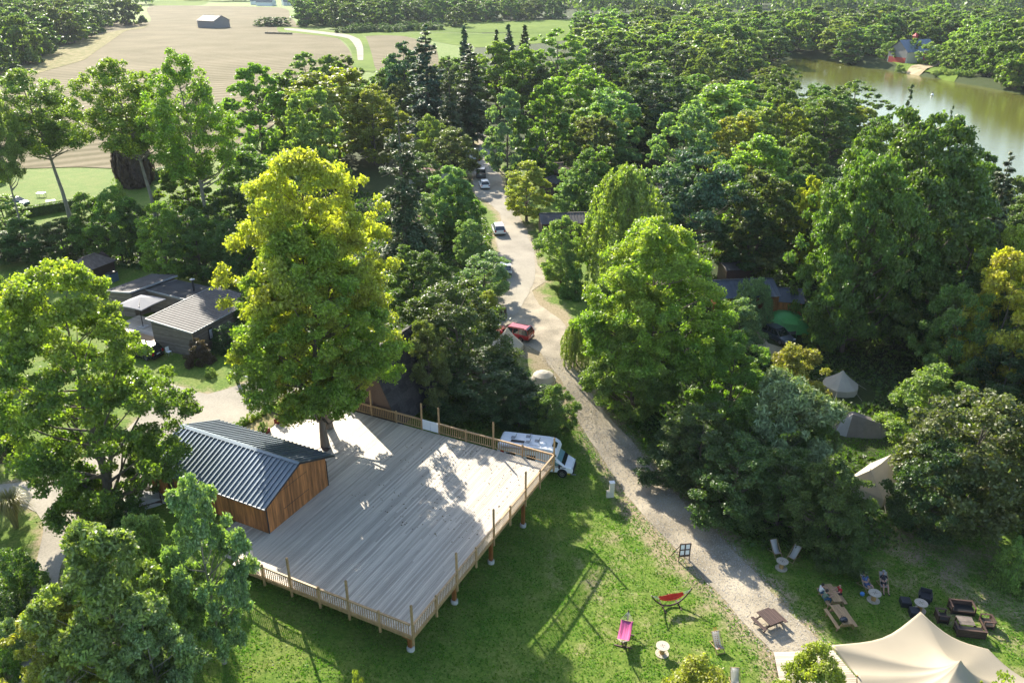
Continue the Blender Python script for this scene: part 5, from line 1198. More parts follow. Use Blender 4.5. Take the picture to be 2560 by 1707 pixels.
def car(label, X, Y, z, rz, L_, W_, H_, paint, style='estate', name='parked_car', cat='car', rack=False, tail='redlamp', roofrails=False):
    t = thing(name, label, cat, (X, Y, z), rz); S = STY[style]; hw = W_/2; st = S['top']; zl = .18
    wf = [.86,.95,1,1,1,.97,.88,.8]
    secs = []
    for (fx, fz), f in zip(st, wf):
        x = fx*L_; zt = fz*H_; h_ = hw*f; zb = zl + (.12 if abs(fx) > .48 else 0)
        secs.append([(x,h_*.9,zb),(x,h_,zb+.16),(x,h_*1.0,(zb+zt)/2+.02),(x,h_*.985,zt-.08),(x,h_*.9,zt),(x,h_*.5,zt+.02),(x,-h_*.5,zt+.02),(x,-h_*.9,zt),(x,-h_*.985,zt-.08),(x,-h_,(zb+zt)/2+.02),(x,-h_,zb+.16),(x,-h_*.9,zb)])
    n = 12; V_ = [p for s_ in secs for p in s_]; fs = [(i*n+k, i*n+(k+1)%n, (i+1)*n+(k+1)%n, (i+1)*n+k) for i in range(len(secs)-1) for k in range(n)] + [tuple(range(n))[::-1], tuple((len(secs)-1)*n+k for k in range(n))]
    q = MB(); q.add(V_, fs); body = q.build('body', M[paint], t, smooth=False); b = body.modifiers.new('b', 'BEVEL'); b.width = .04; b.segments = 2; b.limit_method = 'ANGLE'
    g = [(x*L_, zz*H_) for x, zz in S['g']]
    tw = .76 if style != 'van' else .86
    hwz = lambda zz: hw * (.93 - (1-tw) * (zz - .6*H_) / (.4*H_))
    # glasshouse
    lp = [(x, hwz(zz), zz) for x, zz in g]; rp = [(x, -hwz(zz), zz) for x, zz in g]; m_ = len(g)
    q = MB(); q.add(lp + rp, [tuple(range(m_)), tuple(range(m_, 2*m_))[::-1]] + [(i, i+m_, i+1+m_, i+1) for i in range(m_-1)] + [(m_-1, 2*m_-1, m_, 0)]); q.build('windows', M['glass'] if paint != 'white' or style != 'van' else M['glass'], t)
    (r0x, r0z), (r1x, r1z) = g[2], g[3]
    q = MB(); q.slab([(r0x-.1,-hwz(r0z)-.0,r0z-.02),(r1x+.03,-hwz(r1z),r1z+.012),(r1x+.03,hwz(r1z),r1z+.012),(r0x-.1,hwz(r0z),r0z-.02)][::1], -.035); q.add([(r0x-.1,-hwz(r0z),r0z),(r1x,-hwz(r1z),r1z),(r1x,hwz(r1z),r1z),(r0x-.1,hwz(r0z),r0z)], [(0,1,2,3)]); q.v = [(a, b_, c_ + .02) for a, b_, c_ in q.v]; q.build('roof', M[paint], t)
    q = MB()
    for s_ in (1, -1):
        P_ = lambda i: Vector((g[i][0], s_*(hwz(g[i][1]) + .008), g[i][1]))
        q.bar(P_(0), P_(1), .05, .09); q.bar(P_(1), P_(2), .05, .08); q.bar(P_(3), P_(4), .05, .07); q.bar(P_(2), P_(3), .05, .06)
        for f in ((.36, .7) if style != 'van' else (.75, .45)):
            xm = r0x + (r1x - r0x)*f; q.bar((xm-.03, s_*(hwz(.6*H_)+.005), .6*H_), (xm, s_*(hwz(H_)+.005), .98*H_), .04, .06 if style != 'van' else .5)
    q.build('pillars', M[paint], t)
    for s_ in (1, -1):
        for fx in (-.3, .3): wheel(t, fx*L_, s_*(hw-.1), .32, .22, s_)
        q = MB(); q.box((.2*L_, s_*(hw+.07), .63*H_), (.12,.16,.12)); q.build('mirror', M[paint], t)
        q = MB(); q.box((-.49*L_, s_*hw*.78, .52*H_), (.1,.26,.16 if style != 'estate' else .26)); q.build('tail_lamp', M[tail], t)
        q = MB(); q.box((.475*L_, s_*hw*.68, .43*H_), (.12,.34,.12)); q.build('headlight', M['lampglass'], t)
        q = MB(); [q.bar((fx*L_-.02, s_*(hw+.004), .25), (fx*L_, s_*(hw*.99+.004), .58*H_), .008, .012) for fx in (-.13, .1)]; q.build('door_joint', M['black'], t)
    q = MB(); q.box((-.495*L_, 0, .3), (.12, W_*.9, .2)); q.box((.49*L_, 0, .28), (.12, W_*.85, .18)); q.build('bumper', M['black'], t, bevel=.02)
    q = MB(); q.box((-.51*L_, 0, .45*H_), (.02, .5, .11)); q.build('number_plate', M['white'], t)
    if roofrails:
        q = MB(); [q.bar((r0x+.1, s_*(hwz(H_)-.06), H_+.06), (r1x-.2, s_*(hwz(H_)-.06), H_+.06), .03) for s_ in (1,-1)]; q.build('roof_rails', M['darkmetal'], t)
    return t
def on_road(x, y): X, Y, z = G(x, y); return X, Y, z + .07
def heading(x0, y0, x1, y1):
    a = G(x0, y0); b = G(x1, y1); return math.atan2(b[1]-a[1], b[0]-a[0])
X, Y, z = on_road(1146, 541); car('White estate car parked at the left of the road, seen from behind', X - .1, Y + 1.6, z, R(98), 4.5, 1.85, 1.5, 'white', 'estate', roofrails=True)
X, Y, z = on_road(1112, 436); car('White hatchback with tall red tail lamps behind the dark van', X, Y + 1.6, z, R(98), 4.2, 1.78, 1.5, 'white', 'hatch')
X, Y, z = on_road(1104, 412); car('Dark grey van parked nose away on the left of the shaded road', X, Y + 2.2, z, R(92), 4.9, 1.95, 1.95, 'greypaint', 'van', name='parked_van', cat='van')
X, Y, z = on_road(1092, 370); car('White van facing the camera furthest along the road, beside a red cone', X - .5, Y + 2, z, R(-80), 4.6, 1.85, 1.8, 'white', 'van', name='parked_van', cat='van')
X, Y, z = on_road(1101, 371); t = thing('traffic_cone', 'Small red cone on the road beside the furthest white van', 'cone', (X, Y, z)); q = MB(); q.lathe((0,0,0), [(.2,0),(.16,.04),(.03,.85)], 10); q.build('cone', M['redlamp'], t); q = MB(); q.box((0,0,.02),(.5,.5,.05)); q.build('base', M['black'], t)
X, Y, z = on_road(1165, 632)
pk = car('Dark estate with open boot and white rear carrier, half hidden at the lay-by', X - .4, Y + 1.2, z, R(95), 4.4, 1.8, 1.55, 'navypaint', 'estate')
q = MB(); [q.box((-2.35 - .0, 0, .75 + .3*k), (.5, 1.7, .05)) for k in (0, .45)]; q.box((-2.0, 0, 1.75), (.9, 1.5, .04)); [q.box((-2.35, s_*.75, 1.0), (.06,.06,.9)) for s_ in (-1,1)]; q.build('rear_carrier', M['white'], pk)
# red estate beside the bell tent
a = G(1142, 762); b = G(1214, 775); rz_ = math.atan2(b[1]-a[1], b[0]-a[0]) + math.pi
X, Y, z = G(1176, 781); car('Red estate car on the worn grass beside the cream bell tent', X + .1, Y + .8, z + .03, math.atan2(2.1, -4.4), 4.7, 1.8, 1.5, 'redpaint', 'estate', roofrails=True)
X, Y, z = G(348, 822); car('Dark estate car parked against the end of the grey cabin', X - 1.2, Y + .6, z, R(160), 4.5, 1.85, 1.5, 'navypaint', 'estate')
X, Y, z = G(352, 915); car('Dark car parked on the sandy forecourt, half hidden by the yellow-topped maple', X - 1.5, Y + .6, z + .04, R(-25), 4.4, 1.8, 1.5, 'navypaint', 'hatch', tail='orangelamp')
X, Y, z = G(45, 474); car('Small teal car beside the garden hedge at the far left', X - .6, Y + .6, z, R(-12), 4.0, 1.7, 1.45, 'tealpaint', 'hatch')
X, Y, z = G(1787, 782); car('Dark grey car parked in the camp in front of the green tent', X, Y + .4, z, R(-62), 4.4, 1.85, 1.55, 'greypaint', 'estate')
# motorhome ---------------------------------------------------------
mx, my = 1.6, 63.5; mz = H1(mx, my)
mh = thing('motorhome', 'White motorhome parked on the grass behind the deck railing', 'motorhome', (1.6, 63.5, mz), R(-13.5))
Lb = 5.0; hw = 1.13
# side profile of the living box (x forward) including the rounded overcab
prof = [(-2.75,.42),(-2.8,1.5),(-2.78,2.62),(-2.6,2.82),(1.7,2.86),(2.35,2.78),(2.72,2.5),(2.86,2.14),(2.7,1.98),(2.1,1.92),(1.95,.95),(1.95,.42)]
q = MB(); m_ = len(prof); q.add([(x, hw, z_) for x, z_ in prof] + [(x, -hw, z_) for x, z_ in prof], [tuple(range(m_))[::-1], tuple(range(m_, 2*m_))] + [(i, (i+1)%m_, (i+1)%m_+m_, i+m_) for i in range(m_)]); q.build('body', M['white'], mh, bevel=.07)
cab_p = [(1.96,.4),(1.96,1.95),(2.6,1.95),(3.5,1.2),(4.05,1.0),(4.2,.85),(4.24,.42)]
q = MB(); m_ = len(cab_p); ch = 1.04; q.add([(x, ch*(1 if x < 3.6 else .86), z_) for x, z_ in cab_p] + [(x, -ch*(1 if x < 3.6 else .86), z_) for x, z_ in cab_p], [tuple(range(m_))[::-1], tuple(range(m_, 2*m_))] + [(i, (i+1)%m_, (i+1)%m_+m_, i+m_) for i in range(m_)]); q.build('cab', M['white'], mh, bevel=.08)
def sl(a, b, t_): return (a[0]+(b[0]-a[0])*t_, a[1]+(b[1]-a[1])*t_)
a0, a1 = sl(cab_p[2], cab_p[3], .03), sl(cab_p[2], cab_p[3], .62); b1 = sl(cab_p[2], cab_p[3], .97)
q = MB(); q.slab([(a0[0]+.03,-.85,a0[1]+.03),(a1[0]+.03,-.92,a1[1]+.03),(a1[0]+.03,.92,a1[1]+.03),(a0[0]+.03,.85,a0[1]+.03)], -.01); q.build('windscreen_blind', M['glassblue'], mh)
q = MB(); q.slab([(a1[0]+.03,-.92,a1[1]+.035),(b1[0]+.03,-.94,b1[1]+.03),(b1[0]+.03,.94,b1[1]+.03),(a1[0]+.03,.92,a1[1]+.035)], -.01); q.build('windscreen', M['glass'], mh)
for s_ in (1, -1):
    q = MB(); q.add([(2.15,s_*1.052,1.15),(3.3,s_*1.052,1.15),(2.65,s_*1.052,1.8),(2.2,s_*1.052,1.82)], [(0,1,2,3) if s_ > 0 else (3,2,1,0)]); cw = q.build('side_window', M['black'], mh)
    q = MB(); q.add([(2.2,s_*1.06,1.2),(2.62,s_*1.06,1.2),(2.45,s_*1.06,1.76),(2.24,s_*1.06,1.77)], [(0,1,2,3) if s_ > 0 else (3,2,1,0)]); q.add([(2.68,s_*1.06,1.2),(3.08,s_*1.06,1.2),(2.58,s_*1.06,1.7)], [(0,1,2) if s_ > 0 else (2,1,0)]); q.build('pane', M['glassblue'], cw)
    for wx in (-1.75, 3.3): wheel(mh, wx, s_*(.98 if wx > 0 else 1.02), .36, .24, s_)
    q = MB(); q.lathe((0,0,0), [(.46,-.015),(.46,.015)], 20); o = q.build('wheel_arch', M['black'], mh); o.rotation_euler = (R(90), 0, 0); o.location = (3.3, s_*1.0, .42)
    q = MB(); q.box((3.05, s_*1.22, 1.2), (.16,.24,.3)); q.bar((3.1, s_*1.0, 1.15), (3.05, s_*1.2, 1.15), .06); q.build('mirror', M['black'], mh, bevel=.03)
    q = MB(); q.box((4.05, s_*.72, .88), (.32,.28,.16)); q.build('headlight', M['lampglass'], mh, bevel=.04)
    q = MB(); q.box((-2.81, s_*1.0, .95), (.05,.14,.5)); q.build('tail_lamp', M['redlamp'], mh)
    q = MB(); q.bar((2.1, s_*1.052, 1.06), (3.6, s_*.99, 1.0), .01, .05); q.build('door_strip', M['black'], mh)
    q = MB(); q.bar((2.02, s_*1.006, .5), (2.02, s_*1.006, 1.9), .012, .012); q.bar((3.0, s_*1.006, .5), (3.05, s_*1.006, 1.15), .012, .012); q.build('door_joint', M['grey'], mh)
q = MB(); q.add([(2.3,-hw-.012,2.2),(2.75,-hw-.012,2.2),(2.6,-hw-.012,2.5),(2.35,-hw-.012,2.6)], [(0,1,2,3)]); q.build('overcab_window', M['glass'], mh)
q = MB(); q.slab([(2.2,-.5,2.845),(2.6,-.45,2.66),(2.6,.45,2.66),(2.2,.5,2.845)], -.015); q.build('overcab_skylight', M['glass'], mh)
q = MB(); q.box((-.4, -hw-.07, 2.6), (4.0,.13,.14)); q.build('awning_box', M['grey'], mh, bevel=.03)
q = MB(); q.box((4.25, 0, .72), (.05, 1.2, .2)); q.box((4.24, 0, .48), (.12, 1.7, .16)); q.build('grille', M['black'], mh)
for wx, l_ in ((-1.5, .9), (.4, .8)): q = MB(); q.box((wx, -hw-.02, 1.75), (l_, .04, .5)); q.build('side_window', M['glass'], mh, bevel=.02)
q = MB(); q.box((-2.3, -hw-.015, 1.9), (.36, .03, .5)); q.build('service_hatch', M['redlamp'], mh, bevel=.02)
for hx, hy, s_ in ((-1.55, .15, .38), (-.25, .6, .38), (-.1, -.35, .38), (.7, .05, .38)):
    q = MB(); q.box((hx, hy, 2.87), (s_, s_, .06)); hb = q.build('roof_hatch', M['grey'], mh); q = MB()
    q.add([(hx+.15, hy-s_/2, 2.9),(hx+.15, hy+s_/2, 2.9),(hx+.3, hy+s_/2*.85, 3.14),(hx+.28, hy, 3.26),(hx+.3, hy-s_/2*.85, 3.14)], [(0,1,2,3,4)]); q.add([(hx+.17, hy-s_/2, 2.9),(hx+.17, hy+s_/2, 2.9),(hx+.32, hy+s_/2*.85, 3.14),(hx+.30, hy, 3.26),(hx+.32, hy-s_/2*.85, 3.14)], [(4,3,2,1,0)]); q.build('hatch_lid', M['grey'], hb)
q = MB(); q.box((-1.0, -.45, 2.89), (1.25, .32, .05)); q.build('solar_panel', M['black'], mh)
q = MB(); q.lathe((1.3, -.35, 2.85), [(.33,0),(.34,.1),(.28,.17),(.05,.18)], 18); q.build('roof_vent', M['white'], mh)
q = MB(); q.bar((-.6,-.85,2.9),(1.2,-.82,2.9),.02,.03); q.build('roof_cable', M['grey'], mh)
X, Y, z = G(1302, 1088); t = thing('levelling_ramp', 'Yellow levelling ramp on the grass under the motorhome front wheel', 'wheel ramp', (X, Y, z), R(-13))
q = MB(); q.add([(-.4,-.1,0),(.3,-.1,0),(.3,.1,0),(-.4,.1,0),(-.4,-.1,.02),(.3,-.1,.14),(.3,.1,.14),(-.4,.1,.02)], [(0,3,2,1),(4,5,6,7),(0,1,5,4),(1,2,6,5),(2,3,7,6),(3,0,4,7)]); q.build('ramp', M['yellowp'], t); q = MB(); q.box((.6,0,.03),(.5,.12,.05)); q.build('plank', M['grey'], t)
# barrier pole at the forecourt
X, Y, z = G(545, 880); X2, Y2, _ = G(640, 905)
t = thing('barrier', 'White barrier pole over the drive between cabin lawn and maple', 'barrier', (X, Y, z), math.atan2(Y2-Y, X2-X))
q = MB(); q.tube([(-.6,0,1.0),(4.2,0,1.15)], .05, 8); q.build('pole', M['white'], t); q = MB(); q.box((.1,0,.5),(.25,.25,1.0)); q.build('stand', M['darkmetal'], t)
# ------------------------------------------------------------------ tents
def bell_tent(label, X, Y, z, r, h, m='canvas', wall=.7, n=16, rz=0, pitched=0):
    t = thing('bell_tent', label, 'tent', (X, Y, z), rz)
    q = MB(); vs_ = []; rings = [(1.0, 0), (1.0, wall), (.52, wall + (h-wall)*.42), (.2, wall + (h-wall)*.76), (.03, h)]
    for f, zz in rings:
        for k in range(n):
            a = 2*math.pi*k/n; rr = r*f*(1 + (.035 if k % 2 == 0 else -.02) * (f > .3)); vs_.append((rr*math.cos(a), rr*math.sin(a), zz))
    q.add(vs_[n:], [(i*n+k, i*n+(k+1)%n, (i+1)*n+(k+1)%n, (i+1)*n+k) for i in range(3) for k in range(n)] + [tuple(3*n+k for k in range(n))]); q.build('canopy', M[m], t)
    q = MB(); q.add(vs_[:2*n], [(k, (k+1)%n, n+(k+1)%n, n+k) for k in range(n)]); q.build('side_wall', M[m], t)
    q = MB(); q.tube([(0,0,h-.05),(0,0,h+.15)], .03); q.build('pole_tip', M['palewood'], t)
    q = MB()
    for k in range(0, n, 2):
        a = 2*math.pi*k/n; q.tube([(r*math.cos(a), r*math.sin(a), wall), ((r+1.1)*math.cos(a), (r+1.1)*math.sin(a), .02)], .012, 4)
    q.build('guy_rope', M['rope'], t)
    return t
X, Y, z = G(1165, 818); bell_tent('Cream bell tent on the grass strip beside the red car', X, Y + 1.6, z, 1.75, 2.75)
X, Y, z = G(1938, 908); bell_tent('White dome-topped tent in the camp right of the tamarisk', X, Y + 1.3, z, 1.9, 2.4, 'canvas', n=12)
def ridge_tent(label, X, Y, z, rz, l, w, h, m='canvas', wall=.55, front=None):
    t = thing('tent', label, 'tent', (X, Y, z), rz); q = MB(); e = w/2
    q.add([(-l/2,-e,wall),(l/2,-e,wall),(l/2*.8,0,h),(-l/2*.8,0,h*.97),(0,0,h*.93),(-l/2,e,wall),(l/2,e,wall)], [(0,1,2,4),(0,4,3),(6,5,3,4),(6,4,2),(1,6,2),(5,0,3)]); q.build('roof_fabric', M[m], t)
    q = MB(); q.prism([(-l/2,-e),(l/2,-e),(l/2,e),(-l/2,e)], 0, wall); q.build('side_wall', M['greytent' if m == 'greytent' else 'palewood'] if m != 'canvas' else M['canvas'], t)
    q = MB(); [q.tube([(s_*l/2*.8,0,h*.3),(s_*l/2*.8,0,h+.12)], .025, 5) for s_ in (1,-1)]; q.build('pole', M['palewood'], t)
    q = MB(); [q.tube([(sx*l/2,sy*e,wall),(sx*(l/2+.9),sy*(e+.9),.02)], .012, 4) for sx in (1,-1) for sy in (1,-1)]; q.build('guy_rope', M['rope'], t)
    return t
X, Y, z = G(2025, 1142); ridge_tent('Cream canvas lodge tent with timber base between dark trees on the right', X, Y + 1.4, z, R(40), 4.6, 3.6, 2.8, 'canvas', .8)
X, Y, z = G(1975, 1000); t = thing('tent', 'Grey pointed tunnel tent under the hornbeam', 'tent', (X, Y + .8, z), R(-12))
q = MB(); B_ = [(-2.3,-.9,0),(-1.2,-1.35,0),(.4,-1.3,0),(2.2,-1.0,0),(3.0,0,0),(2.2,1.0,0),(.4,1.3,0),(-1.2,1.35,0),(-2.3,.9,0)]; Tt = [(-1.7,-.35,1.2),(-.75,-.3,2.1),(.5,-.35,1.75),(1.9,-.3,1.35),(2.5,0,.8),(1.9,.3,1.35),(.5,.35,1.75),(-.75,.3,2.1),(-1.7,.35,1.2)]
q.add(B_ + Tt, [(i,(i+1)%9,9+(i+1)%9,9+i) for i in range(9)] + [(9,10,16,17),(10,11,15,16),(11,12,14,15),(12,13,14)]); q.build('flysheet', M['greytent'], t)
q = MB(); q.add([(-2.3,-.93,.02),(-1.22,-1.38,.02),(-.77,-.33,2.1),(-1.72,-.38,1.2)], [(0,1,2,3)]); q.build('front_panel', M['slinggrey'], t)
q = MB(); [q.tube([p_, (p_[0]*1.4, p_[1]*1.9, .02)], .012, 4) for p_ in Tt[::2]]; q.build('guy_rope', M['rope'], t)
X, Y, z = G(1675, 1118); ridge_tent('Small pale tent glimpsed in the dark bushes above the path', X, Y + .8, z, R(20), 2.4, 1.8, 1.2, 'slinggrey', .2)
# green dome tent
X, Y, z = G(1795, 758); t = thing('dome_tent', 'Large bright green family tent behind the parked dark car', 'tent', (X + .3, Y + .6, z), R(-8))
q = MB(); nx_, ny_ = 12, 8; vs_ = []
for i in range(nx_+1):
    u_ = i/nx_*2-1; xx = 3.1*u_; hh_ = 2.3*(1-abs(u_)**2.6*.82)
    for j in range(ny_+1):
        a = math.pi*j/ny_; vs_.append((xx, 1.9*math.cos(a)*(1-.18*abs(u_)**3), max(0, hh_*math.sin(a)**.7)))
q.add(vs_, [(i*(ny_+1)+j, (i+1)*(ny_+1)+j, (i+1)*(ny_+1)+j+1, i*(ny_+1)+j+1)[::-1] for i in range(nx_) for j in range(ny_)]); q.build('flysheet', M['greentent'], t, smooth=True)
q = MB(); q.add([(-2.2,-1.93,.1),(-.9,-1.95,.1),(-.9,-1.45,1.5),(-2.2,-1.5,1.35)], [(0,1,2,3)]); q.build('side_panel', M['olivetent'], t)
q = MB(); q.add([(-.6,-1.97,.05),(1.3,-1.97,.05),(1.2,-1.42,1.55),(-.5,-1.42,1.6)], [(0,1,2,3)]); q.build('door_opening', M['black'], t)
q = MB(); q.slab([(-.6,-1.3,1.7),(-.6,-2.7,1.75),(1.3,-2.7,1.65),(1.3,-1.3,1.62)], .02); [q.tube([(x_,-2.65,0),(x_,-2.65,1.72)], .02, 5) for x_ in (-.5, 1.2)]; q.build('porch', M['greentent'], t)
# round tank lid / trampoline shape near the path
X, Y, z = G(1248, 885); t = thing('round_tent', 'Round pale roof of a small tent showing behind bushes beside the gravel path', 'tent', (X, Y + .5, z))
q = MB(); q.lathe((0,0,0), [(1.25,0),(1.3,.5),(1.05,1.05),(.5,1.35),(.03,1.45)], 20); q.build('dome', M['canvas'], t); q = MB(); q.tube([(1.3*math.cos(a_*.3), 1.3*math.sin(a_*.3), .52) for a_ in range(22)], .025, 5); q.build('hem', M['grey'], t)
# camp chair at red car
X, Y, z = G(1145, 800)
simple_chair('Small pale blue chair at the tent door beside the red car', X - .3, Y + .8, z, 2, 'glassblue')
# crate board beside road
X, Y, z = G(1154, 722); t = thing('notice_post', 'Brown slatted box on the road edge above the red car', 'box', (X, Y, z), R(10))
for k in range(5): q = MB(); q.box((0, -.3, .12 + .22*k), (.9, .05, .18)); q.build('slat', M['darkwood'], t)
q = MB(); q.box((0, 0, .55), (.86, .55, 1.1)); q.build('box', M['darkwood'], t)
# ------------------------------------------------------------------ stretch tent at the bottom right
st = thing('stretch_tent', 'Large sand coloured stretch tent on poles at the bottom right corner', 'tent', (0, 0, 0))
def S_(x, y, z): return (x/KD, y/KD, z)
anch = []
LG = -1.6
for x, y, z_ in ((2077,1612,2.3),(2300,1533,3.5),(2470,1622,2.4),(2680,1745,2.2),(2143,1690,2.0),(2402,1650,4.4),(2250,1860,2.6),(2560,1870,2.6),(2120,1790,1.6),(2470,1800,3.4)):
    z_ += LG; X, Y = un(x/KD, y/KD, z_); anch.append((X, Y, z_))
A_ = np.array(anch)
hull_i = [0, 1, 2, 3, 7, 6, 8, 4]
edge = []
for i in range(len(hull_i)):
    p = A_[hull_i[i]]; q_ = A_[hull_i[(i+1) % len(hull_i)]]; cxy = A_[:, :2].mean(0)
    for k in range(8):
        s = k/8; m_ = p + (q_-p)*s; sag = math.sin(math.pi*s)
        L_ = np.linalg.norm(q_[:2]-p[:2]); inn = (cxy - m_[:2]); inn = inn/np.linalg.norm(inn)
        edge.append((m_[0] + inn[0]*sag*L_*.09, m_[1] + inn[1]*sag*L_*.09, m_[2] - sag*.25))
E_ = np.array(edge)
res = 64; c0 = E_[:, :2].mean(0); cap = A_[5]
ctrl = np.concatenate([E_, A_[[5]], [[A_[9][0], A_[9][1], 3.0]]])
rings = 26; V_ = []
for r_ in range(rings + 1):
    f = r_/rings
    for e_ in E_:
        pxy = cap[:2] + (e_[:2] - cap[:2]) * f
        base = e_[2] * f ** 1.2 + (1 - f ** 1.2) * (2.75 + LG)
        V_.append((pxy[0], pxy[1], base))
V_ = np.array(V_); nE = len(E_)
# poles push the fabric up in smooth cones
d5 = np.hypot(V_[:, 0]-cap[0], V_[:, 1]-cap[1]); V_[:, 2] += (4.4-2.75) * np.exp(-d5/1.05)
d1 = np.hypot(V_[:, 0]-A_[1][0], V_[:, 1]-A_[1][1]); V_[:, 2] += 0.15*np.exp(-d1/1.2)
d9 = np.hypot(V_[:, 0]-A_[9][0], V_[:, 1]-A_[9][1]); V_[:, 2] += 1.0*np.exp(-(d9/1.2)**1.2)
Qs = [(r_*nE+k, r_*nE+(k+1)%nE, (r_+1)*nE+(k+1)%nE, (r_+1)*nE+k) for r_ in range(rings) for k in range(nE)]
me = bpy.data.meshes.new('canopy'); me.from_pydata([tuple(v) for v in V_], [], Qs); me.update(); me.materials.append(M['stretch'])
if sum(p.normal.z for p in me.polygons) < 0: me.flip_normals()
me.polygons.foreach_set('use_smooth', [True]*len(me.polygons)); o = link('canopy', me, st); so_ = o.modifiers.new('thickness', 'SOLIDIFY'); so_.thickness = .02
for i, (x, y, z_) in enumerate(anch):
    if i in (0, 3, 8): continue
    q = MB(); q.tube([(x + (.25 if i != 5 else 0), y - .1, H1(x, y) - .05), (x, y, z_ + (.12 if i in (1, 4) else -.06))], .05, 8); q.build('pole', M['spoolcore'], st)
for i in (0, 1, 2, 3): 
    x, y, z_ = anch[i]; cx_, cy2 = cap[0], cap[1]; d = Vector((x-cx_, y-cy2, 0)).normalized()
    q = MB(); q.tube([(x, y, z_), (x + d.x*2.0, y + d.y*2.0, H1(x, y))], .018, 5); q.build('guy_rope', M['rope'], st)
q = MB(); q.bar(Vector(A_[0])*.55 + Vector(A_[5])*.45 + Vector((0,0,.02)), Vector(A_[0])*.5 + Vector(A_[5])*.5, .02, .01); 
# plank platform
pl = thing('plank_platform', 'Weathered plank platform at the bottom end of the gravel path', 'platform', (0, 0, 0))
P4 = [Vector((*un(x/KD, y/KD, .3 + LG), .3 + LG)) for x, y in ((1935,1632),(2085,1628),(2215,1780),(1965,1780))]
for k in range(26):
    a = P4[0].lerp(P4[3], k/26); b = P4[1].lerp(P4[2], k/26); w_ = (P4[3]-P4[0]).length/26
    q = MB(); q.bar(a, b, w_ - .015, .05); q.build('plank', M['deck'], pl)
q = MB(); q.prism([tuple(P4[3].xy), tuple(P4[2].xy), tuple(P4[1].xy), tuple(P4[0].xy)], LG - .1, LG + .26); q.build('base', M['darkwood'], pl)
# ------------------------------------------------------------------ lawn furniture
def spool(label, X, Y, s=1.0, dish=False, z=None):
    z = H1(X, Y) if z is None else z; t = thing('cable_spool_table', label, 'table', (X, Y, z), rng.uniform(0, 3)); 
    q = MB(); q.lathe((0,0,.68*s), [(.46*s,0),(.46*s,.045)], 28); tp = q.build('top', M['spool'], t); q = MB()
    for k in range(4): a = k*1.57+.5; q.lathe((.13*s*math.cos(a), .13*s*math.sin(a), .727*s), [(.035,0),(.035,.004)], 8)
    q.lathe((0,0,.727*s), [(.045,0),(.045,.004)], 8); q.build('hole', M['black'], tp)
    q = MB(); q.lathe((0,0,.0), [(.46*s,0),(.46*s,.045)], 28); q.build('base_disc', M['spool'], t)
    q = MB(); q.lathe((0,0,.045), [(.17*s,0),(.17*s,.635*s)], 16); q.build('core', M['spoolcore'], t)
    return t
def gS(x, y, z=None): return G(x/KD, y/KD)
def z3(zx, zy): return 1880 + zx*360/2352, 1320 + zy*360/2352       # close view of the lawn
def deck_chair(label, X, Y, rz, m='slingwhite', z=None, h=1.0, group=None):
    """folding chair; local -y is the way the sitter faces"""
    z = H1(X, Y) if z is None else z; t = thing('deck_chair', label, 'deck chair', (X, Y, z), rz, group); w = .3
    for s_ in (w, -w):
        q = MB(); q.bar((s_, -.62, .03), (s_, .5, 1.05), .035, .05); q.build('frame_rail', M['palewood'], t)
        q = MB(); q.bar((s_*.88, -.5, .36), (s_*.88, .62, .03), .03, .045); q.build('seat_rail', M['palewood'], t)
    q = MB(); q.bar((-w,.5,1.04),(w,.5,1.04),.035,.04); q.bar((-w,-.5,.37),(w,-.5,.37),.035,.04); q.bar((-w,-.6,.05),(w,-.6,.05),.03); q.bar((-w,.6,.05),(w,.6,.05),.03); q.build('cross_bar', M['palewood'], t)
    q = MB(); pts = [(.5,1.05),(.33,.78),(.16,.53),(0,.35),(-.15,.27),(-.3,.27),(-.5,.38)]
    v = []; 
    for y, zz in pts: v += [(-w*.86,y,zz),(w*.86,y,zz)]
    q.add(v, [(2*k, 2*k+1, 2*k+3, 2*k+2) for k in range(len(pts)-1)]); o = q.build('sling', M[m], t, smooth=True); sd = o.modifiers.new('t', 'SOLIDIFY'); sd.thickness = .012
    return t
def place_px(f, x, y, *a, **k): X, Y, z = G(x/KD, y/KD); return f(a[0], X, Y, *a[1:], **k)
place_px(spool, 1953, 1420, 'Cable spool table between the two empty white deck chairs')
place_px(spool, 2183, 1500, 'Cable spool table in front of the two people in deck chairs')
place_px(spool, 2298, 1525, 'Cable spool table among the black cube seats, behind the stretch tent')
place_px(spool, 1655, 1633, 'Pale sunlit cable spool table between the pink hammock and the striped lounger')
place_px(deck_chair, 1937, 1383, 'Empty deck chair with white sling, left of the spool table', R(14))
place_px(deck_chair, 1983, 1396, 'Empty deck chair with white sling, right of the spool table', R(-48))
place_px(deck_chair, 1836, 1712, 'White deck chair cut by the bottom edge, nearest the camera', R(-4))
c1 = place_px(deck_chair, 2162, 1468, 'Deck chair holding the person in the blue dress', R(18), m='slinggrey')
c2 = place_px(deck_chair, 2206, 1466, 'Deck chair holding the person in black', R(-6), m='slinggrey')
# striped lounger
X, Y, z = G(1792/KD, 1618/KD); t = deck_chair('White deck chair with orange checked strips down its sling, on the sunny lawn', X, Y, R(12))
for s_ in (-.07, .07):
    for k in range(14):
        f = k/13; q = MB(); yy = .62 - 1.05*f; zz = np.interp(yy, [-.5,-.3,0,.16,.5,.7], [.38,.27,.35,.53,1.05,1.25]); q.box((s_, yy, zz + .03), (.05, .05, .02)); q.build('check', M['orangelamp'] if k % 2 else M['redlamp'], t)
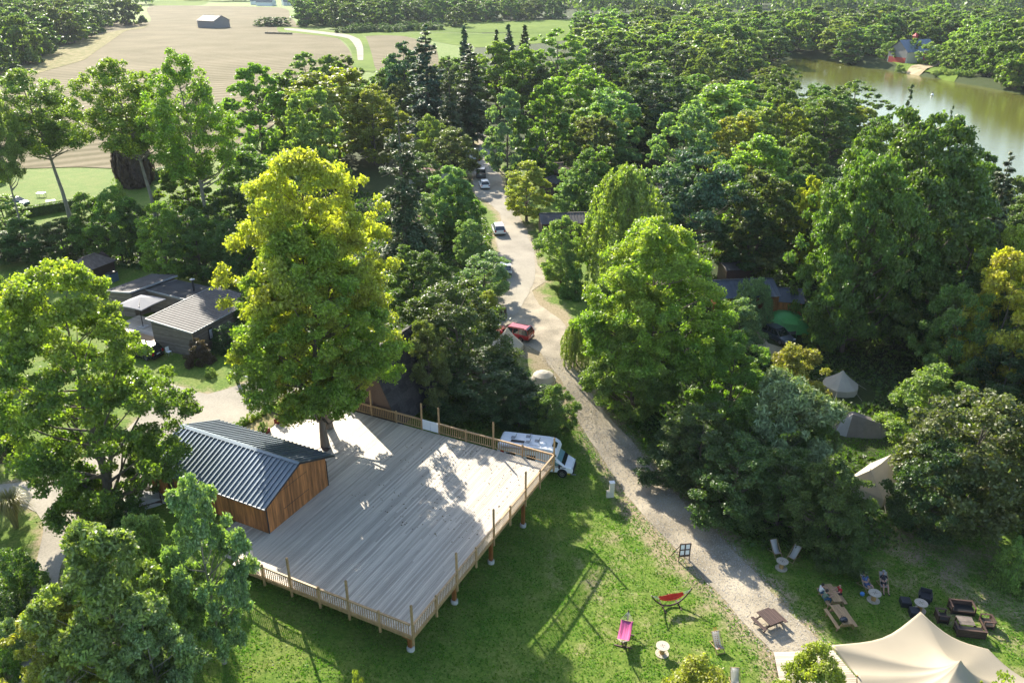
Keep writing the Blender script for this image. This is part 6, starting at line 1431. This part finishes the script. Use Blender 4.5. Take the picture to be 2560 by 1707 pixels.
# hammocks
def hammock(label, X, Y, rz, L_, m, spread, stand='arc'):
    t = thing('hammock', label, 'hammock', (X, Y, H1(X, Y)), rz); q = MB(); n = 18
    arc = []
    for k in range(n+1):
        u_ = k/n*2-1; arc.append((u_*L_/2, 0, .12 + 1.25*abs(u_)**2.3))
    q.tube(arc, [.05 + .02*(1-abs(k/n*2-1)) for k in range(n+1)], 8); q.build('arc_stand', M['darkwood' if spread < .6 else 'darkwood'], t)
    for sx in (-.62, .62): q = MB(); q.bar((sx, -.6, .03), (sx, .6, .03), .09, .07); q.bar((sx,0,.03),(sx,0,.16),.1,.1); q.build('foot', M['darkwood'], t)
    hl = L_*.3; nx_, ny_ = 16, 6; v = []
    for i in range(nx_+1):
        u_ = i/nx_*2-1
        for j in range(ny_+1):
            w_ = j/ny_*2-1; wid = spread*(1 - (.0 if spread > .35 else .55*abs(u_)**2)); v.append((u_*hl, w_*wid, .62 + .3*u_*u_ + (.12 if spread > .35 else .3)*w_*w_*(1-.5*abs(u_)) + .015*math.sin(14*w_+3*u_)))
    q = MB(); q.add(v, [(i*(ny_+1)+j, (i+1)*(ny_+1)+j, (i+1)*(ny_+1)+j+1, i*(ny_+1)+j+1) for i in range(nx_) for j in range(ny_)]); o = q.build('sling', M[m], t, smooth=True); sd = o.modifiers.new('t', 'SOLIDIFY'); sd.thickness = .02
    q = MB()
    for s_ in (-1, 1):
        for j in range(7):
            w_ = j/6*2-1; wid = spread*(1 if spread > .35 else .45); q.tube([(s_*hl, w_*wid, .92 + (.06 if spread > .35 else .15)*w_*w_), (s_*L_/2*.97, 0, 1.28)], .01, 4)
    q.build('cord', M['rope'], t)
    if spread > .35:
        for s_ in (-1, 1): q = MB(); q.bar((s_*hl, -spread-.04, .93), (s_*hl, spread+.04, .93), .04, .04); q.build('spreader_bar', M['palewood'], t)
    return t
X, Y, z = gS(1676, 1515); hammock('Red hammock slung in a curved wooden stand on the sunny lawn', X, Y, R(14), 3.2, 'hamred', .28)
X, Y, z = gS(1562, 1608); hammock('Pink striped hammock with spreader bars on a curved stand', X, Y + .3, R(74), 3.1, 'hampink', .42)
# dark picnic table on the path
def picnic(label, X, Y, rz, Lt, Wt, m, nb_, group=None, z=None):
    t = thing('picnic_table', label, 'picnic table', (X, Y, (H1(X, Y) + .035) if z is None else z), rz, group)
    for k in range(nb_): q = MB(); q.box((0, -Wt/2 + Wt*(k+.5)/nb_, .74), (Lt, Wt/nb_ - .012, .04)); q.build('table_plank', M[m], t)
    for s_ in (-1, 1):
        for k in range(2 if nb_ > 4 else 1):
            bw = .13 if nb_ > 4 else .26
            q = MB(); q.box((0, s_*(Wt/2 + .3 + bw*k), .45), (Lt, bw - .012, .04)); q.build('bench_plank', M[m], t)
    for x_ in (-Lt/2+.22, Lt/2-.22):
        q = MB(); q.bar((x_, -Wt/2-.45, .4), (x_, Wt/2+.45, .4), .05, .1); q.bar((x_, -Wt/2+.05, .68), (x_, Wt/2-.05, .68), .05, .08); q.build('cross_beam', M[m], t)
        for s_ in (-1, 1): q = MB(); q.bar((x_, s_*.25, .7), (x_, s_*(Wt/2+.3), 0), .09, .05, up=(1,0,0)); q.build('leg', M[m], t)
    return t
pq = [un(x/KD, y/KD, .78 + LG) for x, y in ((1886,1530),(1930,1517),(1965,1550),(1916,1563))]
X, Y = sum(p[0] for p in pq)/4, sum(p[1] for p in pq)/4
a_ = math.atan2(pq[2][1]-pq[1][1], pq[2][0]-pq[1][0])
picnic('Dark brown picnic table standing on the gravel path', X, Y, a_, 1.45, 1.15, 'darkwood', 8)
tq = [un(*(v/KD for v in z3(*p)), .75 + LG) for p in ((1225,920),(1335,925),(1440,1200),(1260,1185))]
X1, Y1 = sum(p[0] for p in tq)/4, sum(p[1] for p in tq)/4; a1_ = R(-84)
pt1 = picnic('Pale wooden picnic table with three people sitting at it', X1, Y1, a1_, 1.85, .68, 'palewood', 4)
tq = [un(*(v/KD for v in z3(*p)), .75 + LG) for p in ((1295,1235),(1480,1240),(1665,1550),(1410,1560))]
X2, Y2 = sum(p[0] for p in tq)/4, sum(p[1] for p in tq)/4
pt2 = picnic('Pale wooden picnic table with a dark backpack on it', X2 - .05, Y2 - .1, R(-82), 1.95, .72, 'palewood', 4)
X, Y = un(*(v/KD for v in z3(1495, 1490)), .9 + LG); t = thing('backpack', 'Dark blue backpack lying on the nearer pale picnic table', 'backpack', (X, Y, .785 + LG), R(15))
q = MB(); q.box((0,0,.13), (.5,.32,.26)); q.build('body', M['navypaint'] if False else mat('navy_fabric', (.012,.02,.035), .8), t, bevel=.07); q = MB(); q.tube([(-.1,.1,.25),(-.05,.2,.33),(.1,.15,.26)], .018, 5); q.box((.05,-.17,.12),(.3,.06,.16)); q.build('pocket', M['black'], t)
# black cube seats
def cube_seat(label, x, y, rz, back=False):
    X, Y, z = G(x/KD, y/KD); t = thing('cube_seat', label, 'cube seat', (X, Y, z), rz); q = MB(); q.box((0,0,.22), (.72,.72,.42)); q.build('base', M['rattan'], t, bevel=.03)
    q = MB(); q.box((0,0,.455), (.7,.7,.06)); q.build('cushion', M['rattan'], t, bevel=.025)
    if back:
        q = MB(); q.box((0,.36,.55), (.78,.12,.6)); q.build('backrest', M['rattan'], t, bevel=.04)
        for s_ in (-1,1): q = MB(); q.box((s_*.4,.05,.42), (.12,.7,.4)); q.build('armrest', M['rattan'], t, bevel=.04)
cube_seat('Black cube stool left of the spool table near the tent peak', 2262, 1511, R(-10)); cube_seat('Black cube stool closest to the stretch tent peak', 2285, 1537, R(-12)); cube_seat('Black cube armchair behind the spool table near the tent peak', 2311, 1500, R(-25), True)
# brown lounge set
def lounge(label, x, y, rz, w, d, name='lounge_sofa', cat='sofa', hb=.72):
    X, Y, z = G(x/KD, y/KD); t = thing(name, label, cat, (X, Y, z), rz)
    q = MB(); q.box((0,0,.2), (w-.1,d-.1,.34)); q.build('seat', M['black'], t)
    for k in range(5): q = MB(); q.box((0, d/2-.05, .14 + .13*k), (w, .04, .115)); q.build('back_slat', M['darkwood'], t)
    q = MB(); q.box((0,d/2-.03,hb), (w+.06,.14,.04)); q.build('back_top', M['darkwood'], t)
    for s_ in (-1,1):
        q = MB(); q.box((s_*(w/2-.02),0,hb-.02), (.13,d,.04)); q.build('arm_top', M['darkwood'], t)
        q = MB(); [q.box((s_*(w/2-.02), yy, hb/2-.02), (.09,.09,hb-.06)) for yy in (-d/2+.06, d/2-.06)]; q.box((s_*(w/2-.02),0,.3),(.04,d,.12)); q.build('arm_frame', M['darkwood'], t)
    q = MB(); q.box((0,-d/2+.04,.3), (w,.06,.14)); q.build('front_board', M['darkwood'], t)
    return t
ls = lambda zx, zy: (2220 + zx*.17026, 1440 + zy*.17026)
lounge('Dark brown pallet sofa at the back of the lounge set', *ls(1065, 515), R(-9), 1.6, .85)
lounge('Dark brown pallet sofa at the front of the lounge set, its back to the camera', *ls(1185, 850), R(171), 1.85, .85)
lounge('Dark brown pallet armchair on the left of the lounge set', *ls(775, 640), R(80), .82, .78, 'lounge_armchair', 'armchair')
lounge('Dark brown pallet armchair on the right of the lounge set', *ls(1440, 725), R(-98), .82, .78, 'lounge_armchair', 'armchair')
X, Y, z = G(ls(1120, 715)[0]/KD, ls(1120, 715)[1]/KD); t = thing('lounge_table', 'Low weathered table in the middle of the brown lounge set', 'table', (X, Y, z), R(-9))
for k in range(7): q = MB(); q.box((0, -.38 + .125*k, .42), (1.05, .11, .04)); q.build('plank', M['greywood'], t)
for sx in (-.5,.5):
    for sy in (-.35,.35): q = MB(); q.box((sx,sy,.2),(.08,.08,.4)); q.build('leg', M['darkwood'], t)
# electricity cabinet, notice board
X, Y, z = G(1404, 1140); t = thing('service_cabinet', 'Cream electricity cabinet with a lower box beside it, next to the gravel path', 'cabinet', (X, Y, z), R(5))
q = MB(); q.box((0,0,.75), (.42,.34,1.5)); q.build('tall_box', M['cream'], t, bevel=.02); q = MB(); q.box((-.32,-.05,.32), (.28,.3,.64)); q.build('low_box', M['cream'], t, bevel=.02); q = MB(); q.box((0,-.175,.8),(.34,.012,1.2)); q.build('door', M['cream'], t); q = MB(); q.box((0,0,1.53),(.48,.4,.05)); q.build('lid', M['white'], t)
X, Y, z = G((1480+1285*420/2352)/KD, (1340+345*420/2352)/KD); t = thing('notice_board', 'Dark framed notice board with four white sheets at the edge of the gravel path', 'sign', (X, Y, z), R(7))
q = MB(); [q.box((sx,0,.85),(.06,.06,1.7)) for sx in (-.43,.43)]; q.box((0,0,1.68),(.92,.06,.07)); q.box((0,0,.5),(.92,.05,.12)); q.box((0,0,1.1),(.05,.05,1.2)); q.box((0,0,1.12),(.9,.05,.05)); q.build('frame', M['darkwood'], t)
q = MB(); q.box((0,.02,1.1),(.84,.02,1.14)); q.build('back_panel', M['darkwood'], t)
for sx in (-.21,.21):
    for sz in (.84,1.39): q = MB(); q.box((sx,-.005,sz),(.3,.012,.42)); q.build('sheet', M['white'], t)
q = MB(); [q.bar((sx,0,1.55),(sx-.35,.75,.02),.04,.05) for sx in (-.43,.43)]; q.bar((-.6,.5,.5),(.25,.5,.5),.03); q.build('prop_leg', M['darkwood'], t)
# covered pile left of the hut and round stump
X, Y, z = G(330, 1155); t = thing('covered_pile', 'Pile under pale sheeting between maple trunk and hut', 'sheeted pile', (X, Y, z), R(30))
q = MB(); vs_ = []
for i in range(9):
    for j in range(7):
        u_, v_ = i/8*2-1, j/6*2-1; vs_.append((u_*1.5, v_*1.0, .75*(1-max(abs(u_),abs(v_))**3) + .06*math.sin(9*u_+2*v_) + .05*math.sin(8*v_)))
q.add(vs_, [(i*7+j, (i+1)*7+j, (i+1)*7+j+1, i*7+j+1) for i in range(8) for j in range(6)]); q.build('sheeting', M['slinggrey'], t); q = MB(); q.box((0,0,.15),(2.6,1.7,.35)); q.build('pile', M['darkwood'], t)
for k in range(5):
    boulder('Orange-brown stone in the bed at the hut end', 318 + 9*k, 1120 + (k % 2)*14, .3, 'stones in the bed at the hut end')
X, Y, z = G(30, 1038); t = thing('wooden_sign', 'Small blank wooden sign on a post at the left edge', 'sign', (X, Y, z)); q = MB(); q.box((0,0,1.1),(.8,.05,.3)); q.build('board', M['spoolcore'], t); q = MB(); q.box((0,.05,.55),(.08,.08,1.1)); q.build('post', M['spoolcore'], t)
for i, (x, y) in enumerate(((96, 452), (118, 470), (142, 478))):
    X, Y, z = G(x, y); t = thing('garden_table', 'Pale garden table in the yard right of the teal car, ' + ('highest', 'middle', 'lowest')[i], 'table', (X, Y, z), i*.6)
    q = MB(); q.box((0,0,.72),(1.5,.9,.05)); q.build('top', M['white'], t)
    for sx in (-.65,.65):
        for sy in (-.35,.35): q = MB(); q.box((sx,sy,.35),(.05,.05,.7)); q.build('leg', M['grey'], t)
X, Y, z = G(2155/KD, 1487/KD); t = thing('carrier_bag', 'Blue and white bag on the grass under the deck chair with the blue dress', 'bag', (X, Y, z)); q = MB(); q.lathe((0,0,0), [(.13,0),(.17,.1),(.15,.22),(.05,.28)], 10); q.build('bag', mat('bag_blue', (.08,.25,.6), .5), t)
# ------------------------------------------------------------------ people
def skin_mesh(name, joints, edges, material, parent, sub=2):
    """one continuous skinned surface; joints: (x, y, z, radius[, radius2])"""
    me = bpy.data.meshes.new(name); me.from_pydata([j[:3] for j in joints], edges, []); me.update(); me.materials.append(material)
    o = link(name, me, parent); sk = o.modifiers.new('skin', 'SKIN'); sv = me.skin_vertices
    if not sv: 
        bpy.context.view_layer.update()
    for i, j in enumerate(joints):
        r = j[3]; r2 = j[4] if len(j) > 4 else r
        me.skin_vertices[0].data[i].radius = (r, r2); me.skin_vertices[0].data[i].use_root = (i == 0)
    sk.use_smooth_shade = True
    s_ = o.modifiers.new('sub', 'SUBSURF'); s_.levels = sub; s_.render_levels = sub
    return o
def person(label, X, Y, z, rz, pose, shirt, legs, hair='hair', skirt=False, s=1.0, bald=False, armpose='fwd', shoes=True, sleeves=True):
    """local -y is the way the person faces, origin on the ground below the seat"""
    t = thing('person', label, 'person', (X, Y, z), rz); t.scale = (s, s, s)
    if pose == 'sit': hip, chest, neck, head = (0,0,.56), (0,-.06,.86), (0,-.08,1.08), (0,-.13,1.24); knee = lambda k: (k*.13,-.45,.55); foot = lambda k: (k*.13,-.42,.1); toe = lambda k: (k*.14,-.6,.05)
    else: hip, chest, neck, head = (0,-.08,.42), (0,.2,.74), (0,.34,.97), (0,.36,1.14); knee = lambda k: (k*.15,-.5,.56); foot = lambda k: (k*.17,-.82,.14); toe = lambda k: (k*.2,-1.0,.1)
    J = [(*hip,.15,.12), (hip[0],(hip[1]+chest[1])/2,(hip[2]+chest[2])/2,.135,.105), (*chest,.16,.11), (*neck,.055), (head[0],head[1]+.01,head[2]-.1,.058), (*head,.088,.1), (head[0],head[1],head[2]+.085,.06)]
    E_ = [(0,1),(1,2),(2,3),(3,4),(4,5),(5,6)]
    def limb(pts, root):
        b = len(J); J.extend(pts); E_.append((root, b)); E_.extend((b+i, b+i+1) for i in range(len(pts)-1)); return b
    for k in (-1, 1):
        limb([(k*.1, hip[1]-.06, hip[2], .088), tuple(knee(k)) + (.062,), (foot(k)[0], (knee(k)[1]+foot(k)[1])/2+.02, (knee(k)[2]+foot(k)[2])/2, .055), tuple(foot(k)) + (.038,), tuple(toe(k)) + (.035,)], 0)
        sh = (k*.19, chest[1]+.0, neck[2]-.09)
        if pose == 'sit': el, hd = (k*.25, chest[1]-.2, .84), (k*.1, -.5, .83)
        else: el, hd = (k*.3, chest[1]-.14, .62), (k*.08, -.02, .66)
        b = limb([(*sh,.058), (*el,.042), (*hd,.028), (hd[0]-k*.01, hd[1]-.06, hd[2], .034)], 2)
        pm = len(J) - 1
        for f in range(4): limb([(hd[0] + (f-1.5)*.02, hd[1]-.11, hd[2], .009), (hd[0] + (f-1.5)*.022, hd[1]-.14-.01*(f in (1,2)), hd[2]-.012, .008)], pm)
        limb([(hd[0]-k*.04, hd[1]-.07, hd[2]+.005, .01), (hd[0]-k*.055, hd[1]-.1, hd[2], .008)], pm)
    skin_mesh('body', J, E_, M['skin'], t)
    TJ = [(*hip,.165,.135), (hip[0],(hip[1]+chest[1])/2,(hip[2]+chest[2])/2,.155,.12), (chest[0],chest[1],chest[2]+.02,.178,.125), (neck[0],neck[1],neck[2]-.04,.08)]; TE = [(0,1),(1,2),(2,3)]
    for k in (-1, 1):
        sh = (k*.19, chest[1], neck[2]-.09); el = (k*.25, chest[1]-.2, .84) if pose == 'sit' else (k*.3, chest[1]-.14, .62)
        b = len(TJ); TJ += [(*sh,.07), tuple(sh[i]*.35+el[i]*.65 for i in range(3)) + (.058,)]; TE += [(2,b),(b,b+1)]
    skin_mesh('shirt', TJ, TE, M[shirt], t)
    LJ = [(*hip,.165,.14)]; LE = []
    for k in (-1, 1):
        kn = knee(k); b = len(LJ); endp = tuple(hip[i]*.2*(i != 0) + kn[i]*(.8 if i else 1) for i in range(3)) if legs != 'jeans' else kn
        LJ += [(k*.1, hip[1]-.06, hip[2], .1), (*endp, .078)]; LE += [(0,b),(b,b+1)]
        if legs == 'jeans': LJ += [(*foot(k), .055)]; LE += [(b+1, b+2)]
    skin_mesh('trousers', LJ, LE, M[legs], t)
    if not bald:
        q = MB(); q.lathe((head[0], head[1]+.02, head[2]-.02), [(.1,0),(.118,.05),(.105,.12),(.05,.165),(.01,.172)], 14); q.lathe((head[0], head[1]+.06, head[2]-.1), [(.05,0),(.08,.05),(.09,.12)], 12); q.build('hair', M[hair], t, smooth=True)
    q = MB()
    for k in (-1, 1): q.lathe((k*.035, head[1]-.094, head[2]+.005), [(.008,-.006),(.011,0),(.008,.006)], 6)
    q.build('eyes', M['black'], t)
    q = MB(); q.add([(-.014,head[1]-.093,head[2]-.02),(.014,head[1]-.093,head[2]-.02),(0,head[1]-.125,head[2]-.022),(0,head[1]-.096,head[2]+.02)], [(0,1,2),(0,2,3),(1,3,2)]); q.build('nose', M['skin'], t)
    for k in (-1, 1):
        q = MB(); ft, tt_ = foot(k), toe(k); q.bar((ft[0], ft[1]+.04, ft[2]-.04), (tt_[0], tt_[1]-.04, max(tt_[2]-.02,.035)), .09, .07); q.build('shoe', M['black'], t, bevel=.02)
    return t
ca, sa = math.cos(a1_), math.sin(a1_)
def tbl(lx, ly): return X1 + ca*lx - sa*ly, Y1 + sa*lx + ca*ly
# table long axis points towards the camera; benches on local +-y
x_, y_ = tbl(-.45, -.70); person('Person in white top at the far end of the pale picnic table, dark hair', x_, y_, H1(x_, y_), a1_ + math.pi, 'sit', 'clwhite', 'jeans', s=.95)
x_, y_ = tbl(.25, -.72); person('Person in sage green top with back to the path at the pale picnic table', x_, y_, H1(x_, y_), a1_ + math.pi, 'sit', 'clgreen', 'jeans')
x_, y_ = tbl(-.15, .70); person('Bald person in red shirt at the right bench of the pale picnic table', x_, y_, H1(x_, y_), a1_, 'sit', 'clred', 'clblack', bald=True)
for c_, lab, sh_, lg, hr, bd in ((c1, 'Person reclining in blue patterned dress in the left occupied deck chair', 'clblue', 'clblue', 'hair', False), (c2, 'Person reclining in black shirt and dark shorts in the right occupied deck chair', 'clblack', 'clblack', 'hairgrey', False)):
    person(lab, c_.location.x, c_.location.y, c_.location.z, c_.rotation_euler.z, 'recline', sh_, lg, hr, bald=bd)
# dry leaves scattered on the deck
n = 260; lx = rng.uniform(9, 21, n); ly = rng.uniform(1, 13, n); cw, sw = math.cos(ANG), math.sin(ANG)
P = np.stack([-6.3 + cw*lx - sw*ly, 38.64 + sw*lx + cw*ly, np.full(n, DZ + .012)], 1)
V, Qd = leaf_quads(P, rdir(n)*.3 + np.array([0,0,1.]), .1, 1.3); tag(link('fallen_leaves', fastmesh('fallen_leaves', V, Qd, M['leaf']), color=(.06,.035,.01)), 'dry brown leaves scattered on the deck boards', 'leaves', kind='stuff')
# ------------------------------------------------------------------ haze
hz = MB(); hz.box((0, 850, 20), (2600, 1900, 48)); hm = bpy.data.materials.new('haze'); hm.use_nodes = True
hn = hm.node_tree.nodes; hn.remove(hn['Principled BSDF']); pv = hn.new('ShaderNodeVolumePrincipled'); pv.inputs['Color'].default_value = (.82,.9,1,1); pv.inputs['Density'].default_value = .00006; pv.inputs['Anisotropy'].default_value = .1
hm.node_tree.links.new(pv.outputs[0], hn['Material Output'].inputs['Volume'])
o = hz.build('haze', hm); tag(o, kind='stuff')
print('objects', len(bpy.data.objects), 'railing balusters', bal_n)
